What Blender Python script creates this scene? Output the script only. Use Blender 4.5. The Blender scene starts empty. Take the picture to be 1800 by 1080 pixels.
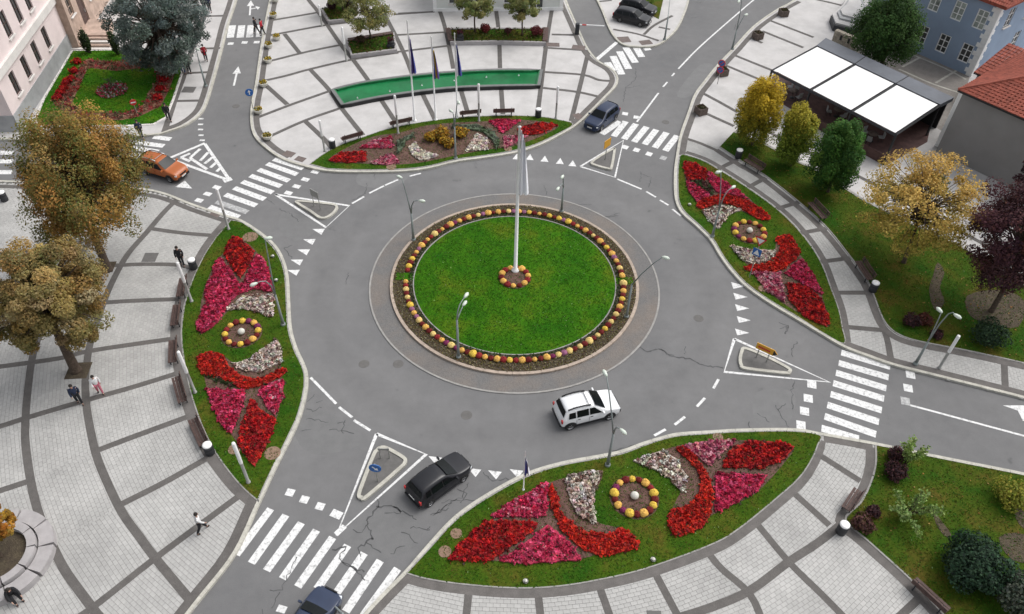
import bpy, math, random
import numpy as np
from mathutils import Vector, Matrix

random.seed(7)
rng = np.random.default_rng(7)
S = bpy.context.scene
COL = S.collection
R = math.radians

# ------------------------------------------------------------------ camera
TH, RO, FPX, HC = R(44.857), R(1.52), 1385.15, 37.0
_f = np.array([0, math.cos(TH), -math.sin(TH)])
_r0 = np.array([1.0, 0, 0]); _u0 = np.array([0, math.sin(TH), math.cos(TH)])
_r = math.cos(RO) * _r0 + math.sin(RO) * _u0
_u = -math.sin(RO) * _r0 + math.cos(RO) * _u0
camd = bpy.data.cameras.new('camera'); cam = bpy.data.objects.new('camera', camd); COL.objects.link(cam)
camd.sensor_width = 36.0; camd.lens = 36.0 * FPX / 1800.0; camd.clip_start = 0.5; camd.clip_end = 3000
M4 = Matrix(((_r[0], _u[0], -_f[0], 0), (_r[1], _u[1], -_f[1], 0), (_r[2], _u[2], -_f[2], HC), (0, 0, 0, 1)))
cam.matrix_world = M4
S.camera = cam

# ------------------------------------------------------------------ light: overcast day
SUN_EL, SUN_ROT = R(55), R(62)
w = bpy.data.worlds.new('World'); S.world = w; w.use_nodes = True
nt = w.node_tree; nt.nodes.clear()
sky = nt.nodes.new('ShaderNodeTexSky'); sky.sky_type = 'NISHITA'; sky.sun_disc = False
sky.sun_elevation = SUN_EL; sky.sun_rotation = SUN_ROT; sky.dust_density = 4.0; sky.air_density = 1.0; sky.ozone_density = 1.0
hs = nt.nodes.new('ShaderNodeHueSaturation'); hs.inputs['Saturation'].default_value = 0.22
bg = nt.nodes.new('ShaderNodeBackground'); bg.inputs['Strength'].default_value = 0.15
ow = nt.nodes.new('ShaderNodeOutputWorld')
nt.links.new(sky.outputs[0], hs.inputs['Color']); nt.links.new(hs.outputs[0], bg.inputs[0]); nt.links.new(bg.outputs[0], ow.inputs[0])
sd = bpy.data.lights.new('sun', 'SUN'); so = bpy.data.objects.new('sun', sd); COL.objects.link(so)
sd.energy = 1.0; sd.angle = R(40); sd.color = (1.0, 0.97, 0.93)
_sv = Vector((math.sin(SUN_ROT) * math.cos(SUN_EL), math.cos(SUN_ROT) * math.cos(SUN_EL), math.sin(SUN_EL)))
so.rotation_euler = _sv.to_track_quat('Z', 'Y').to_euler()
so.location = (0, 40, 60)
S.view_settings.view_transform = 'Standard'; S.view_settings.look = 'None'
S.view_settings.exposure = 0.35; S.view_settings.gamma = 1.0; S.view_settings.use_curve_mapping = False

# ------------------------------------------------------------------ placing: survey of the square from the photograph
def G(x, y, z=0.0):
    d = _f + (x - 900) / FPX * _r + (540 - y) / FPX * _u
    t = (HC - z) / -d[2]
    return Vector((d[0] * t, d[1] * t, z))
def GP(pts, z=0.0): return [G(x, y, z) for x, y in pts]
def Z(pts, ox, oy, s): return [(ox + x / s, oy + y / s) for x, y in pts]
def proj(p):
    q = np.array(p) - np.array([0, 0, HC]); k = q @ _f
    return 900 + FPX * (q @ _r) / k, 540 - FPX * (q @ _u) / k
def pxm(p): return FPX / ((np.array(p) - np.array([0, 0, HC])) @ _f)
def hgt(base, top, z0=0.12):
    b = G(*base, z0); best = (1e9, 0)
    for z in np.arange(0, 25, 0.02):
        X, Y = proj((b.x, b.y, z0 + z)); e = (X - top[0]) ** 2 + (Y - top[1]) ** 2
        if e < best[0]: best = (e, z)
    return best[1]
def on_plane(px, p0, p1):
    """point of the upright plane through p0,p1 seen at px: (distance along p0->p1, height)"""
    d = _f + (px[0] - 900) / FPX * _r + (540 - px[1]) / FPX * _u
    e = (p1 - p0).normalized(); n = Vector((e.y, -e.x, 0)); D = Vector(d); C = Vector((0, 0, HC))
    t = (p0 - C).dot(n) / D.dot(n); P = C + D * t
    return (P - p0).dot(e), P.z
CX, CY = 0.0037 * HC, 1.07356 * HC
RK, RA = 0.22741 * HC, 0.26701 * HC

# ------------------------------------------------------------------ materials
def nodes(m): return m.node_tree.nodes, m.node_tree.links
def mat(name, col, rough=0.8, var=0.0, scale=3.0, col2=None, bump=0.0, bscale=40.0, metal=0.0, spec=0.4, detail=6.0, lo=0.35, hi=0.65, fine=0.0, coat=0.0, trans=0.0):
    m = bpy.data.materials.new(name); m.use_nodes = True
    n, l = nodes(m); b = n['Principled BSDF']
    b.inputs['Base Color'].default_value = (*col, 1); b.inputs['Roughness'].default_value = rough
    b.inputs['Metallic'].default_value = metal; b.inputs['Specular IOR Level'].default_value = spec
    if coat: b.inputs['Coat Weight'].default_value = coat; b.inputs['Coat Roughness'].default_value = 0.05
    if trans: b.inputs['Transmission Weight'].default_value = trans
    tc = n.new('ShaderNodeTexCoord')
    if col2 is not None or var:
        if col2 is None: col2 = tuple(min(1, c * (1 + var)) for c in col); c1 = tuple(c * (1 - var) for c in col)
        else: c1 = col
        nz = n.new('ShaderNodeTexNoise'); nz.inputs['Scale'].default_value = scale; nz.inputs['Detail'].default_value = detail
        nz.inputs['Roughness'].default_value = 0.62
        l.new(tc.outputs['Object'], nz.inputs['Vector'])
        rp = n.new('ShaderNodeValToRGB'); rp.color_ramp.elements[0].position = lo; rp.color_ramp.elements[1].position = hi
        rp.color_ramp.elements[0].color = (*c1, 1); rp.color_ramp.elements[1].color = (*col2, 1)
        l.new(nz.outputs[0], rp.inputs[0]); out = rp.outputs[0]
        if fine:
            n2 = n.new('ShaderNodeTexNoise'); n2.inputs['Scale'].default_value = bscale; n2.inputs['Detail'].default_value = 3
            l.new(tc.outputs['Object'], n2.inputs['Vector'])
            mr = n.new('ShaderNodeMapRange'); mr.inputs['From Min'].default_value = 0.3; mr.inputs['From Max'].default_value = 0.7
            mr.inputs['To Min'].default_value = 1 - fine; mr.inputs['To Max'].default_value = 1 + fine
            l.new(n2.outputs[0], mr.inputs[0])
            mx = n.new('ShaderNodeMix'); mx.data_type = 'RGBA'; mx.blend_type = 'MULTIPLY'; mx.inputs[0].default_value = 1
            l.new(out, mx.inputs['A']); l.new(mr.outputs[0], mx.inputs['B']); out = mx.outputs['Result']
        l.new(out, b.inputs['Base Color'])
    if bump:
        n3 = n.new('ShaderNodeTexNoise'); n3.inputs['Scale'].default_value = bscale; n3.inputs['Detail'].default_value = 4
        l.new(tc.outputs['Object'], n3.inputs['Vector'])
        bp = n.new('ShaderNodeBump'); bp.inputs['Strength'].default_value = bump; bp.inputs['Distance'].default_value = 0.05
        l.new(n3.outputs[0], bp.inputs['Height']); l.new(bp.outputs[0], b.inputs['Normal'])
    return m
def mat_attr(name, rough=0.75, transl=0.25, spec=0.25):
    m = bpy.data.materials.new(name); m.use_nodes = True
    n, l = nodes(m); b = n['Principled BSDF']; b.inputs['Roughness'].default_value = rough; b.inputs['Specular IOR Level'].default_value = spec
    a = n.new('ShaderNodeAttribute'); a.attribute_name = 'tint'
    l.new(a.outputs['Color'], b.inputs['Base Color'])
    if transl:
        t = n.new('ShaderNodeBsdfTranslucent'); l.new(a.outputs['Color'], t.inputs['Color'])
        mx = n.new('ShaderNodeMixShader'); mx.inputs[0].default_value = transl
        l.new(b.outputs[0], mx.inputs[1]); l.new(t.outputs[0], mx.inputs[2]); l.new(mx.outputs[0], n['Material Output'].inputs[0])
    return m

def mat_asphalt():
    m = bpy.data.materials.new('asphalt'); m.use_nodes = True
    n, l = nodes(m); b = n['Principled BSDF']; b.inputs['Roughness'].default_value = 0.85; b.inputs['Specular IOR Level'].default_value = 0.3
    tc = n.new('ShaderNodeTexCoord'); V = tc.outputs['Object']
    def noise(sc, det=6, rg=0.6):
        z = n.new('ShaderNodeTexNoise'); z.inputs['Scale'].default_value = sc; z.inputs['Detail'].default_value = det; z.inputs['Roughness'].default_value = rg
        l.new(V, z.inputs['Vector']); return z.outputs[0]
    def ramp(src, p0, c0, p1, c1):
        r = n.new('ShaderNodeValToRGB'); r.color_ramp.elements[0].position = p0; r.color_ramp.elements[1].position = p1
        r.color_ramp.elements[0].color = (*c0, 1); r.color_ramp.elements[1].color = (*c1, 1); l.new(src, r.inputs[0]); return r.outputs[0]
    def mul(a, c):
        x = n.new('ShaderNodeMix'); x.data_type = 'RGBA'; x.blend_type = 'MULTIPLY'; x.inputs[0].default_value = 1
        l.new(a, x.inputs['A']); l.new(c, x.inputs['B']); return x.outputs['Result']
    c = ramp(noise(0.09, 5), 0.3, (0.148, 0.148, 0.15), 0.7, (0.19, 0.188, 0.188))
    c = mul(c, ramp(noise(1.1, 8, 0.7), 0.3, (0.9, 0.9, 0.9), 0.68, (1.06, 1.06, 1.06)))
    c = mul(c, ramp(noise(28, 3), 0.3, (0.87, 0.87, 0.87), 0.7, (1.13, 1.13, 1.13)))
    # dark oil spots and repaired spots
    c = mul(c, ramp(noise(0.55, 3), 0.24, (0.72, 0.72, 0.72), 0.31, (1, 1, 1)))
    # wheel tracks polished round the island: rings about the island centre
    mp = n.new('ShaderNodeVectorMath'); mp.operation = 'DISTANCE'; mp.inputs[1].default_value = (CX, CY, 0); l.new(V, mp.inputs[0])
    ad = n.new('ShaderNodeMath'); ad.operation = 'MULTIPLY_ADD'; l.new(noise(0.35, 2), ad.inputs[0]); ad.inputs[1].default_value = 1.2; l.new(mp.outputs['Value'], ad.inputs[2])
    wv = n.new('ShaderNodeMapRange'); wv.inputs['From Min'].default_value = RA + 1; wv.inputs['From Max'].default_value = RA + 8.0; l.new(ad.outputs[0], wv.inputs[0])
    rr = n.new('ShaderNodeValToRGB'); e = rr.color_ramp.elements
    e[0].position = 0.0; e[0].color = (0.97, 0.97, 0.97, 1); e[1].position = 1.0; e[1].color = (1, 1, 1, 1)
    for p, v in ((0.22, 1.05), (0.42, 0.95), (0.58, 1.05), (0.8, 0.97)):
        q = e.new(p); q.color = (v, v, v, 1)
    l.new(wv.outputs[0], rr.inputs[0]); c = mul(c, rr.outputs[0])
    l.new(c, b.inputs['Base Color'])
    bp = n.new('ShaderNodeBump'); bp.inputs['Strength'].default_value = 0.25; bp.inputs['Distance'].default_value = 0.02
    l.new(noise(45, 4), bp.inputs['Height']); l.new(bp.outputs[0], b.inputs['Normal'])
    return m

def mat_paint(lo=.33, hi=.47, top=.72):
    m = bpy.data.materials.new('road_paint'); m.use_nodes = True
    n, l = nodes(m); b = n['Principled BSDF']; b.inputs['Roughness'].default_value = 0.7
    tc = n.new('ShaderNodeTexCoord')
    a = n.new('ShaderNodeTexNoise'); a.inputs['Scale'].default_value = 5; a.inputs['Detail'].default_value = 9; a.inputs['Roughness'].default_value = 0.75
    l.new(tc.outputs['Object'], a.inputs['Vector'])
    r = n.new('ShaderNodeValToRGB'); r.color_ramp.elements[0].position = lo; r.color_ramp.elements[1].position = hi
    r.color_ramp.elements[0].color = (0.26, 0.26, 0.26, 1); r.color_ramp.elements[1].color = (top, top, top * .99, 1)
    l.new(a.outputs[0], r.inputs[0]); l.new(r.outputs[0], b.inputs['Base Color'])
    return m

def mat_lawn(name, c1, c2, c3):
    m = bpy.data.materials.new(name); m.use_nodes = True
    n, l = nodes(m); b = n['Principled BSDF']; b.inputs['Roughness'].default_value = 0.95; b.inputs['Specular IOR Level'].default_value = 0.1
    tc = n.new('ShaderNodeTexCoord')
    def nz(sc, d=6, rg=.65):
        z = n.new('ShaderNodeTexNoise'); z.inputs['Scale'].default_value = sc; z.inputs['Detail'].default_value = d; z.inputs['Roughness'].default_value = rg
        l.new(tc.outputs['Object'], z.inputs['Vector']); return z.outputs[0]
    r = n.new('ShaderNodeValToRGB'); e = r.color_ramp.elements
    e[0].position = 0.36; e[0].color = (*c1, 1); e[1].position = 0.68; e[1].color = (*c3, 1); q = e.new(0.52); q.color = (*c2, 1)
    l.new(nz(0.35, 7), r.inputs[0])
    r2 = n.new('ShaderNodeValToRGB'); r2.color_ramp.elements[0].position = 0.3; r2.color_ramp.elements[1].position = 0.7
    r2.color_ramp.elements[0].color = (0.7, 0.7, 0.7, 1); r2.color_ramp.elements[1].color = (1.25, 1.25, 1.25, 1); l.new(nz(9, 5), r2.inputs[0])
    x = n.new('ShaderNodeMix'); x.data_type = 'RGBA'; x.blend_type = 'MULTIPLY'; x.inputs[0].default_value = 1
    l.new(r.outputs[0], x.inputs['A']); l.new(r2.outputs[0], x.inputs['B']); l.new(x.outputs['Result'], b.inputs['Base Color'])
    bp = n.new('ShaderNodeBump'); bp.inputs['Strength'].default_value = 0.6; bp.inputs['Distance'].default_value = 0.06
    l.new(nz(35, 3), bp.inputs['Height']); l.new(bp.outputs[0], b.inputs['Normal'])
    return m

M = {}
M['asphalt'] = mat_asphalt(); M['paint'] = mat_paint(.34, .5); M['paintworn'] = mat_paint(.40, .66, .60)
M['earth'] = mat('earth', (0.12, 0.11, 0.09), 0.95, var=0.3, scale=0.2)
M['band'] = mat('dark_paving', (0.112, 0.104, 0.098), 0.85, var=0.12, scale=2.0, bump=0.2, bscale=25, fine=0.14)
M['band2'] = mat('edge_paving', (0.13, 0.12, 0.113), 0.85, var=0.14, scale=2.0, bump=0.2, bscale=22, fine=0.14)
M['slab'] = mat('light_slab', (0.43, 0.418, 0.408), 0.8, col2=(0.54, 0.525, 0.515), scale=0.5, lo=0.3, hi=0.62, bump=0.1, bscale=14, fine=0.05, detail=8)
M['joint'] = mat('paver_joint', (0.15, 0.145, 0.135), 0.9, var=0.2, scale=4)
for i, k in enumerate((0.39, 0.405, 0.425)):
    M['paver%d' % i] = mat('paver_tone_%d' % i, (k, k * 0.985, k * 0.95), 0.8, var=0.13, scale=.3, bump=0.15, bscale=30, fine=0.06)
M['kerb'] = mat('kerb_stone', (0.47, 0.455, 0.40), 0.8, var=0.14, scale=2.5, bump=0.2, bscale=20, fine=0.1)
M['kerbgrey'] = mat('grey_kerb', (0.30, 0.29, 0.275), 0.85, var=0.14, scale=2.5, bump=0.2, bscale=20)
M['kerbpink'] = mat('warm_kerb', (0.40, 0.325, 0.265), 0.85, var=0.16, scale=2.5, bump=0.2, bscale=20)
M['apron'] = mat('apron_paving', (0.150, 0.146, 0.143), 0.9, col2=(0.195, 0.165, 0.142), scale=0.35, lo=.42, hi=.7, bump=0.3, bscale=16, fine=0.18, detail=8)
M['lawn'] = mat_lawn('lawn_grass', (0.022, 0.11, 0.004), (0.045, 0.15, 0.005), (0.10, 0.155, 0.009))
M['lawnbed'] = mat_lawn('bed_grass', (0.026, 0.085, 0.005), (0.055, 0.10, 0.007), (0.105, 0.088, 0.014))
M['lawnpark'] = mat_lawn('park_grass', (0.026, 0.082, 0.006), (0.058, 0.088, 0.008), (0.118, 0.082, 0.018))
M['soil'] = mat('flower_soil', (0.098, 0.052, 0.042), 0.95, col2=(0.155, 0.088, 0.07), scale=3, bump=0.8, bscale=22, fine=0.25)
M['soildark'] = mat('dark_soil', (0.06, 0.045, 0.032), 0.95, col2=(0.10, 0.08, 0.05), scale=4, bump=0.8, bscale=22, fine=0.3)
M['redgravel'] = mat('red_gravel', (0.17, 0.075, 0.05), 0.95, var=0.25, scale=5, bump=0.6, bscale=30, fine=0.25)
M['pinkdisc'] = mat('pinkish_gravel', (0.25, 0.165, 0.115), 0.95, var=0.15, scale=5, bump=0.5, bscale=30, fine=0.15)
M['leaf'] = mat_attr('leaf', transl=.35); M['petal'] = mat_attr('petal', 0.7, 0.2)
M['bark'] = mat('bark', (0.085, 0.062, 0.045), 0.95, var=0.35, scale=6, bump=0.7, bscale=14)
M['lamp'] = mat('lamp_pole_paint', (0.24, 0.27, 0.265), 0.5, var=0.1, scale=2, metal=0.2)
M['lamphead'] = mat('lamp_head', (0.62, 0.68, 0.60), 0.4)
M['white'] = mat('white_paint', (0.84, 0.84, 0.83), 0.45, var=0.04, scale=3)
M['postgrey'] = mat('post_metal', (0.33, 0.33, 0.31), 0.5, var=0.1, scale=3, metal=0.3)
M['wood'] = mat('bench_wood', (0.085, 0.052, 0.045), 0.7, var=0.3, scale=5, bump=0.2)
M['woodgrey'] = mat('weathered_wood', (0.13, 0.10, 0.085), 0.8, var=0.3, scale=5, bump=0.3)
M['dark'] = mat('dark_metal', (0.03, 0.03, 0.033), 0.5, metal=0.3, var=0.1)
M['iron'] = mat('cast_iron', (0.045, 0.047, 0.052), 0.6, metal=0.3, var=0.15)
M['black'] = mat('black_plastic', (0.014, 0.014, 0.016), 0.45, var=0.1)
M['tyre'] = mat('tyre_rubber', (0.018, 0.018, 0.018), 0.85, var=0.15)
M['rim'] = mat('alloy_rim', (0.45, 0.45, 0.46), 0.35, metal=0.8, var=0.05)
M['glass'] = mat('car_glass', (0.006, 0.008, 0.009), 0.15, spec=0.2)
M['winglass'] = mat('window_glass', (0.045, 0.05, 0.05), 0.12, spec=0.7)
M['paleglass'] = mat('pale_window_glass', (0.30, 0.33, 0.30), 0.2, var=0.45, scale=0.9, spec=0.5)  # pale grey green panes, tone varied by noise
M['headlight'] = mat('headlight_lens', (0.75, 0.78, 0.8), 0.12, spec=0.8)
M['taillight'] = mat('taillight_lens', (0.42, 0.012, 0.012), 0.2, spec=0.7)
M['plate'] = mat('number_plate', (0.7, 0.7, 0.68), 0.5)
M['carwhite'] = mat('white_car_paint', (0.78, 0.79, 0.80), 0.3, coat=0.8, var=0.02, scale=2)
M['carblack'] = mat('black_car_paint', (0.012, 0.0125, 0.016), 0.35, spec=0.3, coat=0.3, var=0.1, scale=2)
M['carblue'] = mat('dark_blue_car_paint', (0.026, 0.038, 0.075), 0.38, spec=0.3, coat=0.35, var=0.06, scale=2)
M['cargrey'] = mat('slate_car_paint', (0.022, 0.034, 0.072), 0.4, spec=0.3, coat=0.25, var=0.06, scale=2)
M['carorange'] = mat('orange_car_paint', (0.38, 0.105, 0.026), 0.4, coat=0.2, var=0.05, scale=2)
M['signblue'] = mat('sign_blue', (0.02, 0.12, 0.38), 0.4); M['signred'] = mat('sign_red', (0.5, 0.03, 0.03), 0.4)
M['signyellow'] = mat('sign_yellow', (0.66, 0.34, 0.03), 0.45, var=0.05); M['signwhite'] = mat('sign_white', (0.75, 0.75, 0.75), 0.4)
M['water'] = mat('green_basin_water', (0.003, 0.09, 0.025), 0.25, col2=(0.015, 0.20, 0.065), scale=0.35, lo=.3, hi=.7, spec=0.25, bump=0.12, bscale=7)  # darker green patches in the colour stand in for reflections on the water
M['basin'] = mat('green_basin_tile', (0.012, 0.15, 0.05), 0.5, var=0.15, scale=2)
M['basinrim'] = mat('basin_rim_granite', (0.16, 0.165, 0.16), 0.5, var=0.15, scale=3)
M['pink'] = mat('pink_render', (0.74, 0.635, 0.62), 0.9, var=0.06, scale=0.7, bump=0.1, bscale=20, fine=0.04)
M['stucco'] = mat('cream_trim', (0.68, 0.65, 0.62), 0.85, var=0.08, scale=1)
M['plinth'] = mat('grey_plinth', (0.34, 0.345, 0.35), 0.9, var=0.12, scale=1, bump=0.2)
M['brownstone'] = mat('brown_stone', (0.44, 0.33, 0.27), 0.9, var=0.2, scale=1.5, bump=0.4, bscale=6)
M['bluewall'] = mat('blue_render', (0.27, 0.345, 0.46), 0.9, var=0.06, scale=0.5, bump=0.1, bscale=20)
M['greywall'] = mat('grey_render', (0.25, 0.24, 0.235), 0.9, var=0.07, scale=0.4, bump=0.1, bscale=20)
M['tile'] = mat('red_roof_tile', (0.27, 0.068, 0.043), 0.8, var=0.28, scale=2.5, bump=0.3, bscale=12)
M['whitewall'] = mat('pale_render', (0.68, 0.70, 0.67), 0.9, var=0.05, scale=0.8)
M['awning'] = mat('white_awning_fabric', (0.82, 0.82, 0.81), 0.7, var=0.02, scale=0.6)
M['slate'] = mat('grey_flat_roof', (0.115, 0.125, 0.145), 0.6, var=0.12, scale=0.8)
M['courtyard'] = mat('courtyard_paving', (0.25, 0.23, 0.21), 0.9, var=0.1, scale=1.5, bump=0.2, bscale=12, fine=0.1)
M['terrace'] = mat('terrace_floor', (0.10, 0.055, 0.05), 0.85, var=0.25, scale=2)
M['stonewall'] = mat('pebble_wall', (0.36, 0.32, 0.26), 0.9, var=0.3, scale=3, bump=0.7, bscale=5)
M['crack'] = mat('tar_crack', (0.082, 0.082, 0.084), 0.9, var=0.2)
M['tactile'] = mat('brown_slab', (0.155, 0.125, 0.115), 0.9, var=0.15, scale=4, fine=0.1)
M['grate'] = mat('grey_cover', (0.13, 0.125, 0.12), 0.85, var=0.1, scale=4)
M['skin'] = mat('skin', (0.45, 0.28, 0.21), 0.6); M['hairdark'] = mat('dark_hair', (0.02, 0.015, 0.012), 0.7)
M['hairgrey'] = mat('grey_hair', (0.3, 0.29, 0.28), 0.7)
for k, c in dict(black=(0.015, 0.015, 0.018), navy=(0.02, 0.028, 0.06), white=(0.7, 0.7, 0.7), red=(0.42, 0.02, 0.035), jeans=(0.06, 0.09, 0.17), pink=(0.45, 0.14, 0.18), grey=(0.15, 0.15, 0.16)).items():
    M['cloth_' + k] = mat('cloth_' + k, c, 0.85, var=0.12, scale=9)
M['bowl'] = mat('bowl_concrete', (0.62, 0.61, 0.55), 0.8, var=0.08, scale=3)
M['benchstone'] = mat('bench_stone', (0.38, 0.36, 0.36), 0.8, var=0.1, scale=2, bump=0.2)
M['flagwhite'] = mat('white_flag_cloth', (0.86, 0.86, 0.9), 0.8); M['flagblue'] = mat('blue_flag_cloth', (0.05, 0.06, 0.28), 0.8)
M['flagviolet'] = mat('violet_flag_cloth', (0.10, 0.06, 0.25), 0.8); M['flagyellow'] = mat('yellow_flag_cloth', (0.6, 0.42, 0.05), 0.8)
M['mumgreen'] = mat('mum_leaf', (0.03, 0.06, 0.012), 0.9, var=0.2, scale=8)
for k, c in dict(yellow=(0.74, 0.50, 0.07), gold=(0.76, 0.44, 0.10), pale=(0.76, 0.56, 0.20), darkred=(0.14, 0.010, 0.010), red=(0.24, 0.016, 0.018), purple=(0.18, 0.02, 0.085), mauve=(0.32, 0.12, 0.22)).items():
    M['mum_' + k] = mat('mum_' + k, c, 0.85, var=0.2, scale=11, bump=0.8, bscale=30)

# ------------------------------------------------------------------ mesh helpers
class MB:
    def __init__(s): s.v = []; s.f = []; s.mi = []
    def quad(s, pts, m=0):
        i = len(s.v); s.v += [tuple(p) for p in pts]; s.f.append(tuple(range(i, i + len(pts)))); s.mi.append(m); return s
    def prism(s, pts, z0, z1, m=0, bottom=False, side_m=None):
        n = len(pts); i = len(s.v)
        a = sum(pts[k][0] * pts[(k + 1) % n][1] - pts[(k + 1) % n][0] * pts[k][1] for k in range(n))
        if a < 0: pts = pts[::-1]
        s.v += [(p[0], p[1], z1) for p in pts] + [(p[0], p[1], z0) for p in pts]
        s.f.append(tuple(range(i, i + n))); s.mi.append(m)
        for k in range(n):
            j = (k + 1) % n; s.f.append((i + k, i + n + k, i + n + j, i + j)); s.mi.append(m if side_m is None else side_m)
        if bottom: s.f.append(tuple(range(i + 2 * n - 1, i + n - 1, -1))); s.mi.append(m)
        return s
    def box(s, c, d, rot=0.0, m=0, taper=1.0):
        ca, sa = math.cos(rot), math.sin(rot); i = len(s.v)
        for dz in (-0.5, 0.5):
            t = taper if dz > 0 else 1.0
            for dx, dy in ((-.5, -.5), (.5, -.5), (.5, .5), (-.5, .5)):
                x, y = dx * d[0] * t, dy * d[1] * t
                s.v.append((c[0] + x * ca - y * sa, c[1] + x * sa + y * ca, c[2] + dz * d[2]))
        for f in ((3, 2, 1, 0), (4, 5, 6, 7), (0, 1, 5, 4), (1, 2, 6, 5), (2, 3, 7, 6), (3, 0, 4, 7)):
            s.f.append(tuple(i + k for k in f)); s.mi.append(m)
        return s
    def tube(s, path, rad, n=8, m=0, cap=True):
        P = [Vector(p) for p in path]; rads = rad if isinstance(rad, (list, tuple)) else [rad] * len(P)
        i0 = len(s.v); prev = None
        for k, p in enumerate(P):
            t = (P[min(k + 1, len(P) - 1)] - P[max(k - 1, 0)])
            t = t.normalized() if t.length > 1e-9 else Vector((0, 0, 1))
            a = t.cross(Vector((0, 0, 1))) if abs(t.z) < 0.95 else t.cross(Vector((1, 0, 0)))
            if prev is not None:
                a = prev - t * prev.dot(t)
                if a.length < 1e-6: a = t.orthogonal()
            a.normalize(); prev = a; b = t.cross(a)
            for j in range(n):
                an = 2 * math.pi * j / n; s.v.append(tuple(p + (a * math.cos(an) + b * math.sin(an)) * rads[k]))
        for k in range(len(P) - 1):
            for j in range(n):
                a0 = i0 + k * n + j; b0 = i0 + k * n + (j + 1) % n
                s.f.append((a0, b0, b0 + n, a0 + n)); s.mi.append(m)
        if cap:
            s.f.append(tuple(i0 + j for j in range(n - 1, -1, -1))); s.mi.append(m)
            e = i0 + (len(P) - 1) * n; s.f.append(tuple(e + j for j in range(n))); s.mi.append(m)
        return s
    def lathe(s, prof, c=(0, 0, 0), n=16, m=0, axis='z', squash=1.0):
        i0 = len(s.v)
        for r, z in prof:
            for j in range(n):
                an = 2 * math.pi * j / n; x, y = r * math.cos(an), r * math.sin(an) * squash
                p = (x, y, z) if axis == 'z' else (x, z, y)
                s.v.append((c[0] + p[0], c[1] + p[1], c[2] + p[2]))
        for k in range(len(prof) - 1):
            for j in range(n):
                a0 = i0 + k * n + j; b0 = i0 + k * n + (j + 1) % n
                f = (a0, b0, b0 + n, a0 + n)
                s.f.append(f if axis == 'z' else f[::-1]); s.mi.append(m)
        return s
    def strip(s, pts, wd, z0, z1, m=0, closed=False, off=0.0):
        """flat-topped ribbon of width wd along pts (xy), off shifts it to the left"""
        P = [Vector((p[0], p[1])) for p in pts]; n = len(P); L = []; Rr = []
        for k in range(n):
            if closed: a, b = P[k - 1], P[(k + 1) % n]
            else: a, b = P[max(k - 1, 0)], P[min(k + 1, n - 1)]
            t = (b - a)
            t = t.normalized() if t.length > 1e-9 else Vector((1, 0))
            nn = Vector((-t.y, t.x)); sc = 1.0
            L.append(P[k] + nn * (off + wd / 2)); Rr.append(P[k] + nn * (off - wd / 2))
        i = len(s.v)
        for k in range(n):
            s.v += [(L[k].x, L[k].y, z1), (Rr[k].x, Rr[k].y, z1), (L[k].x, L[k].y, z0), (Rr[k].x, Rr[k].y, z0)]
        rngk = range(n) if closed else range(n - 1)
        for k in rngk:
            a = i + 4 * k; b = i + 4 * ((k + 1) % n)
            s.f += [(a, a + 1, b + 1, b), (a + 2, a, b, b + 2), (a + 1, a + 3, b + 3, b + 1)]; s.mi += [m] * 3
        if not closed:
            a = i; b = i + 4 * (n - 1)
            s.f += [(a, a + 2, a + 3, a + 1), (b, b + 1, b + 3, b + 2)]; s.mi += [m] * 2
        return s
    def mesh(s, name, mats, smooth=False):
        me = bpy.data.meshes.new(name); me.from_pydata(s.v, [], s.f)
        for x in (mats if isinstance(mats, (list, tuple)) else [mats]): me.materials.append(x)
        if len(me.polygons): me.polygons.foreach_set('material_index', s.mi)
        if smooth: me.polygons.foreach_set('use_smooth', [True] * len(me.polygons))
        me.update(); return me
    def build(s, name, mats, parent=None, smooth=False):
        o = bpy.data.objects.new(name, s.mesh(name, mats, smooth)); COL.objects.link(o)
        if parent is not None: o.parent = parent
        return o

def tag(o, label=None, cat=None, group=None, kind=None):
    if label: o['label'] = label
    if cat: o['category'] = cat
    if group: o['group'] = group
    if kind: o['kind'] = kind
    return o
def thing(name, label, cat, loc=(0, 0, 0), rz=0.0, group=None):
    o = bpy.data.objects.new(name, None); COL.objects.link(o); o.empty_display_size = 0.3
    o.location = loc; o.rotation_euler = (0, 0, rz); return tag(o, label, cat, group)
def kids(o): return [c for c in bpy.data.objects if c.parent == o]
def dup(root, loc=None, rz=None, label=None, group=None):
    r = root.copy(); COL.objects.link(r)
    if loc is not None: r.location = loc
    if rz is not None: r.rotation_euler = (0, 0, rz)
    if label: r['label'] = label
    if group: r['group'] = group
    for ch in list(root.children):
        c = ch.copy(); COL.objects.link(c); c.parent = r
        for g in list(ch.children):
            d = g.copy(); COL.objects.link(d); d.parent = c
    return r
def inst(name, me, loc=(0, 0, 0), rz=0.0, parent=None, scale=1.0):
    o = bpy.data.objects.new(name, me); COL.objects.link(o); o.location = loc; o.rotation_euler = (0, 0, rz); o.scale = (scale,) * 3
    if parent is not None: o.parent = parent
    return o
def smooth(pts, k=5, closed=False):
    P = [np.array((p[0], p[1]), float) for p in pts]; n = len(P); out = []
    if n < 3: return [tuple(p) for p in P]
    rg = range(n) if closed else range(n - 1)
    for i in rg:
        p0 = P[i - 1] if (closed or i > 0) else 2 * P[0] - P[1]
        p1 = P[i]; p2 = P[(i + 1) % n]; p3 = P[(i + 2) % n] if (closed or i < n - 2) else 2 * P[-1] - P[-2]
        for j in range(k):
            t = j / k; out.append(tuple(0.5 * ((2 * p1) + (-p0 + p2) * t + (2 * p0 - 5 * p1 + 4 * p2 - p3) * t * t + (-p0 + 3 * p1 - 3 * p2 + p3) * t ** 3)))
    if not closed: out.append(tuple(P[-1]))
    return out
def sm(px, z=0.0, k=5, closed=False):
    return smooth([G(x, y, z)[:2] for x, y in px], k, closed)
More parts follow.
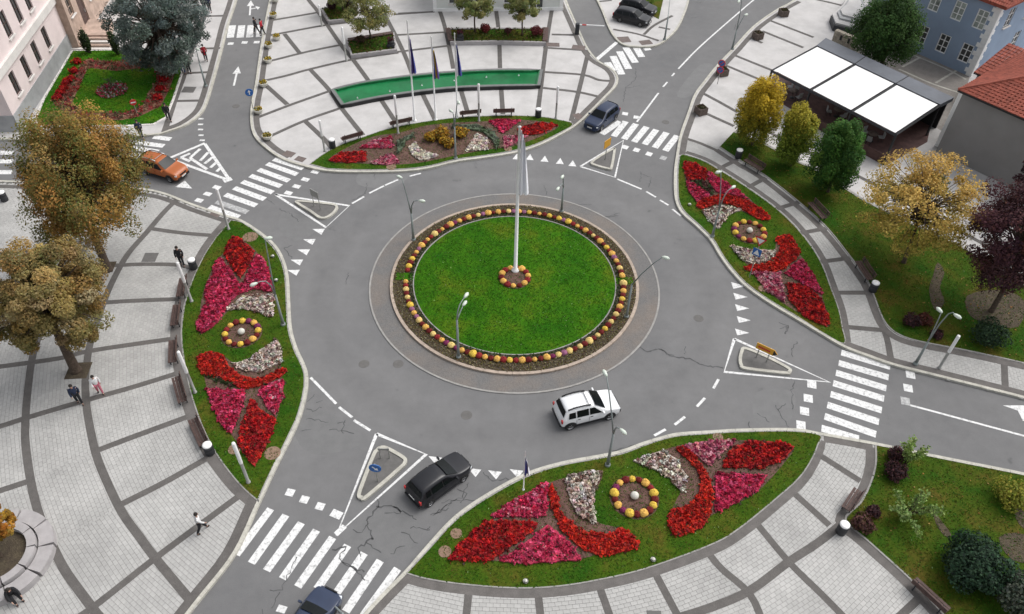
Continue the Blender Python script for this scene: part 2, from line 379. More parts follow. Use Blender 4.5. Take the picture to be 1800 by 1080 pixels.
def inpoly(P, poly):
    x, y = P[:, 0], P[:, 1]; c = np.zeros(len(P), bool); n = len(poly)
    for i in range(n):
        x1, y1 = poly[i][0], poly[i][1]; x2, y2 = poly[i - 1][0], poly[i - 1][1]
        m = ((y1 > y) != (y2 > y)); c ^= m & (x < (x2 - x1) * (y - y1) / ((y2 - y1) if abs(y2 - y1) > 1e-12 else 1e-12) + x1)
    return c
def area(poly): return 0.5 * abs(sum(poly[k - 1][0] * poly[k][1] - poly[k][0] * poly[k - 1][1] for k in range(len(poly))))
def scatter(poly, dens):
    a = np.array([(p[0], p[1]) for p in poly]); lo, hi = a.min(0), a.max(0); n = int((hi - lo).prod() * dens)
    P = lo + rng.random((n, 2)) * (hi - lo); return P[inpoly(P, poly)]
def gridpts(poly, step, ang, jit):
    a = np.array([(p[0], p[1]) for p in poly]); c = a.mean(0); rr = np.abs(a - c).max() * 1.5
    k = np.arange(-rr, rr, step); X, Y = np.meshgrid(k, k); P = np.stack([X.ravel(), Y.ravel()], 1) + rng.normal(0, jit, (X.size, 2))
    ca, sa = math.cos(ang), math.sin(ang); P = P @ np.array([[ca, sa], [-sa, ca]]) + c
    return P[inpoly(P, poly)]
def leaf_mesh(name, C, size, cols, mat_, up=0.3, aspect=0.7, N=None):
    """C (n,3) leaf centres; one bent diamond leaf (2 triangles) each, own colour"""
    n = len(C); d = rng.normal(0, 1, (n, 3)) if N is None else N + rng.normal(0, 0.55, (n, 3)); d[:, 2] = d[:, 2] + up
    d /= np.linalg.norm(d, axis=1)[:, None] + 1e-9
    t = rng.normal(0, 1, (n, 3)); t -= d * (t * d).sum(1)[:, None]; t /= np.linalg.norm(t, axis=1)[:, None] + 1e-9
    b = np.cross(d, t); sz = (size if np.ndim(size) else np.full(n, size)) * (0.7 + 0.6 * rng.random(n)); sz = sz[:, None]
    V = np.stack([C - t * sz, C - b * sz * aspect + d * sz * .15, C + t * sz, C + b * sz * aspect + d * sz * .15], 1).reshape(-1, 3)
    me = bpy.data.meshes.new(name); me.vertices.add(4 * n); me.loops.add(4 * n); me.polygons.add(n)
    me.vertices.foreach_set('co', V.astype(np.float32).ravel()); me.loops.foreach_set('vertex_index', np.arange(4 * n, dtype=np.int32))
    me.polygons.foreach_set('loop_start', np.arange(0, 4 * n, 4, dtype=np.int32)); me.polygons.foreach_set('loop_total', np.full(n, 4, np.int32))
    at = me.attributes.new('tint', 'FLOAT_COLOR', 'POINT')
    cc = np.ones((n, 4), np.float32); cc[:, :3] = cols; at.data.foreach_set('color', np.repeat(cc, 4, 0).ravel())
    me.materials.append(mat_); me.update(calc_edges=True); me.validate(); return me
def leaf_obj(name, C, size, cols, parent=None, mat_=None, **kw):
    o = bpy.data.objects.new(name, leaf_mesh(name, C, size, cols, mat_ or M['leaf'], **kw)); COL.objects.link(o)
    if parent is not None: o.parent = parent
    return o
def pal(n, colors, weights=None, jit=0.18):
    cs = np.array(colors); k = rng.choice(len(cs), n, p=None if weights is None else np.array(weights) / sum(weights))
    return np.clip(cs[k] * (1 + rng.normal(0, jit, (n, 1))) * (1 + rng.normal(0, jit * .3, (n, 3))), 0.002, 1)

# ================================================================== SETTING
ZP = 0.12
gm = MB().quad([(-700, -600, -0.06), (700, -600, -0.06), (700, 900, -0.06), (-700, 900, -0.06)])
tag(gm.build('ground', M['earth']), kind='structure')
ROAD = tag(MB().quad([(-110, -10, 0), (110, -10, 0), (110, 190, 0), (-110, 190, 0)]).build('road', M['asphalt']), kind='structure')

# outlines of the raised pavements
K_LEFT = [(-160, 318), (-60, 318), (0, 319), (100, 323), (200, 329), (275, 337), (340, 361), (400, 381), (425, 389), (460, 412), (485, 435), (499, 462), (505, 490), (507, 525), (510, 575), (520, 612), (535, 645), (539, 664), (537, 690), (527, 730), (512, 765), (483, 822), (454, 884), (412, 973), (350, 1053), (300, 1118), (250, 1190)]
K_NW = [(432, -70), (415, 0), (400, 45), (390, 85), (375, 140), (362, 182), (350, 202), (325, 220), (297, 230), (275, 236), (187, 242), (90, 244), (0, 245), (-160, 248)]
K_N = [(489, -70), (475, 0), (465, 50), (457, 100), (450, 150), (444, 180), (442, 212), (449, 240), (475, 265), (500, 280), (537, 292), (575, 300), (625, 302), (700, 301), (750, 296), (800, 284), (850, 277), (900, 269), (940, 258), (982, 238), (1012, 220), (1037, 197), (1062, 172), (1081, 152), (1085, 137), (1075, 122), (1050, 107), (1032, 85), (1020, 60), (1012, 42), (1000, 15), (994, 0), (965, -70)]
K_WEDGE = [(1020, -60), (1055, 10), (1070, 47), (1082, 67), (1097, 79), (1120, 82), (1150, 81), (1170, 70), (1190, 50), (1202, 25), (1210, 0), (1222, -60)]
K_NE = [(1470, -60), (1397, 0), (1367, 17), (1325, 47), (1290, 85), (1260, 117), (1240, 142), (1222, 167), (1210, 200), (1197, 237), (1191, 270), (1187, 300), (1187, 337), (1191, 359), (1202, 377), (1225, 397), (1250, 422), (1267, 450), (1287, 477), (1312, 503), (1350, 530), (1400, 560), (1450, 590), (1485, 610), (1525, 625), (1567, 640), (1625, 655), (1725, 680), (1800, 699), (1950, 738)]
K_SE = [(560, 1195), (600, 1137), (637, 1087), (676, 1044), (714, 1006), (750, 964), (803, 908), (868, 864), (928, 833), (987, 815), (1046, 804), (1091, 795), (1129, 781), (1165, 770), (1194, 763.5), (1250, 760), (1300, 757), (1394, 756), (1445, 764), (1539, 781), (1615, 797), (1700, 814), (1800, 834), (1950, 867)]

def pavement(name, kpx, closing, m):
    k = sm(kpx, ZP, 5); poly = k + [tuple(G(x, y, ZP)[:2]) for x, y in closing]
    o = tag(MB().prism(poly, -0.03, ZP, 0).build(name, m), kind='structure')
    mb = MB()
    P = [Vector(p) for p in k]; d = [0]
    for a, b in zip(P[:-1], P[1:]): d.append(d[-1] + (b - a).length)
    L = d[-1]; nst = int(L / 1.0)
    def at(s):
        for i in range(len(d) - 1):
            if d[i + 1] >= s: return P[i].lerp(P[i + 1], (s - d[i]) / max(1e-9, d[i + 1] - d[i]))
        return P[-1]
    for i in range(nst):
        a = at(i * L / nst + 0.006); c = at((i + .5) * L / nst); b = at((i + 1) * L / nst - 0.006)
        mb.strip([a, c, b], 0.2, -0.02, 0.162 + random.uniform(-.003, .003))
    mb.build('kerb', M['kerb'], o)
    return o, poly
PL_LEFT, POLY_LEFT = pavement('left_plaza', K_LEFT, [(-700, 1190), (-300, 318)], M['joint'])
PL_NW, POLY_NW = pavement('town_hall_pavement', K_NW, [(-420, 60), (-380, -70)], M['slab'])
PL_N, POLY_N = pavement('fountain_plaza', K_N, [], M['slab'])
PL_W, POLY_W = pavement('parking_pavement', K_WEDGE, [], M['slab'])
PL_NE, POLY_NE = pavement('promenade', K_NE, [(2300, 700), (2100, -60)], M['slab'])
PL_SE, POLY_SE = pavement('garden_plaza', K_SE, [(2400, 1000), (2200, 1195)], M['joint'])

# ---- dark bands set into the plazas
def band(par, px, wd=0.4, z=0.137, m='band', name='paving_band', k=4):
    MB().strip(sm(px, ZP, k), wd, 0.115, z + random.uniform(-.0012, .0012)).build(name, M[m], par)
# left plaza
ARC1 = [(312, 350), (287, 375), (257, 410), (225, 447), (203, 485), (187, 520), (172, 562), (161, 595), (154, 630), (150, 675), (153, 720), (161, 765), (171, 805), (188, 847), (214, 900), (246, 945), (275, 984), (329, 1049), (338, 1060)]
ARC2 = [(245, 335), (200, 375), (160, 422), (135, 460), (105, 510), (77, 570), (58, 625), (49, 687), (45, 737), (45, 780), (53, 839), (63, 885), (78, 930), (96, 968), (119, 1010), (166, 1074), (215, 1140)]
band(PL_LEFT, ARC1, .43, .138); band(PL_LEFT, ARC2, .43, .138)
RAD_L = [[(-40, 452), (60, 440), (160, 422)], [(263, 402), (320, 410), (380, 415)], [(130, 466), (200, 467), (250, 465), (310, 466), (335, 471)], [(105, 540), (203, 531), (318, 526)], [(-20, 648), (0, 645), (107, 630), (160, 617), (310, 595)], [(-30, 756), (0, 750), (50, 734), (145, 706), (230, 682), (308, 658)], [(172, 792), (230, 770), (333, 732)], [(-20, 868), (0, 863), (52, 846)], [(205, 891), (290, 848), (373, 801)], [(110, 1104), (166, 1066), (270, 984), (360, 917), (425, 869)]]
for r_ in RAD_L: band(PL_LEFT, r_, .38)
E_LAWN_L = [(406, 388), (381, 417), (361, 447), (341, 488), (326, 533), (320, 574), (320, 600), (325, 640), (336, 691), (355, 747), (380, 797), (419, 849), (453, 880)]
band(PL_LEFT, [(x - 8 - (3 if y > 500 else 0), y + 2) for x, y in E_LAWN_L], .62, .140, 'band2', 'edge_band')
band(PL_LEFT, [(x - 13, y + 0) for x, y in K_LEFT[21:]], .5, .1395, 'band', 'edge_band')
band(PL_LEFT, [(x, y + 9) for x, y in K_LEFT[:8]], .42, .1395, 'band', 'edge_band')
# north plaza
ARCS_N = [[(478, 36), (520, 29), (560, 22)], [(692, 26), (760, 21)], [(472, 63), (520, 54), (570, 45), (612, 40)], [(697, 62), (782, 57)], [(466, 110), (525, 95), (560, 87), (606, 78)], [(697, 92), (720, 89), (787, 81)], [(466, 142), (505, 133), (545, 122), (620, 105), (700, 93)], [(450, 208), (510, 185), (575, 162), (586, 158)], [(470, 242), (537, 212), (600, 190)], [(958, 127), (1025, 132), (1053, 141), (1079, 143)], [(955, 155), (1015, 162), (1055, 171)], [(970, 61), (1015, 62)], [(955, 84), (1027, 89), (1036, 94)], [(700, 24), (764, 21)], [(604, 187), (660, 176), (725, 166), (800, 158), (880, 154), (955, 154)]]
for a in ARCS_N: band(PL_N, a, .34)
RAD_N = [[(542, 0), (562, 25), (600, 80), (622, 107), (647, 141)], [(500, 60), (527, 94)], [(545, 122), (580, 160), (600, 190), (638, 238)], [(467, 150), (505, 184)], [(535, 212), (567, 242), (585, 262)], [(670, 10), (682, 37), (695, 62), (712, 98), (725, 131)], [(742, 164), (765, 211)], [(670, 176), (697, 217)], [(768, 10), (775, 25), (785, 60), (797, 121)], [(810, 158), (822, 198)], [(872, 18), (877, 60), (879, 120)], [(881, 155), (884, 201)], [(970, 18), (960, 80), (950, 160), (944, 206)], [(1034, 92), (1022, 142), (1004, 213)]]
for a in RAD_N: band(PL_N, a, .42, .138)
E_LAWN_N = [(545, 289), (570, 271), (600, 255), (638, 242), (680, 228), (733, 217), (800, 208), (850, 205), (900, 204), (950, 206), (980, 211), (1007, 219)]
for a in (K_N[0:10], K_N[18:33]):
    cx_ = 720
    band(PL_N, [(x + (9 if x < 720 else -9), y - (4 if y > 230 else 0)) for x, y in a], .5, .1395, 'band2', 'edge_band')
# NW pavement
for a in ([(358, 29), (397, 28)], [(344, 86), (387, 85)], [(327, 129), (371, 127)], [(310, 178), (356, 177)]): band(PL_NW, a, .34)
band(PL_NW, [(x - 9, y - 2) for x, y in K_NW[:9]], .5, .1395, 'band2', 'edge_band')
band(PL_NW, [(362, 20), (340, 80), (325, 128), (308, 175), (297, 208), (289, 232)], .5, .138, 'band2', 'edge_band')
# wedge
for a in ([(1052, 3), (1075, 1)], [(1078, 52), (1120, 60), (1158, 72)], [(1132, 61), (1150, 45), (1182, 28)], [(1158, 48), (1178, 52)]): band(PL_W, a, .3)
# NE
RAD_NE = [[(1237, 165), (1265, 180), (1297, 198)], [(1237, 198), (1290, 222)], [(1203, 243), (1230, 252), (1262, 266)], [(1275, 115), (1335, 140)], [(1290, 97), (1357, 124)], [(1340, 55), (1412, 84)], [(1355, 37), (1430, 66)], [(1420, -4), (1480, 10), (1500, 18)], [(1322, 68), (1340, 76)]]
for a in RAD_NE: band(PL_NE, a, .34)
band(PL_NE, [(x + 8, y + 3) for x, y in K_NE[1:11]], .5, .1395, 'band2', 'edge_band')
E_LAWN_R = [(1200, 271), (1232, 282), (1265, 300), (1315, 332), (1367, 370), (1407, 410), (1440, 457), (1462, 512), (1474, 545), (1480, 575), (1484, 604)]
E_GARD = [(1265, 259), (1300, 282), (1342, 307), (1400, 352), (1450, 397), (1490, 446), (1522, 490), (1534, 515), (1550, 557), (1567, 580), (1595, 595), (1637, 605), (1700, 617), (1800, 639), (1950, 675)]
band(PL_NE, [(x + 6, y - 3) for x, y in E_LAWN_R], .42, .140, 'band2', 'edge_band')
band(PL_NE, [(x - 6, y + 5) for x, y in E_GARD], .5, .1405, 'band2', 'edge_band')
RAD_R = [[(1262, 298), (1296, 281)], [(1315, 330), (1346, 313)], [(1364, 368), (1404, 356)], [(1404, 411), (1452, 402)], [(1441, 461), (1494, 454)], [(1466, 515), (1530, 515)], [(1484, 575), (1553, 581)], [(1552, 575), (1560, 600), (1566, 632)], [(1765, 640), (1767, 686)]]
for a in RAD_R: band(PL_NE, a, .4)
band(PL_NE, [(x, y - 7) for x, y in K_NE[22:]], .45, .1395, 'band2', 'edge_band')
# SE
E_LAWN_S = [(714, 1008), (750, 1018), (809, 1027), (898, 1034), (972, 1032), (1046, 1021), (1135, 1000), (1250, 958), (1300, 929), (1363, 878), (1404, 841), (1426, 809), (1437, 783), (1441, 766)]
ARC_S = [(1480, 921), (1437, 955), (1385, 989), (1319, 1038), (1250, 1068), (1165, 1093), (1050, 1115), (900, 1130)]
band(PL_SE, [(x + 2, y + 8) for x, y in E_LAWN_S], .55, .140, 'band2', 'edge_band')
band(PL_SE, ARC_S, .42, .138)
RAD_S = [[(824, 1040), (818, 1100)], [(945, 1036), (953, 1110)], [(1053, 1030), (1078, 1100)], [(1150, 1005), (1196, 1092)], [(1240, 966), (1268, 1000), (1318, 1045), (1345, 1105)], [(1331, 922), (1388, 990), (1445, 1046), (1500, 1102)], [(1396, 868), (1458, 924)], [(1440, 800), (1512, 846)], [(1618, 1050), (1570, 1095)]]
for a in RAD_S: band(PL_SE, a, .38)
E_SEG = [(1539, 783), (1539, 816), (1530, 850), (1512, 885), (1486, 914), (1527, 953), (1600, 1019), (1655, 1078), (1720, 1150)]
band(PL_SE, [(x - 9, y + 3) for x, y in E_SEG], .55, .1405, 'band2', 'edge_band')
band(PL_SE, [(1448, 772), (1490, 779), (1534, 788)], .45, .139, 'band2', 'edge_band')
band(PL_SE, [(x + 8, y + 4) for x, y in K_SE[0:5]], .5, .1395, 'band2', 'edge_band')

# ---- pavers laid block by block between the bands of the near plazas
def clip(poly, a, n):
    out = []
    for i in range(len(poly)):
        p, q = poly[i - 1], poly[i]; dp = (p[0] - a[0]) * n[0] + (p[1] - a[1]) * n[1]; dq = (q[0] - a[0]) * n[0] + (q[1] - a[1]) * n[1]
        if (dp >= 0) != (dq >= 0):
            t = dp / (dp - dq); out.append((p[0] + (q[0] - p[0]) * t, p[1] + (q[1] - p[1]) * t))
        if dq >= 0: out.append(q)
    return out
PM = [M['paver0'], M['paver1'], M['paver2']]
PL_, PW_ = 0.335, 0.205
_h = MB(); _h.box((0, 0, 0), (PL_ - .013, PW_ - .013, 0.014))
PAV_ME = [_h.mesh('paver', m) for m in PM]
def pave(par, px, radials, step=None, maxd=1e9):
    poly = [tuple(p[:2]) for p in GP(px, ZP)]; A = np.array(poly)
    ang = lambda x, y: math.atan2(y - CY, x - CX)
    th = [ang(*p) % (2 * math.pi) for p in poly]
    if max(th) - min(th) > math.pi * 1.5: wrap = lambda a: ((a + math.pi) % (2 * math.pi)) - math.pi
    else: wrap = lambda a: a % (2 * math.pi)
    bounds = sorted([wrap(ang(*G(*[(r[0][i] + r[-1][i]) / 2 for i in (0, 1)], ZP)[:2])) for r in radials])
    aa = [wrap(t) for t in th]; bounds = [min(aa) - .02] + [b for b in bounds if min(aa) < b < max(aa)] + [max(aa) + .02]
    full, cut = [], []
    for b0, b1 in zip(bounds[:-1], bounds[1:]):
        if b1 - b0 < 0.02: continue
        am = (b0 + b1) / 2; er = (math.cos(am), math.sin(am)); et = (-er[1], er[0])
        rel = A - np.array([CX, CY]); v = rel @ np.array(er); u = rel @ np.array(et)
        vs = np.arange(v.min(), v.max(), PW_)
        for iv, vv in enumerate(vs):
            half = math.tan((b1 - b0) / 2) * (vv + PW_) + .5
            for uu in np.arange(-math.ceil(half / PL_) * PL_, half, PL_) + (iv % 2) * PL_ / 2:
                c = np.array([CX + er[0] * vv + et[0] * uu, CY + er[1] * vv + et[1] * uu])
                X, Y = proj((c[0], c[1], ZP))
                if not (-25 < X < 1825 and Y < 1105): continue
                t = wrap(ang(*c)); near = min(t - b0, b1 - t) * vv
                if near < -.25: continue
                full.append((c[0], c[1], math.atan2(et[1], et[0]), near, b0, b1))
    F_ = np.array([(a, b) for a, b, *_ in full]); ins = inpoly(F_, poly)
    full = [f for f, k in zip(full, ins) if k]
    whole = [f for f in full if f[3] > .28]; part = [f for f in full if f[3] <= .28]
    whole.sort(key=lambda f: f[0] ** 2 + f[1] ** 2)
    inf = [f for f in whole if proj((f[0], f[1], ZP))[1] < 1078]
    ids = set(id(f) for f in inf[:300])
    for f in inf[:300]:
        inst('paver', random.choice(PAV_ME), (f[0], f[1], ZP + .005 + random.uniform(-.0015, .0015)), f[2] + random.gauss(0, .006), par)
    mb = MB()
    for f in whole:
        if id(f) in ids: continue
        mb.box((f[0], f[1], ZP + .005 + random.uniform(-.0015, .0015)), (PL_ - .013, PW_ - .013, 0.014), f[2] + random.gauss(0, .006), random.randrange(3))
    for f in part:
        ca, sa = math.cos(f[2]), math.sin(f[2]); q = [(f[0] + x * ca - y * sa, f[1] + x * sa + y * ca) for x, y in ((-.161, -.096), (.161, -.096), (.161, .096), (-.161, .096))]
        q = clip(q, (CX, CY), (-math.sin(f[4]), math.cos(f[4]))); 
        if len(q) >= 3: q = clip(q, (CX, CY), (math.sin(f[5]), -math.cos(f[5])))
        if len(q) >= 3: mb.prism(q, ZP - .002, ZP + .012, random.randrange(3))
    tag(mb.build('paver_field', PM, par), kind='stuff')
    return len(full)
print('pavers', pave(PL_LEFT, [(-30, 322), (100, 325), (200, 331), (275, 339), (340, 363), (400, 384)] + E_LAWN_L[1:] + K_LEFT[23:] + [(-30, 1190)], RAD_L[1:7] + RAD_L[8:]),
      pave(PL_SE, [(560, 1195), (637, 1087), (676, 1046)] + E_LAWN_S + [(1445, 766), (1539, 784)] + E_SEG[1:] + [(1720, 1195)], RAD_S[:8]),
      pave(PL_NE, [(1196, 240), (1193, 268)] + E_LAWN_R + [(1525, 625), (1567, 640), (1625, 655), (1725, 680), (1800, 699), (1850, 710), (1850, 650)] + E_GARD[::-1][1:], RAD_R[:7]))

# ---- roundabout island
def circ(rad, n=96, a0=0.0): return [(CX + rad * math.cos(2 * math.pi * k / n + a0), CY + rad * math.sin(2 * math.pi * k / n + a0)) for k in range(n)]
ISL = tag(MB().prism(circ(RA), -.02, 0.035).build('roundabout_island', M['apron']), kind='structure')
MB().strip(circ(RA, 120), .12, -.02, .05, closed=True).build('apron_edge', M['kerbgrey'], ISL)
mb = MB()
for k in range(60):
    a = [(CX + RK * math.cos(t), CY + RK * math.sin(t)) for t in np.linspace(2 * math.pi * k / 60 + .0008, 2 * math.pi * (k + 1) / 60 - .0008, 4)]
    mb.strip(a, .2, 0, .17 + random.uniform(-.005, .005))
mb.build('kerb', M['kerbpink'], ISL)
MB().prism(circ(RK - .06), 0, .15).build('flower_ring_soil', M['soildark'], ISL)
RL = RK * 0.815
mb = MB()
i0 = len(mb.v)
NR, NA = 10, 96
mb.v.append((CX, CY, .34)); 
for r in range(1, NR + 1):
    for k in range(NA):
        t = r / NR; mb.v.append((CX + RL * t * math.cos(2 * math.pi * k / NA), CY + RL * t * math.sin(2 * math.pi * k / NA), .17 + .17 * (1 - t * t)))
for k in range(NA):
    mb.f.append((0, 1 + k, 1 + (k + 1) % NA)); mb.mi.append(0)
    for r in range(NR - 1):
        a = 1 + r * NA; mb.f.append((a + k, a + NA + k, a + NA + (k + 1) % NA, a + (k + 1) % NA)); mb.mi.append(0)
mb.strip(circ(RL, 96)[::1], .02, .1, .171, closed=True)
mb.build('island_lawn', M['lawn'], ISL, smooth=True)
def island_z(x, y):
    t = min(1, math.hypot(x - CX, y - CY) / RL); return .17 + .17 * (1 - t * t)
for a in (math.pi * 1.0, 0.02):
    q = [(CX + r * math.cos(a + s), CY + r * math.sin(a + s)) for r, s in ((RL - .1, -.05), (RK * .97, -.045), (RK * .97, .045), (RL - .1, .05))]
    MB().prism(q, .1, .178).build('grass_gap', M['lawn'], ISL)
tag(MB().strip(circ(RL + .07, 96), .07, .1, .19, closed=True).build('lawn_edging', M['kerbgrey'], ISL))
MB().prism(circ(1.12, 40), .2, .365).build('centre_bed', M['soil'], ISL)

# ---- lawns and beds
def lawn(name, px, par, m, z=.155, k=5, close=None):
    poly = sm(px, ZP, k) + ([tuple(G(x, y, ZP)[:2]) for x, y in close] if close else [])
    MB().prism(poly, .0, z).build(name, M[m], par); return poly
BED_L = lawn('bed_lawn', [(406, 388), (425, 392), (456, 413), (481, 437), (495, 463), (501, 491), (503, 525), (506, 576), (516, 613), (531, 646), (535, 664), (533, 690), (523, 730), (508, 764), (480, 821), (455, 875)] + E_LAWN_L[::-1][:-1], PL_LEFT, 'lawnbed')
BED_R = lawn('bed_lawn', [(1200, 272)] + E_LAWN_R[1:] + [(1450, 588), (1401, 557), (1351, 527), (1314, 500), (1289, 474), (1270, 448), (1253, 420), (1228, 395), (1206, 375), (1195, 358), (1192, 337), (1192, 300), (1195, 275)], PL_NE, 'lawnbed')
BED_S = lawn('bed_lawn', E_LAWN_S + [(1394, 759), (1300, 760), (1250, 763), (1195, 767), (1166, 773), (1130, 785), (1092, 799), (1046, 808), (987, 819), (930, 837), (870, 868), (806, 911), (754, 966), (718, 1005)], PL_SE, 'lawnbed')
BED_N = lawn('bed_lawn', E_LAWN_N + [(980, 236), (939, 255), (899, 266), (850, 274), (800, 281), (750, 293), (700, 298), (625, 299), (575, 297)], PL_N, 'lawnbed')
for P_, par in ((BED_L, PL_LEFT), (BED_R, PL_NE), (BED_S, PL_SE), (BED_N, PL_N)):
    MB().strip(P_, .07, .1, .163, closed=True).build('bed_edging', M['kerbgrey'], par)
PATH2 = [(1290, 232), (1310, 240), (1350, 257), (1397, 283), (1432, 298), (1480, 328), (1525, 356), (1600, 393), (1650, 415), (1700, 440), (1800, 500), (1950, 585)]
PARK = lawn('park_lawn', PATH2 + E_GARD[::-1], PL_NE, 'lawnpark', .15)
MB().strip(sm(PATH2, ZP), .25, .1, .168).build('park_kerb', M['kerbgrey'], PL_NE)
GARD = lawn('garden_lawn', [(1541, 784), (1615, 800), (1700, 817), (1800, 837), (1950, 870)], PL_SE, 'lawnpark', .15, close=[(2400, 1000), (2300, 1190)] + E_SEG[::-1][:-1])
MB().strip(sm(E_SEG, ZP), .1, .1, .172).build('garden_edging', M['kerbgrey'], PL_SE)
MB().strip(sm(E_GARD, ZP), .1, .1, .172).build('park_edging', M['kerbgrey'], PL_NE)
# town hall garden
TH_OUT = [(127, 90), (230, 88), (322, 90), (320, 130), (305, 175), (292, 207), (270, 219), (220, 222), (170, 222), (120, 222), (72, 222), (62, 212), (77, 175)]
TH_POLY = [tuple(p[:2]) for p in GP(TH_OUT, ZP)]
MB().prism(TH_POLY, .1, .15).build('garden_lawn', M['lawn'], PL_NW)
MB().strip(TH_POLY, .22, .1, .168, closed=True).build('garden_kerb', M['stucco'], PL_NW)
TH_IN = [(155, 120), (205, 126), (277, 117), (275, 145), (260, 165), (252, 185), (220, 199), (150, 200), (127, 182)]
TH_MID = [(152, 105), (205, 110), (305, 100), (308, 130), (297, 160), (283, 187), (245, 206), (215, 212), (130, 212), (94, 182)]
MB().prism([tuple(p[:2]) for p in GP(TH_MID, ZP)], .1, .158).build('border_soil', M['redgravel'], PL_NW)
MB().prism([tuple(p[:2]) for p in GP(TH_IN, ZP)], .1, .166).build('inner_lawn', M['lawn'], PL_NW)
# NE: strip of lawn in the parking wedge, courtyard paving behind the pavilion, terrace
MB().prism([tuple(p[:2]) for p in GP([(1122, -10), (1168, -10), (1158, 34), (1150, 30)], ZP)], .1, .15).build('wedge_lawn', M['lawnpark'], PL_W)
def slab(name, px, z, m, par): MB().prism([tuple(p[:2]) for p in GP(px, ZP)], .1, z).build(name, M[m], par)
slab('courtyard', [(1480, 60), (1595, 85), (1705, 135), (1695, 165), (1670, 240), (1560, 170), (1440, 90)], .126, 'courtyard', PL_NE)
for a in ([(1580, 122), (1640, 148), (1692, 165)], [(1600, 95), (1660, 120), (1698, 140)], [(1586, 118), (1618, 101)], [(1645, 146), (1682, 124)]): band(PL_NE, a, .22, .131, 'kerb', 'courtyard_line')
slab('terrace_floor', [(1345, 165), (1360, 130), (1440, 85), (1640, 200), (1630, 250), (1560, 290), (1470, 240)], .13, 'terrace', PL_NE)
for a in ([(1376, 256), (1390, 246)], [(1430, 284), (1446, 272)], [(1475, 316), (1497, 300)], [(1545, 352), (1562, 335)], [(1620, 390), (1640, 372)]): band(PL_NE, a, .8, .136)
band(PL_NE, [(1296, 222), (1340, 228), (1400, 258), (1450, 280), (1520, 316), (1600, 358), (1680, 402), (1800, 470)], .35, .137, 'band', 'edge_band')
# brown slabs and covers in the paving
def cover(px, wx, wy, m, par, rz=0.0, name='brown_slab'):
    p = G(*px, ZP); MB().box((p.x, p.y, .1325), (wx, wy, .02), rz).build(name, M[m], par)
for px, a, b, par, rz in (((508, 271), .9, .7, PL_N, -.4), ((528, 280), .8, .6, PL_N, -.4), ((972, 79), 1.3, .8, PL_N, 0), ((1017, 84), 1.3, .9, PL_N, -.2), ((1016, 205), .7, .9, PL_N, .5), ((1097, 70), 1.2, 1.2, PL_W, .2), ((1135, 75), 1.2, .9, PL_W, .3), ((379, 377), .8, .5, PL_LEFT, -.5)):
    cover(px, a, b, 'tactile', par, rz)
for px, a, b, par, rz in (((264, 453), .95, .95, PL_LEFT, .05), ((332, 158), 1.1, 1.0, PL_NW, 0), ((1150, 1083), .7, .5, PL_SE, 0)): cover(px, a, b, 'grate', par, rz, 'drain_cover')
for px, a, b in (((187, 470), 1.1, 1.1), ((138, 652), 1.3, 1.3)): cover(px, a, b, 'soildark', PL_LEFT, .1, 'tree_pit')

# ---- road markings (parts of the road)
PT = M['paint']
def mark(name, px, wd, z=.005, k=1):
    pts = [tuple(p[:2]) for p in GP(px)] if k == 1 else sm(px, 0, k)
    MB().strip(pts, wd, .0005, z).build(name, PT, ROAD)
def poly_mark(name, px, z=.005): MB().prism([tuple(p[:2]) for p in GP(px)], .0005, z).build(name, PT, ROAD)
def stripes(lst, wd, name='crossing_stripe', worn=()):
    for i, (a, b) in enumerate(lst):
        mark(name, [a, b], wd)
        if i in worn: list(ROAD.children)[-1].data.materials[0] = M['paintworn']
z7 = lambda *p: Z(p, 350, 250, 4)
stripes([z7((525, 120), (732, 187)), z7((478, 152), (690, 228)), z7((418, 193), (632, 273)), z7((360, 236), (576, 312)), z7((303, 278), (518, 356)), z7((246, 322), (462, 402)), z7((184, 369), (402, 447)), z7((122, 418), (340, 494)), z7((72, 455), (280, 528))], .5, worn=(7,))
for p in ((815, 210), (747, 263), (685, 312), (628, 358), (125, 318), (60, 365), (0, 410)):
    q = z7(p)[0]; mark('yield_dash', [(q[0] - 6, q[1] - 1.5), (q[0] + 6, q[1] + 1.5)], .42)
stripes([((270, 241), (300, 245)), ((229, 249), (288, 257)), ((219, 258), (278, 267)), ((222, 270), (258, 276)), ((212, 281), (262, 290)), ((200, 293), (235, 300))], .55)
stripes([((-30, 268), (22, 269)), ((-30, 284), (22, 284)), ((-30, 303), (22, 303))], .55)
z2 = lambda *p: Z(p, 350, 0, 4)
stripes([z2((235, 180), (219, 266)), z2((300, 180), (288, 266)), z2((366, 178), (355, 264)), z2((432, 178), (423, 262))], .7)
for p in ((222, 308), (320, 300), (405, 298)):
    q = z2(p)[0]; mark('yield_dash', [(q[0] - 5, q[1]), (q[0] + 5, q[1])], .5)
for q in ((354, 209), (353, 219), (353, 228), (354, 238), (356, 247)): mark('yield_dash', [(q[0] - 5, q[1]), (q[0] + 4, q[1])], .22)
z4 = lambda *p: Z(p, 1050, 0, 4)
stripes([z4((200, 855), (115, 960)), z4((272, 872), (188, 980)), z4((347, 893), (258, 1000)), z4((415, 913), (332, 1017)), z4((487, 933), (404, 1040)), z4((562, 955), (478, 1062)), ((1090, 214), (1058, 236))], .55)
for p in ((195, 800), (275, 825)):
    q = z4(p)[0]; mark('yield_dash', [(q[0] - 5, q[1] - .5), (q[0] + 5, q[1] + 1)], .5)
for q in ((1099, 259), (1119, 264), (1141, 271), (1166, 278)): mark('yield_dash', [(q[0] - 5, q[1] - 1.5), (q[0] + 5, q[1] + 1.5)], .55)
mark('centre_line', z4((278, 858), (430, 655)), .16); mark('centre_line', z4((462, 612), (492, 578)), .16); mark('centre_line', z4((524, 537), (542, 515)), .16)
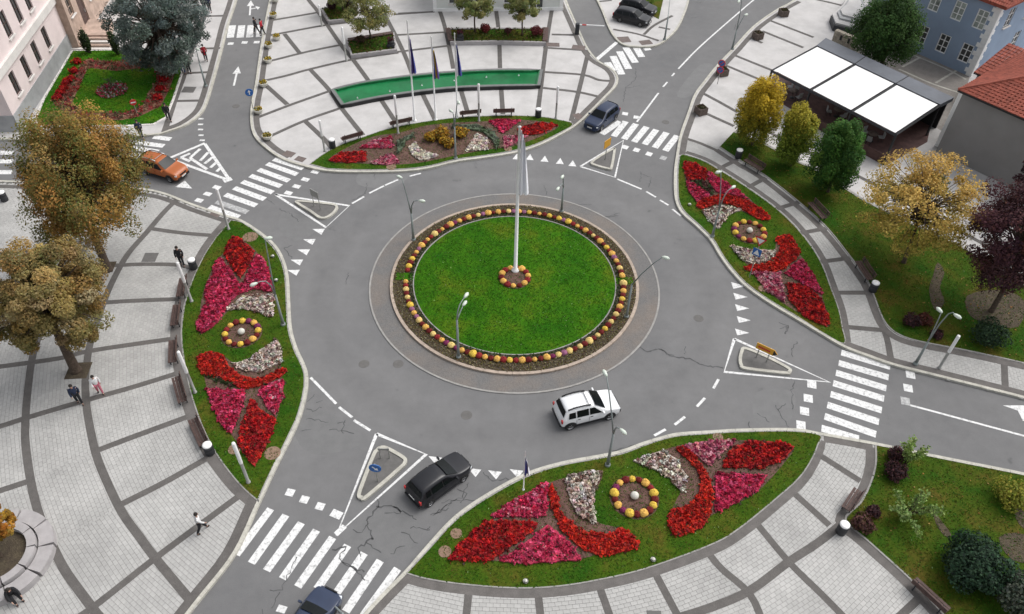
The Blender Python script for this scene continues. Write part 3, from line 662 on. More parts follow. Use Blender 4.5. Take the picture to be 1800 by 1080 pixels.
mark('centre_line', z4((570, 485), (700, 350), (850, 215), (1000, 85), (1100, 0)) + [(1375, -40)], .16, k=4)
stripes([z4((70, 440), (108, 500)), z4((110, 395), (172, 525)), z4((155, 362), (220, 486)), z4((200, 335), (268, 442)), z4((275, 338), (312, 402)), z4((345, 340), (360, 355))], .7)
mark('stop_line', z4((-5, 420), (138, 298)), .4)
zr = lambda *p: Z(p, 1350, 500, 4)
stripes([zr((515, 480), (860, 582)), zr((497, 553), (848, 655)), zr((478, 622), (832, 732)), zr((458, 695), (816, 805)), zr((440, 772), (800, 886)), zr((417, 848), (780, 968)), zr((398, 928), (760, 1056)), zr((376, 1012), (640, 1088))], .52, worn=(6,))
for p in ((308, 704), (283, 802), (257, 892), (232, 990), (1002, 636), (985, 730), (966, 822)):
    q = zr(p)[0]; mark('yield_dash', [(q[0] - 8, q[1] - 1.5), (q[0] + 8, q[1] + 1.5)], .6)
mark('centre_line', zr((1000, 850), (1800, 1066)) + [(1900, 793)], .14)
poly_mark('arrow_marking', [(1763, 713), (1800, 713), (1850, 728), (1860, 755), (1798, 740), (1789, 722)])
zs = lambda *p: Z(p, 350, 760, 3.376)
stripes([zs((425, 455), (220, 728)), zs((515, 492), (310, 778)), zs((607, 538), (400, 822)), zs((697, 582), (495, 870)), zs((793, 625), (585, 918)), zs((882, 672), (700, 930)), zs((980, 718), (770, 1020)), zs((1075, 762), (870, 1065)), zs((1178, 810), (975, 1090))], .42, worn=(1, 2, 5, 7))
for p in ((540, 358), (625, 400), (718, 440), (490, 1050), (600, 1100)):
    q = zs(p)[0]; mark('yield_dash', [(q[0] - 3, q[1] + 6), (q[0] + 3, q[1] - 6)], .45)
q = zs((815, 487))[0]; mark('yield_dash', [(q[0] - 4, q[1] + 6), (q[0] + 4, q[1] - 6)], .6)
def tri_marks(lst):
    for t in lst: poly_mark('give_way_triangle', t)
tri_marks([[(x - 12, y - 7), (x + 12, y - 4), (x + 2, y + 9)] for x, y in ((765, 809), (834, 830), (870, 834), (908, 832))])
tri_marks([[(x - 11, y - 3), (x + 11, y - 3.5), (x + 5, y + 7)] for x, y in ((560, 406), (544, 424), (534, 442), (522, 460), (516, 478))])
tri_marks([[(x, y - 6), (x + 4, y + 6), (x + 25, y + 1.5)] for x, y in ((1285, 502), (1289, 521), (1292, 541), (1295, 562), (1292, 584))])
tri_marks([[(x - 7, y + 4), (x + 7, y + 5), (x + 1, y - 6)] for x, y in ((908, 276), (931, 277), (957, 280), (984, 284), (1006, 288))])
tri_marks([[(308, 329), (338, 332), (325, 318)]])
def dash(lst, wd=.16):
    for a, b in lst: mark('edge_dash', [a, b], wd)
dash([((1085, 315), (1128, 333)), ((1136, 337), (1153, 347)), ((1160, 352), (1175, 361)), ((1182, 368), (1197, 380))])
dash([((1263, 667), (1254, 683)), ((1239, 700), (1225, 715)), ((1204, 733), (1186, 747)), ((1170, 755), (1150, 766))])
dash([((546, 664), (591, 710)), ((596, 716), (619, 734)), ((622, 739), (651, 757))])
dash([((619, 358), (640, 346)), ((649, 340), (675, 327)), ((677, 326), (700, 316)), ((720, 310), (740, 305))])
# painted triangles round the splitter islands
def outline(px, wd=.2):
    P = [tuple(p[:2]) for p in GP(px)]
    MB().strip(P + [P[0]], wd, .0005, .006).build('splitter_outline', PT, ROAD)
outline([(662, 763), (749, 799), (592, 940)]); outline([(484, 342), (614, 362), (573, 400)])
outline([(1291, 596), (1273, 654), (1458, 672)]); outline([(1020, 293), (1081, 312), (1096, 247)], .17)
for i, a in enumerate(([(296, 279), (360, 252)], [(360, 253), (403, 316)], [(297, 279), (402, 317)])): mark('splitter_outline', a, .26, .0053 + i * .0004)
for i, a in enumerate(([(318, 277), (334, 270)], [(318, 277), (334, 284)], [(334, 278), (352, 262)], [(334, 278), (364, 298)], [(352, 283), (366, 268)], [(360, 288), (373, 277)], [(370, 295), (380, 286)], [(381, 302), (388, 295)])): mark('chevron_stripe', a, .26, .0066 + i * .0003)
mark('chevron_stripe', [(393, 319), (407, 314)], .5, .0095)
mark('give_way_bar', [(590, 940), (606, 925)], .3, .0068)
# patches of newer and older asphalt, round manhole covers
for px, c in ((zs((880, 650), (1040, 470), (1240, 470), (1330, 600), (1200, 720), (980, 760)), .165), ([(500, 372), (545, 385), (560, 402), (520, 425), (490, 400)], .172), ([(520, 720), (580, 725), (640, 775), (560, 800), (520, 770)], .168), ([(1255, 120), (1215, 168), (1190, 165), (1230, 115)], .182), ([(640, 300), (720, 302), (690, 330), (630, 325)], .182), ([(1330, 690), (1395, 690), (1385, 745), (1330, 745)], .176)):
    key = 'asphalt_patch_%d' % int(c * 1000)
    if key not in M: M[key] = mat('asphalt_patch', (c * .93,) * 3, .9, col2=(c * 1.05,) * 3, scale=1.6, bump=.25, bscale=45, fine=.14, detail=9)
    MB().prism(sm(px, 0, 4, True), .0002, .0022).build('asphalt_patch', M[key], ROAD)
for px in ((415, 187), (640, 640), (1228, 560), (820, 730), (1170, 215), (700, 640)):
    p = G(*px); MB().lathe([(.34, .0005), (.33, .006), (.28, .007), (.01, .007)], (p.x, p.y, 0), 20).build('manhole_cover', M['grate'], ROAD)
# arrows
def arrow(tail, head, wd=.18, hw=.38):
    a, b = G(*tail), G(*head); d = (b - a).normalized(); n = Vector((-d.y, d.x, 0)); L = (b - a).length; h = a + d * (L * .62)
    pts = [a + n * wd / 2, h + n * wd / 2, h + n * hw, b, h - n * hw, h - n * wd / 2, a - n * wd / 2]
    MB().prism([(p.x, p.y) for p in pts], .0005, .005).build('arrow_marking', PT, ROAD)
arrow((411, 151), (419, 117)); arrow((439, 27), (441, 1)); arrow((441, 16), (457, 13), .2, .5)
# tar filled cracks
def crack(px, wd=.05, jit=.10):
    pts = []
    P = [G(x, y) for x, y in px]
    for a, b in zip(P[:-1], P[1:]):
        n = max(2, int((b - a).length / .16))
        for k in range(n): pts.append(a.lerp(b, k / n) + Vector((random.gauss(0, jit * .5), random.gauss(0, jit * .5), 0)))
    pts.append(P[-1]); mb = MB(); L = []; Rr = []
    for k, p in enumerate(pts):
        t = (pts[min(k + 1, len(pts) - 1)] - pts[max(k - 1, 0)]).normalized(); nn = Vector((-t.y, t.x, 0)) * wd * random.uniform(.25, 1.0); L.append(p + nn); Rr.append(p - nn)
    for k in range(len(pts) - 1): mb.quad([(q.x, q.y, .0072) for q in (L[k], Rr[k], Rr[k + 1], L[k + 1])])
    mb.build('tar_crack', M['crack'], ROAD)
def zz(ox, oy, s, *p): return [(ox + x / s, oy + y / s) for x, y in p]
cr = [zz(1000, 500, 4, (500, 440), (550, 475), (640, 455), (710, 505), (850, 525), (920, 560), (1085, 590)), zz(1000, 500, 4, (640, 460), (740, 500)), zz(1000, 500, 4, (820, 440), (810, 490)),
      zz(1000, 500, 4, (1455, 850), (1470, 890), (1550, 1005)), zz(1000, 500, 4, (1470, 885), (1525, 840)), zz(1000, 500, 4, (1590, 680), (1565, 790), (1570, 880)), zz(1000, 500, 4, (1340, 910), (1410, 970)), zz(1000, 500, 4, (1480, 310), (1540, 290), (1520, 350)), zz(1000, 500, 4, (1600, 400), (1565, 450), (1575, 510)), zz(1000, 500, 4, (1265, 960), (1275, 1010)),
      zz(1350, 500, 4, (90, 270), (140, 290), (125, 350)),
      zs((1050, 400), (1060, 440), (1000, 520), (1030, 640)), zs((1060, 450), (1150, 440), (1290, 520)), zs((910, 585), (960, 600), (1010, 540)), zs((1030, 620), (940, 690), (960, 740)), zs((790, 700), (860, 680), (830, 760), (980, 830)), zs((1200, 590), (1300, 660)), zs((1140, 735), (1170, 690), (1225, 675)), zs((1390, 490), (1480, 450)), zs((1440, 420), (1560, 390), (1600, 300)), zs((1250, 570), (1370, 580)), zs((850, 770), (920, 810), (985, 880)), zs((420, 940), (490, 935), (520, 870), (580, 740)), zs((480, 945), (430, 1045)), zs((375, 1050), (380, 1090)), zs((1480, 440), (1520, 400), (1690, 410)), zs((1000, 660), (1080, 715)), zs((1160, 440), (1200, 480), (1100, 480)), zs((1420, 480), (1470, 430)),
      zz(300, 500, 4, (960, 830), (1010, 770)), zz(300, 500, 4, (960, 880), (1000, 890), (1060, 870)), zz(300, 500, 4, (950, 950), (1030, 955), (1110, 970)), zz(300, 500, 4, (920, 1030), (990, 1020)), zz(300, 500, 4, (1130, 1020), (1210, 1030), (1290, 1050)), zz(300, 500, 4, (1220, 950), (1215, 1050)), zz(300, 500, 4, (1180, 980), (1230, 970)), zz(300, 500, 4, (1030, 830), (1070, 815)),
      z7((590, 750), (655, 725)), z7((600, 750), (650, 820)), z7((1235, 225), (1235, 265)), z7((1170, 360), (1180, 290)), z7((1050, 910), (1030, 1000)), z7((560, 470), (640, 500), (700, 560)), z7((1080, 410), (1170, 360)), z7((480, 400), (530, 440)),
      Z([(1030, 310), (1040, 370)], 700, 250, 4), Z([(1250, 440), (1360, 440)], 700, 250, 4), Z([(1450, 530), (1560, 500)], 700, 250, 4), Z([(1710, 210), (1700, 280)], 700, 250, 4),
      Z([(300, 220), (380, 250), (360, 320)], 1050, 250, 4), Z([(20, 530), (150, 520)], 1050, 250, 4),
      z4((270, 480), (270, 560), (200, 620), (180, 720)), z4((200, 620), (300, 605)), z4((960, 210), (1000, 130)),
      zz(750, 760, 3.376, (180, 330), (230, 370), (200, 420)), zz(750, 760, 3.376, (330, 240), (400, 290), (470, 270), (530, 300)), zz(750, 760, 3.376, (20, 490), (150, 420)), zz(750, 760, 3.376, (790, 195), (900, 170), (1050, 130)), zz(750, 760, 3.376, (1110, 115), (1270, 70)), zz(750, 760, 3.376, (0, 580), (20, 560)),
      z4((660, 130), (710, 120)), z4((700, 20), (740, 15))]
for i, c in enumerate(cr): crack(c, .034 if i not in (0, 11, 12, 14, 15) else .06)
# kerbed splitter islands
def splitter(px, par_z=.13):
    P = sm(px, .1, 4, closed=True)
    o = tag(MB().prism(P, -.02, .1).build('splitter_island', M['grate']), kind='structure')
    MB().strip(P, .2, -.02, .15, closed=True).build('kerb', M['kerb'], o)
splitter([(663, 792), (668, 788), (679, 788), (708, 804), (712, 813), (700, 826), (645, 873), (636, 875), (631, 870), (640, 843), (657, 800)])
splitter([(524, 354), (560, 357), (589, 361), (590, 370), (577, 381), (563, 383), (545, 371), (524, 358)])
splitter([(1304, 618), (1311, 613), (1350, 629), (1386, 648), (1387, 654), (1380, 656), (1312, 648), (1303, 642), (1301, 632)])
splitter([(1041, 285), (1060, 272), (1079, 262), (1080, 266), (1075, 294), (1070, 297), (1045, 290)])

# ================================================================== GRASS AND FLOWERS
GREENS = [(0.025, 0.11, 0.004), (0.045, 0.155, 0.006), (0.08, 0.165, 0.01), (0.035, 0.13, 0.008)]
BROWNS = [(0.10, 0.09, 0.016), (0.13, 0.10, 0.024), (0.075, 0.09, 0.01)]
def tufts(name, poly, z, dens, par, brown=0.15, size=.055, zfun=None, holes=()):
    P = scatter(poly, dens)
    for h in holes: P = P[~inpoly(P, h)]
    n = len(P); zz_ = np.full(n, z) if zfun is None else np.array([zfun(x, y) for x, y in P])
    C = np.column_stack([P, zz_ + .02 + .02 * rng.random(n)])
    cols = pal(n, GREENS + BROWNS + [(.26, .36, .16)], [3, 4, 2, 3, brown * 4, brown * 3, brown * 5, .25], .22)
    tag(leaf_obj(name, C, size, cols, par, up=.5, aspect=.35), kind='stuff')
tufts('grass', circ(RL - .05, 60), 0, 130, ISL, .04, zfun=island_z)
tufts('grass', BED_L, .155, 90, PL_LEFT, .5); tufts('grass', BED_S, .155, 90, PL_SE, .55); tufts('grass', BED_R, .155, 80, PL_NE, .4); tufts('grass', BED_N, .155, 70, PL_N, .5)
PARKV = [p for p in PARK if -60 < p[0] < 60 and p[1] < 75]
tufts('grass', PARKV, .15, 55, PL_NE, 1.0, .06)
GV = [tuple(p[:2]) for p in GP([(1541, 784), (1615, 800), (1700, 817), (1860, 850), (1860, 1120), (1695, 1120)] + E_SEG[::-1][1:-1], ZP)]
tufts('grass', GV, .15, 80, PL_SE, .7, .06)
tufts('grass', TH_POLY, .15, 70, PL_NW, .05, .07, holes=([tuple(p[:2]) for p in GP(TH_MID, ZP)],)); tufts('grass', [tuple(p[:2]) for p in GP(TH_IN, ZP)], .166, 70, PL_NW, .05, .07)
# fallen leaves on the park lawns
for poly, par, nn in ((PARKV, PL_NE, 1.6), (GV, PL_SE, 1.0)):
    P = scatter(poly, nn); C = np.column_stack([P, np.full(len(P), .19)])
    tag(leaf_obj('fallen_leaves', C, .06, pal(len(P), [(.32, .17, .04), (.2, .09, .03), (.36, .24, .08)]), par, up=2.5), kind='stuff')

RED = [(.42, .010, .012), (.32, .008, .014), (.50, .022, .014), (.22, .009, .012)]
ORR = [(.55, .028, .012), (.45, .016, .012), (.34, .014, .012)]
PINK = [(.52, .028, .095), (.42, .02, .065), (.58, .07, .16), (.34, .015, .05)]
PALEP = [(.50, .16, .22), (.42, .08, .14), (.58, .30, .33), (.3, .03, .08)]
WHT = [(.66, .60, .53), (.58, .50, .44), (.72, .66, .60), (.25, .15, .12), (.55, .42, .38)]
DARKG = [(.03, .055, .018), (.05, .06, .02), (.06, .035, .025), (.09, .03, .03)]
SAGE = [(.11, .14, .10), (.08, .12, .06), (.14, .16, .12)]
def patch(px, colors, label, cat='flower bed', dens=26, step=.19, hgt_=.19, size=.068, gap=0.0, thin=0.0, name='flower_patch', z=.17, smoothk=0, cover=.95):
    poly = [tuple(p[:2]) for p in GP(px, .2)] if not smoothk else sm(px, .2, smoothk, True)
    cq = np.array(poly).mean(0); poly = [tuple(cq + (np.array(p) - cq) * 1.09) for p in poly]; rag = []
    for a, b in zip(poly, poly[1:] + poly[:1]):
        m_ = max(1, int(math.hypot(b[0] - a[0], b[1] - a[1]) / .17))
        rag += [(a[0] + (b[0] - a[0]) * q / m_ + random.gauss(0, .028), a[1] + (b[1] - a[1]) * q / m_ + random.gauss(0, .028)) for q in range(m_)]
    key = 'carpet_%d' % int(1e4 * sum(sum(c) * (q + 1) for q, c in enumerate(colors)))
    if key not in M:
        c_ = np.array(colors); a_, b_ = c_[:2].mean(0), c_[-2:].mean(0) * .55 + np.array(DARKG[0]) * .45
        M[key] = mat('planted_carpet', tuple(b_), 0.95, col2=tuple(a_), scale=7, lo=.36, hi=.6, bump=1.0, bscale=14, fine=.3)
    th = MB().prism(rag, .1, z + hgt_ * (.55 if not thin else .15)).build(name, M[key])
    Q = gridpts(poly, step, rng.random() * 1.5, step * .13)
    if thin: Q = Q[rng.random(len(Q)) > thin]
    k = dens; n = len(Q)
    if n == 0: return
    base = np.repeat(Q, k, 0); hh = np.repeat(.75 + .5 * rng.random(n), k); r = rng.normal(0, step * .36, (n * k, 2))
    rr2 = (r ** 2).sum(1) / step ** 2 * .7
    zc = z + hgt_ * hh * np.clip(1 - 1.2 * rr2, .25, 1) * (.55 + .45 * rng.random(n * k))
    C = np.column_stack([base + r, zc])
    pc = np.repeat(pal(n, colors, None, .22), k, 0) * (1 + rng.normal(0, .22, (n * k, 1)))
    low = (rng.random(n * k) > cover) | (zc < z + hgt_ * .24)
    g = pal(n * k, DARKG, None, .2); pc[low] = g[low]
    leaf_obj('blossoms', C, size, np.clip(pc, .003, 1), th, M['petal'], up=.9, aspect=.8)['kind'] = 'stuff'
    # green base leaves of the plants belong to the same planted patch
    tag(th, label, cat); return th
def soil(px, par, z=.165, m='soil', k=4):
    MB().prism(sm(px, .15, k, True), .1, z).build('bed_soil', M[m], par)
zA = lambda *p: Z(p, 300, 380, 4.909); zB = lambda *p: Z(p, 300, 580, 3.6)
zC = lambda *p: Z(p, 1050, 250, 4); zD = lambda *p: Z(p, 750, 760, 3.376); zE = lambda *p: Z(p, 600, 180, 6)
# left bed
soil([(413, 417), (398, 440), (382, 458), (365, 492), (354, 528), (351, 570), (358, 579), (382, 568), (402, 547), (425, 541), (460, 549), (478, 557), (480, 522), (473, 482), (457, 452), (440, 432)], PL_LEFT)
soil([(355, 627), (388, 624), (410, 638), (432, 638), (462, 616), (486, 598), (492, 612), (496, 668), (494, 702), (485, 740), (468, 782), (447, 814), (420, 782), (405, 762), (385, 737), (371, 706), (361, 672)], PL_LEFT)
patch(zA((555, 190), (620, 235), (705, 310), (690, 380), (600, 520), (540, 430), (475, 330), (510, 240)), RED, 'crimson diamond of bedding flowers at the northern tip of the left bed')
patch(zA((430, 375), (500, 470), (565, 575), (420, 680), (320, 715), (308, 620), (360, 520), (395, 410)), PINK, 'pink flower wedge left of the crimson diamond, northern half of the left bed')
patch(zA((750, 340), (800, 390), (845, 480), (855, 575), (650, 555), (690, 460), (715, 390)), PINK, 'small pink flower wedge right of the crimson diamond beside the lamp, left bed')
patch(zA((830, 605), (640, 600), (480, 645), (350, 730), (290, 820), (250, 930), (290, 980), (400, 920), (460, 820), (560, 700), (700, 640), (840, 660)), PINK, 'long curved pink flower band above the mum ring of the left bed', smoothk=3)
patch(zA((870, 690), (730, 685), (620, 710), (510, 805), (650, 795), (780, 830), (870, 865)), WHT, 'white flower wedge above the mum ring of the left bed', step=.19, size=.065, cover=.85)
patch(zB((660, 70), (685, 110), (695, 200), (560, 260), (470, 250), (400, 210), (470, 205), (560, 150)), WHT, 'white flower wedge below the mum ring of the left bed', step=.19, size=.065, cover=.85)
patch(zB((200, 170), (320, 160), (360, 210), (400, 262), (470, 295), (560, 308), (690, 250), (700, 272), (600, 330), (500, 360), (430, 350), (330, 300), (250, 285), (205, 265)), ORR, 'curved scarlet flower band below the mum ring of the left bed', smoothk=3)
patch(zB((225, 290), (300, 300), (400, 340), (430, 358), (380, 356), (290, 322)), DARKG, 'sparse green strip under the scarlet band of the left bed', thin=.3, hgt_=.15)
patch(zB((238, 385), (462, 400), (440, 500), (400, 600), (380, 650), (310, 570), (262, 460)), PINK, 'magenta flower wedge in the lower left of the left bed')
patch(zB((565, 390), (640, 345), (705, 325), (705, 420), (660, 530), (610, 480)), PINK + PALEP[:1], 'narrow pink flower wedge in the lower right of the left bed by the road')
patch(zB((515, 450), (560, 510), (655, 580), (620, 680), (530, 845), (440, 720), (450, 620), (490, 520)), RED, 'crimson diamond of flowers at the southern tip of the left bed')
# right bed
soil([(1203, 286), (1225, 288), (1247, 302), (1290, 330), (1320, 352), (1348, 383), (1330, 384), (1304, 372), (1280, 374), (1263, 400), (1246, 386), (1228, 358), (1207, 325)], PL_NE)
soil([(1287, 433), (1320, 442), (1360, 440), (1365, 418), (1385, 416), (1400, 440), (1415, 460), (1430, 485), (1445, 520), (1457, 568), (1448, 573), (1405, 551), (1370, 529), (1345, 506), (1322, 476), (1308, 460)], PL_NE)
patch(zC((615, 145), (690, 155), (770, 210), (750, 262), (640, 262), (620, 200)), RED, 'red flower patch at the northern tip of the right bed')
patch(zC((640, 268), (740, 268), (800, 300), (810, 355), (780, 365), (700, 310)), DARKG, 'dull leafy patch under the red tip of the right bed', thin=.3, hgt_=.16)
patch(zC((628, 280), (700, 312), (780, 372), (700, 412), (650, 350)), PINK, 'small pink flower wedge by the kerb at the top of the right bed')
patch(zC((780, 215), (870, 270), (980, 340), (1045, 392), (930, 362), (845, 350), (800, 290)), PINK, 'long pink flower wedge by the path at the top of the right bed')
patch(zC((722, 430), (850, 385), (980, 395), (1100, 450), (1195, 530), (1110, 532), (1000, 462), (870, 430), (750, 470)), ORR, 'curved red flower band above the mum ring of the right bed', smoothk=3)
patch(zC((750, 490), (860, 455), (1000, 480), (920, 510), (850, 600), (790, 550)), WHT, 'white flower wedge above the mum ring of the right bed', step=.19, size=.065, cover=.8)
patch(zC((950, 735), (1070, 760), (1240, 770), (1180, 830), (1080, 850), (1020, 820)), WHT, 'white flower wedge below the mum ring of the right bed under the blue sign', step=.19, size=.065, cover=.8)
patch(zC((1250, 690), (1340, 668), (1390, 740), (1402, 790), (1335, 862), (1230, 908), (1090, 902), (1060, 872), (1200, 850), (1270, 790), (1290, 740)), ORR, 'hooked scarlet flower band below the mum ring of the right bed', smoothk=3)
patch(zC((1440, 835), (1510, 930), (1572, 1062), (1330, 925)), PINK, 'magenta flower wedge by the path in the lower right bed')
patch([(1325, 480), (1370, 483), (1376, 520), (1378, 530), (1350, 511)], PALEP, 'pale pink flower wedge by the kerb in the lower right bed')
patch([(1387, 501), (1415, 506), (1442, 527), (1455, 564), (1450, 571), (1412, 553), (1390, 528)], RED, 'crimson flower patch at the southern tip of the right bed')
# bottom bed
soil([(795, 981), (815, 954), (855, 919), (900, 884), (950, 856), (995, 840), (1058, 831), (1040, 880), (1047, 916), (1090, 930), (1114, 955), (1060, 972), (1010, 985), (930, 989), (860, 986)], PL_SE)
soil([(1117, 811), (1165, 792), (1205, 781), (1265, 774), (1330, 776), (1393, 785), (1380, 812), (1346, 851), (1320, 873), (1265, 899), (1187, 935), (1181, 900), (1195, 868), (1203, 850), (1190, 835), (1150, 821)], PL_SE)
patch(zD((692, 315), (706, 320), (700, 492), (400, 492), (500, 420), (600, 365)), PINK + PALEP[:1], 'pink flower triangle near the kerb in the western half of the bottom bed')
patch(zD((350, 540), (642, 545), (600, 600), (380, 752), (150, 745), (220, 660)), RED, 'large crimson flower patch at the western tip of the bottom bed')
patch(zD((720, 560), (780, 612), (850, 682), (905, 752), (620, 772), (450, 762), (560, 690)), PINK, 'magenta flower triangle by the paved walk in the bottom bed', step=.23, cover=.85)
patch(zD((755, 322), (785, 400), (800, 470), (855, 530), (950, 590), (1070, 600), (1140, 570), (1232, 660), (1170, 692), (1050, 712), (930, 682), (830, 592), (780, 500), (750, 420)), ORR, 'long curved scarlet flower band left of the mum ring in the bottom bed', smoothk=3)
patch(zD((835, 275), (930, 255), (1030, 245), (1000, 330), (980, 420), (1000, 525), (900, 480), (860, 400)), WHT, 'white flower wedge left of the mum ring in the bottom bed', step=.19, size=.065, cover=.82)
patch(zD((1245, 175), (1400, 120), (1480, 170), (1530, 260), (1510, 345), (1440, 270), (1350, 215)), WHT, 'white flower wedge right of the mum ring in the bottom bed', step=.19, size=.065, cover=.82)
patch(zD((1490, 118), (1560, 130), (1640, 230), (1682, 330), (1672, 470), (1620, 550), (1480, 588), (1455, 470), (1570, 420), (1622, 330), (1600, 230)), ORR, 'hooked scarlet flower band right of the mum ring in the bottom bed', smoothk=3)
patch([(1208, 785), (1240, 778), (1290, 776), (1264, 800), (1245, 816)], PALEP, 'pale pink flower triangle by the kerb in the eastern bottom bed')
patch([(1275, 820), (1292, 789), (1320, 778), (1370, 780), (1392, 787), (1375, 806), (1340, 821)], RED, 'crimson flower patch at the eastern tip of the bottom bed')
patch([(1262, 835), (1345, 838), (1330, 860), (1300, 880), (1262, 897)], PINK, 'pink flower wedge by the walk in the eastern bottom bed')
# top bed
soil([(578, 284), (606, 262), (655, 241), (705, 233), (750, 221), (800, 216), (850, 214), (915, 211), (980, 219), (962, 235), (905, 257), (860, 263), (800, 274), (735, 287), (680, 290), (640, 288)], PL_N)
patch([(580, 282), (602, 270), (640, 268), (641, 284), (612, 286)], RED, 'bright red flower patch at the western tip of the top bed', step=.23)
patch(zE((205, 480), (330, 418), (520, 368), (525, 480)), PINK + PALEP, 'pink flower triangle at the plaza edge in the western top bed', step=.23)
patch(zE((320, 642), (430, 590), (530, 555), (605, 632), (480, 660)), PALEP, 'pale pink flower patch by the kerb in the western top bed', step=.23)
patch(zE((725, 480), (780, 438), (850, 510), (1005, 560), (900, 598), (820, 607), (760, 550)), WHT[:3], 'white flower wedge left of the golden bushes in the top bed', step=.23)
patch(zE((1430, 338), (1530, 400), (1532, 492), (1318, 506), (1370, 440)), WHT[:3], 'white flower wedge right of the golden bushes in the top bed', step=.23)
patch([(862, 214), (880, 212), (913, 212), (884, 233)], PINK, 'pink flower triangle at the plaza edge in the eastern top bed', step=.23)
patch([(913, 230), (920, 224), (950, 217), (977, 221), (950, 235), (925, 237)], RED, 'red flower patch at the eastern tip of the top bed', step=.23)
patch([(887, 241), (927, 240), (905, 252), (887, 260)], PALEP, 'pale pink flower patch by the kerb in the eastern top bed', step=.23)
for px, lb in ((zE((600, 420), (700, 370), (760, 345), (740, 380), (680, 410), (640, 500), (600, 540)), 'grey green sage strip curving round the western golden bushes'), (zE((1200, 255), (1430, 255), (1600, 330), (1650, 420), (1620, 490), (1590, 400), (1480, 310), (1200, 285)), 'grey green sage strip curving round the eastern golden bushes')):
    patch(px, SAGE, lb, 'ground cover', step=.3, hgt_=.3, name='sage_strip', cover=1)
# rows of small bedding plants on the island's outer ring
Q = []
for r in (RK * .915, RK * .935, RK * .955, RK * .974):
    n = int(2 * math.pi * r / .2); t = np.linspace(0, 2 * math.pi, n, endpoint=False) + rng.random(); Q.append(np.column_stack([CX + r * np.cos(t), CY + r * np.sin(t)]))
Q = np.concatenate(Q) + rng.normal(0, .025, (sum(len(q) for q in Q), 2)); k = 7
C = np.column_stack([np.repeat(Q, k, 0) + rng.normal(0, .05, (len(Q) * k, 2)), .17 + .08 * rng.random(len(Q) * k)])
tag(leaf_obj('bedding_plants', C, .045, pal(len(C), [(.12, .12, .03), (.22, .19, .05), (.11, .08, .04), (.36, .32, .2), (.16, .09, .05)]), ISL, up=.8), kind='stuff')
t = rng.random(2600) * 2 * math.pi; r = RL + .12 + rng.random(2600) * .3
tag(leaf_obj('edge_plants', np.column_stack([CX + r * np.cos(t), CY + r * np.sin(t), .17 + .1 * rng.random(2600)]), .06, pal(2600, [(.03, .06, .015), (.05, .075, .02), (.2, .2, .16)], [4, 4, 1]), ISL, up=.5), kind='stuff')

# ---- chrysanthemum balls
def ball_mesh(name, m, rad, seed):
    rg = random.Random(seed); mb = MB(); n = 14
    for i in range(1):
        prof = [(0.02, rad * 1.25), (rad * .38, rad * 1.2), (rad * .7, rad * 1.0), (rad * .93, rad * .68), (rad, rad * .4), (rad * .9, rad * .12), (rad * .7, 0)]
        mb.lathe(prof, n=n, m=0)
    mb.v = [(x * (1 + rg.uniform(-.13, .13)), y * (1 + rg.uniform(-.13, .13)), z * (1 + rg.uniform(-.09, .09))) for x, y, z in mb.v]
    j = len(mb.v)
    for k in range(26):     # florets standing out of the dome, leaves round its foot
        a = rg.random() * 6.28; e = rg.uniform(.2, 1.4); p = Vector((math.cos(a) * math.cos(e), math.sin(a) * math.cos(e), math.sin(e) * 1.15 + .1)) * rad
        q = p.normalized(); s = rad * rg.uniform(.14, .26); tt = q.orthogonal().normalized(); bb = q.cross(tt)
        mb.quad([p - tt * s, p - bb * s, p + tt * s, p + bb * s], 0)
    for k in range(10):
        a = k * .628 + rg.uniform(-.2, .2); ca, sa = math.cos(a), math.sin(a)
        mb.quad([(ca * rad * .8 - sa * rad * .2, sa * rad * .8 + ca * rad * .2, .02), (ca * rad * .8 + sa * rad * .2, sa * rad * .8 - ca * rad * .2, .02), (ca * rad * 1.2, sa * rad * 1.2, rad * .35)], 1)
    return mb.mesh(name, [m, M['mumgreen']], smooth=True)
MUM = {}
for k in ('yellow', 'gold', 'pale', 'darkred', 'red', 'purple', 'mauve'):
    MUM[k] = [ball_mesh('mum_' + k, M['mum_' + k], .228 if k in ('yellow', 'gold', 'pale') else .205, s) for s in (hash(k) % 97, 5, 9)]
COLN = dict(yellow='yellow', gold='golden', pale='pale yellow', darkred='dark red', red='crimson', purple='purple', mauve='mauve')
def clock(a): return ('three', 'two', 'one', 'twelve', 'eleven', 'ten', 'nine', 'eight', 'seven', 'six', 'five', 'four')[int(round(a / (math.pi / 6))) % 12]
def mum(kind, x, y, z, where, sc=1.0, oc=None):
    o = inst('chrysanthemum', random.choice(MUM[kind]), (x, y, z), random.random() * 6, scale=sc * random.uniform(.82, 1.14))
    tag(o, '%s chrysanthemum ball %s%s' % (COLN[kind], ('at %s o\'clock ' % oc) if oc else '', where), 'chrysanthemum', 'chrysanthemum balls ' + where); return o
NM = 60; RM = RK * .884
def ordinal(n): return '%d%s' % (n, 'th' if 10 <= n % 100 <= 20 else {1: 'st', 2: 'nd', 3: 'rd'}.get(n % 10, 'th'))
cnt = {'left': 0, 'right': 0}
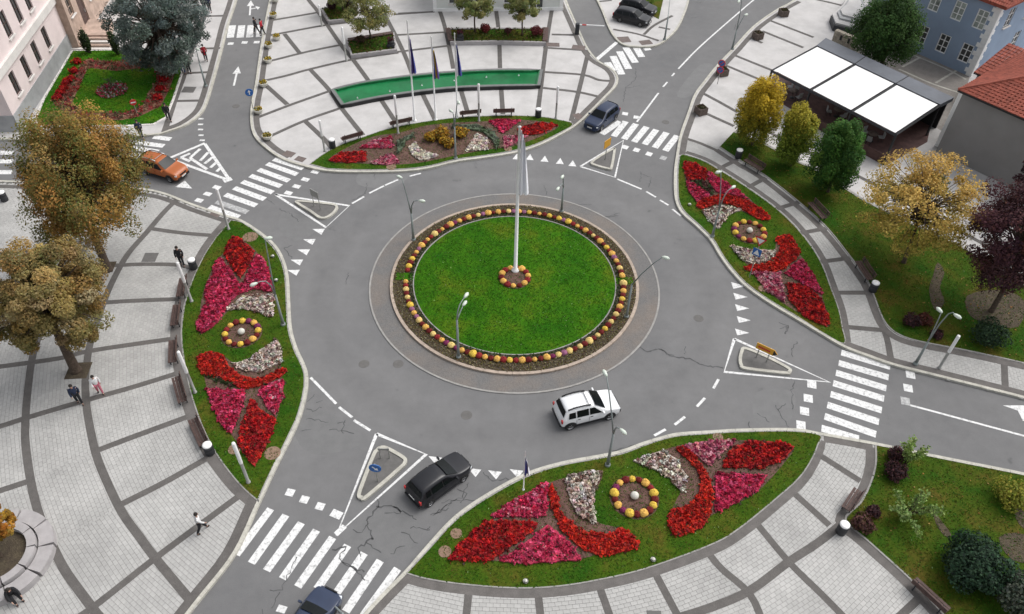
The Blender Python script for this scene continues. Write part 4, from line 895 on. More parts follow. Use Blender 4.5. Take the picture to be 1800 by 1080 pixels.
for k in range(NM * 2):
    a = (math.pi - 2 * math.pi * (k + .5) / (NM * 2)) % (2 * math.pi)      # clockwise from the left gap
    if abs(math.sin(a - .02)) < .045 or (abs(math.sin(a)) < .06 and math.cos(a) < 0): continue
    x, y = CX + RM * math.cos(a), CY + RM * math.sin(a); side_ = 'left' if k < NM else 'right'; cnt[side_] += 1
    kind = random.choice(['gold', 'gold', 'yellow', 'pale']) if k % 2 == 0 else random.choice(['darkred', 'darkred', 'darkred', 'darkred', 'red', 'red', 'purple', 'mauve'])
    o = mum(kind, x, y, .15, 'in the ring round the island lawn', (.9 if (k // 2) % 2 else 1.05) if k % 2 == 0 else 1.0)
    o['label'] = '%s chrysanthemum ball, %s clockwise from the %s grass gap of the island ring' % (COLN[kind], ordinal(cnt[side_]), side_)
for k in range(14):
    a = 2 * math.pi * (k + .3) / 14; x, y = CX + .92 * math.cos(a), CY + .92 * math.sin(a)
    mum('gold' if k % 2 == 0 else ('darkred', 'red')[k % 4 == 1], x, y, .34, 'round the foot of the central flagpole', 1.0, clock(a))
def mum_ring(cpx, rad, n, where, par, yel='yellow'):
    c = G(*cpx, .17); MB().prism([(c.x + (rad + .25) * math.cos(t), c.y + (rad + .25) * math.sin(t)) for t in np.linspace(0, 2 * math.pi, 28, endpoint=False)], .1, .168).build('ring_soil', M['soil'], par)
    for k in range(2 * n):
        a = math.pi * k / n + .2; x, y = c.x + rad * math.cos(a), c.y + rad * math.sin(a)
        mum((yel, 'gold')[(k // 2) % 2] if k % 2 == 0 else random.choice(['darkred', 'red', 'purple', 'darkred']), x, y, .17, where, 1.0, clock(a))
    r = .23; o = MB().lathe([(r * .55, 0), (r, r * .5), (r * .95, r), (r * .6, r * 1.45), (.01, r * 1.6)], n=14).build('globe_light', M['bowl'], None, True); o.location = (c.x, c.y, .17)
    return o
for px, rd, n, wh, par, lb in (((425, 586), 1.03, 8, 'in the ring of the left bed', PL_LEFT, 'round white globe light in the middle of the left bed mum ring'), ((1317, 408), 1.1, 8, 'in the ring of the right bed', PL_NE, 'round white globe light in the middle of the right bed mum ring'), ((1115, 874), 1.08, 9, 'in the ring of the bottom bed', PL_SE, 'round white globe light in the middle of the bottom bed mum ring')):
    tag(mum_ring(px, rd, n, wh, par), lb, 'garden light')
# discs of pinkish gravel and small lawn lights
for px, r, par in (((802, 938), .3, PL_SE), ((782, 970), .33, PL_SE), ((440, 417), .55, PL_LEFT), ((479, 797), .45, PL_LEFT), ((412, 790), .35, PL_LEFT), ((688, 294), .4, PL_N), ((893, 262), .35, PL_N), ((1342, 508), .35, PL_NE), ((1262, 769), .3, PL_SE)):
    p = G(*px, .15); MB().prism([(p.x + r * math.cos(t), p.y + r * math.sin(t) * 1.0) for t in np.linspace(0, 6.283, 20, endpoint=False)], .1, .17).build('gravel_disc', M['pinkdisc'], par)
LW = 'on the grass of the flower beds'
proto = None
for px in ((1148, 985), (924, 1023), (480, 452), (486, 494), (1212, 361), (480, 702)):
    p = G(*px, .15)
    if proto is None:
        proto = thing('lawn_light', 'small pale round lawn light ' + LW, 'lawn light', p, 0, 'lawn lights')
        MB().lathe([(.1, 0), (.1, .08), (.14, .09), (.14, .12)], n=12).build('base', M['postgrey'], proto); MB().lathe([(.09, .12), (.08, .16), (.01, .18)], n=12).build('lens', M['bowl'], proto, True)
    else: dup(proto, p)
# golden bushes of the top bed
def bush(px, r, h, cols, label, name='shrub', cat='shrub', n=900, size=.07, z=.15, group=None, weights=None, hollow=.35, sx=1.0):
    p = G(*px, z); t = thing(name, label, cat, p, 0, group)
    d = rng.normal(0, 1, (n, 3)); d /= np.linalg.norm(d, axis=1)[:, None]; rad = (hollow + (1 - hollow) * rng.random(n) ** .5)
    ph = rng.random(6) * 6.28; an = np.arctan2(d[:, 1], d[:, 0])
    lob = 1 + .12 * np.sin(3 * an + ph[0]) + .1 * np.sin(5 * an + ph[1] + 3 * d[:, 2]) + .08 * np.sin(9 * an + ph[2] + 7 * d[:, 2])
    P = d * (rad * lob)[:, None] * np.array([r * sx, r, h / 2]); P[:, 2] += h * .52; P[:, 2] = np.maximum(P[:, 2], .03)
    leaf_obj('foliage', P, size, pal(n, cols, weights), t, N=d, up=.3)
    mb = MB()
    for k in range(5):
        a = k * 1.256; mb.tube([(.04 * math.cos(a), .04 * math.sin(a), 0), (r * .4 * math.cos(a), r * .4 * math.sin(a), h * .55)], [.03, .012], 5)
    mb.build('stem', M['bark'], t); return t
GOLD = [(.42, .22, .02), (.50, .30, .03), (.34, .15, .015), (.14, .10, .02), (.5, .36, .06)]
for i, (px, r, h, lb) in enumerate((((777, 243), .72, 1.0, 'largest golden yellow bush in the top bed'), ((757, 247), .5, .75, 'golden yellow bush at the left of the top bed cluster'), ((810, 240), .6, .8, 'golden yellow bush behind the lamp in the top bed'), ((790, 258), .5, .7, 'golden yellow bush nearest the kerb in the top bed'), ((780, 252), .42, .6, 'small golden bush in the middle of the top bed cluster'))):
    bush(px, r, h, GOLD, lb, 'golden_bush', n=700, size=.09, group='golden bushes in the top bed')
# border planting and centre bed of the town hall garden
bp_ = [tuple(p[:2]) for p in GP(TH_MID, ZP)]; bi_ = [tuple(p[:2]) for p in GP(TH_IN, ZP)]
Q = gridpts(bp_, .34, .4, .06); Q = Q[~inpoly(Q, bi_)]; k = 9
C = np.column_stack([np.repeat(Q, k, 0) + rng.normal(0, .11, (len(Q) * k, 2)), .17 + .2 * rng.random(len(Q) * k)])
colr = np.repeat(pal(len(Q), [(.26, .02, .02), (.20, .05, .03), (.28, .17, .11), (.07, .08, .03), (.33, .06, .06), (.12, .06, .04)], [3, 2, 2, 2, 2, 2]), k, 0)
o = leaf_obj('flower_border', C, .09, colr * (1 + rng.normal(0, .15, (len(C), 1))), None, M['petal'], up=.8); tag(o, 'red and cream flower border round the pink building garden lawn', 'flower bed')
for k in range(11):
    p = G(*[(136, 112), (131, 128), (126, 142), (118, 148), (112, 160), (106, 168), (101, 176), (288, 143), (282, 160), (278, 175), (304, 108)][k], .16)
    bush([(136, 112), (131, 128), (126, 142), (118, 148), (112, 160), (106, 168), (101, 176), (288, 143), (282, 160), (278, 175), (304, 108)][k], .45, .5, RED, 'red flowering plant in the garden border, ' + ['first from the steps on the left side', 'second from the steps on the left side', 'third from the steps on the left side', 'middle of the left side', 'third from last on the left side', 'second from last on the left side', 'last on the left side', 'top of the right side', 'middle of the right side', 'lowest of the right side', 'under the large conifer'][k], 'red_border_plant', 'plant', n=160, size=.1, group='red plants in the garden border')
c = G(197, 160, .17); qa = rng.random(700) * 6.28; qr = 1.35 * np.sqrt(rng.random(700))
o = leaf_obj('flower_island', np.column_stack([c.x + qr * np.cos(qa), c.y + qr * np.sin(qa), .17 + .22 * rng.random(700)]), .1, pal(700, [(.35, .02, .05), (.4, .05, .1), (.35, .3, .3), (.05, .09, .03)]), None, M['petal'], up=.8)
tag(o, 'round bed of red and pink flowers in the middle of the town hall lawn', 'flower bed')
p = G(197, 157, .2); t = thing('palm_plant', 'dark green spiky palm plant in the round garden bed', 'plant', p)
mb = MB(); mb.tube([(0, 0, 0), (.03, .02, .7)], [.09, .06], 7); mb.build('trunk', M['bark'], t)
mb = MB()
for k in range(16):
    a = k * .3927 + random.uniform(-.15, .15); e = random.uniform(.2, 1.1); L = random.uniform(.6, .9)
    d = Vector((math.cos(a) * math.cos(e), math.sin(a) * math.cos(e), math.sin(e))); s = Vector((-math.sin(a), math.cos(a), 0)) * .05; q0 = Vector((0, 0, .65)); q1 = q0 + d * L * .6; q2 = q0 + d * L - Vector((0, 0, .2))
    mb.quad([q0 - s, q0 + s, q1 + s, q1 - s]); mb.quad([q1 - s, q1 + s, q2])
mb.build('fronds', M['mumgreen'], t)

# ================================================================== BUILDINGS
def wall_grid(mb, p0, p1, z0, z1, ops, reveal=.14, m=0, mr=0):
    """upright wall from p0 to p1 (outside on the right hand when walking p0->p1) with openings (u0,u1,v0,v1) and their reveals"""
    e = (p1 - p0); L = e.length; e.normalize(); n = Vector((e.y, -e.x, 0))
    us = sorted(set([0, L] + [q for o in ops for q in o[:2] if 0 < q < L])); vs = sorted(set([z0, z1] + [q for o in ops for q in o[2:4] if z0 < q < z1]))
    P = lambda u, v, d=0: (p0.x + e.x * u - n.x * d, p0.y + e.y * u - n.y * d, v)
    for a, b in zip(us[:-1], us[1:]):
        for c, d in zip(vs[:-1], vs[1:]):
            um, vm = (a + b) / 2, (c + d) / 2
            if any(o[0] < um < o[1] and o[2] < vm < o[3] for o in ops): continue
            mb.quad([P(a, c), P(b, c), P(b, d), P(a, d)], m)
    for u0, u1, v0, v1 in [o[:4] for o in ops]:
        r = reveal
        mb.quad([P(u0, v0), P(u0, v0, r), P(u0, v1, r), P(u0, v1)], mr); mb.quad([P(u1, v0, r), P(u1, v0), P(u1, v1), P(u1, v1, r)], mr)
        mb.quad([P(u0, v0, r), P(u0, v0), P(u1, v0), P(u1, v0, r)], mr); mb.quad([P(u0, v1), P(u0, v1, r), P(u1, v1, r), P(u1, v1)], mr)
def window(par, p0, p1, u0, u1, v0, v1, frame_m, nx=2, ny=3, reveal=.14, sill=True, fw=.06, gm_='winglass'):
    e = (p1 - p0).normalized(); n = Vector((e.y, -e.x, 0)); rot = math.atan2(e.y, e.x)
    def B(mb, u, v, du, dv, d, th): c = p0 + e * u - n * d; mb.box((c.x, c.y, v), (du, th, dv), rot)
    f = MB(); W, H = u1 - u0, v1 - v0
    for u in (u0 + fw / 2, u1 - fw / 2): B(f, u, (v0 + v1) / 2, fw, H, reveal - .03, .06)
    for v in (v0 + fw / 2, v1 - fw / 2): B(f, (u0 + u1) / 2, v, W - 2 * fw, fw, reveal - .03, .06)
    for i in range(1, nx): B(f, u0 + W * i / nx, (v0 + v1) / 2, fw * .8, H - 2 * fw, reveal - .032, .05)
    for j in range(1, ny): B(f, (u0 + u1) / 2, v0 + H * j / ny, W - 2 * fw, fw * .6, reveal - .036, .04)
    fo = f.build('window', M[frame_m], par)
    g = MB(); B(g, (u0 + u1) / 2, (v0 + v1) / 2, W, H, reveal - .005, .012); g.build('pane', M[gm_], fo)
    if sill:
        s_ = MB(); B(s_, (u0 + u1) / 2, v0 - .05, W + .2, .1, -.05, .22); s_.build('sill', M['stucco'], fo)
    return fo
def perp(p0, p1): e = (p1 - p0).normalized(); return e, Vector((e.y, -e.x, 0))
def facade_ops(pairs, p0, p1, wd):
    out = []
    for b, t in pairs:
        u0, v0 = on_plane(b, p0, p1); u1, v1 = on_plane(t, p0, p1); u = (u0 + u1) / 2; out.append((u - wd / 2, u + wd / 2, v0, v1))
    return out
def trim(par, name, p0, p1, u0, u1, v0, v1, d, m):
    e, n = perp(p0, p1); c = p0 + e * ((u0 + u1) / 2) + n * (d / 2 - .02); mb = MB(); mb.box((c.x, c.y, (v0 + v1) / 2), (u1 - u0, d + .04, v1 - v0), math.atan2(e.y, e.x)); mb.build(name, M[m], par)

# ---- pink town hall at the left
pk0, pk1 = G(36, 231, ZP), G(127, 86, ZP); e, n = perp(pk0, pk1)
TH_ = thing('pink_building', 'pink rendered civic building with tall narrow windows beside the walled garden', 'building', (0, 0, 0))
Lp = (pk1 - pk0).length; far = pk0 + e * (Lp + 26)
low = facade_ops([((34.5, 166), (19, 128)), ((54.5, 138), (38.5, 100)), ((71.5, 111), (56, 73)), ((87.5, 82), (73.5, 47))], pk0, pk1, 1.0)
upp = facade_ops([((21, 68), (3, 26)), ((38.5, 40), (22, -2)), ((54, 14), (38, -25))], pk0, pk1, 1.05)
lv0 = np.mean([o[2] for o in low]); lv1 = np.mean([o[3] for o in low]); uv0 = np.mean([o[2] for o in upp]); uv1 = uv0 + (lv1 - lv0) * 1.1
low = [(o[0], o[1], lv0, lv1) for o in low]; upp = [(a[0], a[1], uv0, uv1) for a in upp]
step_ = np.mean(np.diff([o[0] for o in low])); TOP = uv1 + 2.2
sc0 = on_plane((2, 122), pk0, pk1)[1]
mb = MB(); wall_grid(mb, pk0, pk1, 1.6, TOP, low + upp, .18)
mb.build('wall', M['pink'], TH_)
west = pk0 - n * 14; mb = MB(); ops_s = [(k * 2.6 + 1.4, k * 2.6 + 2.4, v0, v1) for k in range(4) for v0, v1 in ((lv0, lv1), (uv0, uv1))]
wall_grid(mb, west, pk0, 1.6, TOP, ops_s, .18); mb.build('wall', M['pink'], TH_)
for o_ in low + upp: window(TH_, pk0, pk1, *o_, 'wood', 2, 2, .18)
for o_ in ops_s: window(TH_, west, pk0, *o_, 'stucco', 2, 3, .18)
trim(TH_, 'plinth', pk0, pk1, -.06, Lp, 0, 1.62, .06, 'plinth'); trim(TH_, 'plinth', west, pk0, 0, 14, 0, 1.62, .06, 'plinth')
trim(TH_, 'string_course', pk0, pk1, -.2, Lp, sc0 - .35, sc0 + .3, .22, 'stucco'); trim(TH_, 'string_course', west, pk0, 0, 14, sc0 - .35, sc0 + .3, .2, 'stucco')
trim(TH_, 'cornice', pk0, pk1, -.4, Lp, TOP - .1, TOP + .5, .45, 'stucco')
bay0 = pk1 + n * .7; bayf = far + n * .7
mb = MB(); ops_b = facade_ops([((114, 48), (101, 14)), ((131, 45), (112, 2))], bay0, bayf, 1.1)
ops_b = [(max(.7, o[0]), max(.7, o[0]) + 1.1, o[2], o[3] + .4) for o in ops_b]
ops_b = [ops_b[0], (ops_b[0][1] + 1.2, ops_b[0][1] + 2.8, .95, ops_b[0][3] + .3)] + [(ops_b[0][1] + 4.2 + 2.5 * k, ops_b[0][1] + 5.3 + 2.5 * k, lv0, lv1) for k in range(4)]
wall_grid(mb, bay0, bayf, 0, TOP, ops_b, .2); mb.quad([pk1, bay0, bay0 + Vector((0, 0, TOP)), pk1 + Vector((0, 0, TOP))]); mb.build('entrance_bay', M['brownstone'], TH_)
for i, o_ in enumerate(ops_b):
    if i == 1:
        c = bay0 + e * ((o_[0] + o_[1]) / 2) - n * .15; mb = MB(); mb.box((c.x, c.y, (o_[2] + o_[3]) / 2), (1.5, .08, o_[3] - o_[2]), math.atan2(e.y, e.x)); dr = mb.build('door', M['wood'], TH_)
        mb = MB(); q = c + n * .08 + e * .5; mb.box((q.x, q.y, 2.0), (.06, .08, .3)); mb.build('handle', M['rim'], dr)
    else: window(TH_, bay0, bayf, *o_, 'brownstone', 2, 3, .2)
mb = MB(); q = [west, pk0 + n * .3 - e * .3, far + n * .6, far - n * 14]; mb.prism([(a.x, a.y) for a in q], TOP + .4, TOP + .7); 
cc = sum(q, Vector()) / 4; i = len(mb.v)
for k in range(4): mb.quad([(q[k].x, q[k].y, TOP + .7), (q[(k + 1) % 4].x, q[(k + 1) % 4].y, TOP + .7), (cc.x, cc.y, TOP + 3.5)])
mb.build('roof', M['tile'], TH_)
st = thing('entrance_steps', 'stone entrance platform with four steps down to the garden', 'steps', (0, 0, 0))
PF = [(130, 62), (190, 62), (196, 34), (150, 34)]; q = [tuple(p[:2]) for p in GP(PF, .9)]
MB().prism(q, 0, .9).build('platform', M['brownstone'], st)
d_ = Vector((q[1][0] - q[0][0], q[1][1] - q[0][1], 0)); Ld = d_.length; d_.normalize(); nn = Vector((d_.y, -d_.x, 0))
for k in range(4):
    c = Vector((q[0][0], q[0][1], 0)) + d_ * Ld / 2 + nn * (.19 + .38 * k); h = .9 - .18 * (k + 1) + .0
    mb = MB(); mb.box((c.x, c.y, h / 2 + .03), (Ld + .3 * k, .376, max(.1, h)), math.atan2(d_.y, d_.x)); mb.build('step', M['stucco'] if k % 2 else M['brownstone'], st)

# ---- pale building at the top edge
t0, t1 = G(763, 20, ZP), G(988, 18, ZP); e, n = perp(t0, t1)
if n.y > 0: n = -n
TB = thing('pale_building', 'pale grey building with white frames behind the planter trees', 'building', (0, 0, 0)); L = (t1 - t0).length
wops = [(1.6, 3.0, .9, 2.6), (4.4, 5.8, .9, 2.6), (7.4, 8.8, .9, 2.6), (10.2, 11.6, .25, 2.6), (12.0, 13.4, .9, 2.6)]; wops = [o for o in wops if o[1] < L - .3]
mb = MB(); wall_grid(mb, t0, t1, 0, 5.5, wops); 
b0, b1 = t0 - n * 10, t1 - n * 10
wall_grid(mb, t1, b1, 0, 5.5, []); wall_grid(mb, b0, t0, 0, 5.5, []); mb.build('wall', M['whitewall'], TB)
for o in wops: window(TB, t0, t1, *o, 'white', 2, 1)
trim(TB, 'base_course', t0, t1, -.1, L + .1, 0, .45, .14, 'white'); trim(TB, 'corner_board', t0, t1, L - .3, L + .08, .45, 5.4, .08, 'white'); trim(TB, 'corner_board', t0, t1, -.08, .3, .45, 5.4, .08, 'white')
mb = MB(); q = [t0 + n * .5, t1 + n * .5, b1, b0]; mb.prism([(a.x, a.y) for a in q], 5.5, 5.75, bottom=True); mb.build('roof', M['slate'], TB)

# ---- roofs with courses of clay tiles
def tiled_slope(par, a, b, c, d, rows, cols, name='roof_tiles'):
    """a,b eave ends, d,c ridge ends; courses of overlapping tiles joined as one part"""
    mb = MB(); nrm = (b - a).cross(d - a).normalized()
    if nrm.z < 0: nrm = -nrm
    for r in range(rows):
        t0_, t1_ = r / rows, (r + 1.15) / rows
        l0, r0 = a.lerp(d, t0_), b.lerp(c, t0_); l1, r1 = a.lerp(d, min(1, t1_)), b.lerp(c, min(1, t1_)); W = (r0 - l0).length; nc = max(1, int(cols * W / max(.01, (b - a).length)))
        for k in range(nc):
            p, q = l0.lerp(r0, k / nc), l0.lerp(r0, (k + .96) / nc); s, t = l1.lerp(r1, (k + .96) / nc), l1.lerp(r1, k / nc); m1, m2 = (p + q) / 2 + nrm * .1, (s + t) / 2 + nrm * .055
            u = nrm * .045; j = random.uniform(0, .012); w_ = nrm * j
            mb.quad([p + u + w_, m1 + w_, m2, t + nrm * .01]); mb.quad([m1 + w_, q + u + w_, s + nrm * .01, m2]); mb.quad([p, q, q + u + w_, m1 + w_, p + u + w_])
    o = mb.build(name, M['tile'], par); o['kind'] = 'stuff'; return o
# ---- blue house upper right
u0, u1 = G(1512, 50, ZP), G(1705, 135, ZP); e, n = perp(u0, u1); L = (u1 - u0).length
BH = thing('blue_building', 'blue rendered building with white corner quoins and red roof edge', 'building', (0, 0, 0))
H_ = hgt((1705, 135), (1770, 12)) + ZP
lw = facade_ops([((1614, 77), (1625, 49)), ((1651, 92), (1664, 61)), ((1691, 109), (1704, 75))], u0, u1, 1.1); uw = facade_ops([((1637, 22), (1648, -8)), ((1679, 36), (1691, 2)), ((1718.5, 50), (1732, 14))], u0, u1, 1.1)
a_, b_ = np.mean([o[2] for o in lw]), np.mean([o[3] for o in lw]); lw = [(o[0], o[1], a_, b_) for o in lw]; c_, d2 = np.mean([o[2] for o in uw]), np.mean([o[3] for o in uw]); d2 = min(d2, H_ - .4); uw = [(o[0], o[1], c_, d2) for o in uw]
sp = np.mean(np.diff([o[0] for o in lw])); lw += [(lw[0][0] - sp * k, lw[0][1] - sp * k, a_, b_) for k in (1, 2)]; uw += [(uw[0][0] - sp * k, uw[0][1] - sp * k, c_, d2) for k in (1, 2)]
lw = [o for o in lw if o[0] > .8]; uw = [o for o in uw if o[0] > .8]
mb = MB(); wall_grid(mb, u0, u1, 0, H_, lw + uw)
s1 = u1 - n * 18; opr = [(2.2, 3.4, c_, d2), (6, 7.2, c_, d2), (6, 7.2, a_, b_), (10, 11.2, c_, d2)]; wall_grid(mb, u1, s1, 0, H_, opr); s0 = u0 - n * 18; wall_grid(mb, s0, u0, 0, H_, []); mb.build('wall', M['bluewall'], BH)
for o in lw + uw: window(BH, u0, u1, *o, 'white', 2, 3, .12, False, .1, random.choice(['paleglass', 'paleglass', 'winglass']))
for o in opr: window(BH, u1, s1, *o, 'white', 2, 3, .12)
rot = math.atan2(e.y, e.x)
for k in range(int(H_ / .42)):
    wq = .75 if k % 2 else .5; z = .22 + k * .42
    c = u1 - e * (wq / 2 - .03) + n * .02; mb = MB(); mb.box((c.x, c.y, z), (wq, .1, .4), rot)
    c = u1 - n * ((1.2 - wq) / 2 - .03) + e * .02; mb.box((c.x, c.y, z + .003), (.1, 1.2 - wq, .396), rot); mb.build('quoin', M['white'], BH)
    c = u0 + e * (wq / 2 - .03) + n * .02; mb = MB(); mb.box((c.x, c.y, z), (wq, .1, .4), rot); mb.build('quoin', M['white'], BH)
ev = .6; q = [u0 - e * ev + n * ev, u1 + e * ev + n * ev, s1 + e * ev - n * ev, s0 - e * ev - n * ev]; rz = H_
MB().prism([(p.x, p.y) for p in q], rz - .12, rz + .1, bottom=True).build('eaves', M['signred'] if False else M['tile'], BH)
q = [Vector((p.x, p.y, rz + .1)) for p in q]; cm = sum(q, Vector()) / 4; R0 = cm - e * 5 + Vector((0, 0, 4)); R1 = cm + e * 5 + Vector((0, 0, 4))
tiled_slope(BH, q[0], q[1], R1, R0, 24, 60); tiled_slope(BH, q[1], q[2], R1, R1, 24, 50)
mb = MB(); mb.quad([q[2], q[3], R0, R1]); mb.quad([q[3], q[0], R0]); mb.build('roof', M['tile'], BH)
# ---- grey house with tiled roof at the right edge
g0 = G(1645, 266, ZP); g1 = G(1755, 320, ZP); e, n = perp(g0, g1); HG = hgt((1645, 266), (1693, 158)) + ZP
g1 = g0 + e * 16
GH = thing('grey_house', 'grey rendered house with red clay tile roof at the right edge', 'house', (0, 0, 0))
mb = MB(); opw = [(11.5, 12.6, 1.2, 2.7)]; wall_grid(mb, g0, g1, 0, HG, opw); back = g1 - n * 10; bk0 = g0 - n * 10; wall_grid(mb, g1, back, 0, HG, []); wall_grid(mb, bk0, g0, 0, HG, []); mb.build('wall', M['greywall'], GH)
for o in opw: window(GH, g0, g1, *o, 'white', 2, 2, .14)
ev = .35; q = [g0 - e * ev + n * ev, g1 + e * ev + n * ev, back + e * ev - n * ev, bk0 - e * ev - n * ev]; q = [Vector((p.x, p.y, HG)) for p in q]
mb = MB(); mb.prism([(p.x, p.y) for p in q], HG - .16, HG, bottom=True); mb.build('eaves', M['dark'], GH)
cm = sum(q, Vector()) / 4; R0 = cm - e * 3.4 + Vector((0, 0, 2.1)); R1 = cm + e * 3.4 + Vector((0, 0, 2.1))
tiled_slope(GH, q[0], q[1], R1, R0, 18, 56); tiled_slope(GH, q[3], q[0], R0, R0, 18, 34); mb = MB(); mb.quad([q[2], q[3], R0, R1]); mb.quad([q[1], q[2], R1]); mb.build('roof', M['tile'], GH)
mb = MB(); mb.tube([q[0] + Vector((0, 0, .06)), R0 + Vector((0, 0, .08))], .12, 6); mb.tube([R0 + Vector((0, 0, .08)), R1 + Vector((0, 0, .08))], .12, 6); mb.build('ridge_tiles', M['tile'], GH)
mb = MB(); c = g0 - n * .9 - e * .25; mb.box((c.x, c.y, HG / 2), (.55, .5, HG - .3), math.atan2(e.y, e.x)); mb.build('white_pilaster', M['white'], GH)
# lower tiled annex behind the grey house
ax0 = G(1720, 128, 3.0); AX = thing('tiled_annex', 'low annex with red tile roof between the grey house and the blue building', 'building', (0, 0, 0)); ax0.z = 0
ax1 = ax0 + e * 12; axn = ax0 - n * 5; mb = MB(); wall_grid(mb, ax0, ax1, 0, 3.0, [(1.5, 2.7, .9, 2.2)]); wall_grid(mb, axn, ax0, 0, 3.0, []); mb.build('wall', M['greywall'], AX); window(AX, ax0, ax1, 1.5, 2.7, .9, 2.2, 'white', 2, 2)
tiled_slope(AX, Vector((ax0.x, ax0.y, 3)) + n * .3 - e * .3, Vector((ax1.x, ax1.y, 3)) + n * .3, ax1 - n * 4 + Vector((0, 0, 4.6)), axn + n + Vector((0, 0, 4.6)), 12, 36)
mb = MB(); p_ = [ax0 + n * .28 - e * .28, ax1 + n * .28, ax1 - n * 4.2, axn + n * .8 - e * .28]; mb.prism([(p.x, p.y) for p in p_], 2.86, 2.97, bottom=True); mb.build('eaves', M['dark'], AX)

# ---- open cafe pavilion with white awnings
ZR = 3.0
PA, PB, PC_, PD = G(1357, 124, ZR), G(1435, 82, ZR), G(1652, 186, ZR), G(1575, 237, ZR)
CF = thing('cafe_pavilion', 'open cafe pavilion roofed with three white awning panels on dark posts', 'pavilion', (0, 0, 0))
def lerp4(s, t): return PA.lerp(PD, s).lerp(PB.lerp(PC_, s), t)
for k in range(3):
    mb = MB(); s0_, s1_ = k / 3 + .012, (k + 1) / 3 - .012; N_ = 6
    for i in range(N_):
        for j in range(N_):
            def PT_(a, b): p = lerp4(s0_ + (s1_ - s0_) * a / N_, .015 + .97 * b / N_); p = p.copy(); p.z += .05 - .1 * math.sin(math.pi * a / N_) * math.sin(math.pi * b / N_); return p
            mb.quad([PT_(i, j), PT_(i + 1, j), PT_(i + 1, j + 1), PT_(i, j + 1)])
    mb.build('awning_panel', M['awning'], CF, True)
for k in range(4):
    a, b = lerp4(k / 3, 0), lerp4(k / 3, 1); mb = MB(); mb.tube([a, b], .1, 4); mb.build('roof_beam', M['dark'], CF)
    for p in (a, b): mb = MB(); mb.box((p.x, p.y, 1.5), (.14, .14, 3.0), 0.45); mb.build('post', M['dark'], CF)
for t in (0, 1): a, b = lerp4(0, t), lerp4(1, t); mb = MB(); mb.tube([a - Vector((0, 0, .08)), b - Vector((0, 0, .08))], .12, 4); mb.build('edge_beam', M['dark'], CF)
q = [PB + Vector((0, 0, 0)), PC_, G(1676, 174, ZR), G(1451, 69, ZR)]; mb = MB(); mb.prism([(p.x, p.y) for p in q], ZR - .25, ZR + .12, bottom=True); mb.build('rear_roof', M['slate'], CF)
for k in range(1, 3): a, b = q[0].lerp(q[1], k / 3), q[3].lerp(q[2], k / 3); mb = MB(); mb.tube([a + Vector((0, 0, .13)), b + Vector((0, 0, .13))], .05, 4); mb.build('roof_seam', M['dark'], CF)
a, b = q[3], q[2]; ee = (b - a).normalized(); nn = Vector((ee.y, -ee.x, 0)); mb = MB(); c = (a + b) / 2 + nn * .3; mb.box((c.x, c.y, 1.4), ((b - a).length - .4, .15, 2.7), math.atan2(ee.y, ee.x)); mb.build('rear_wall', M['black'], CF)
a, b = lerp4(.33, 0), lerp4(1, 0); ee = (b - a).normalized(); mb = MB(); c = (a + b) / 2; mb.box((c.x, c.y, .55), ((b - a).length, .1, .85), math.atan2(ee.y, ee.x)); mb.build('front_screen', M['terrace'], CF)

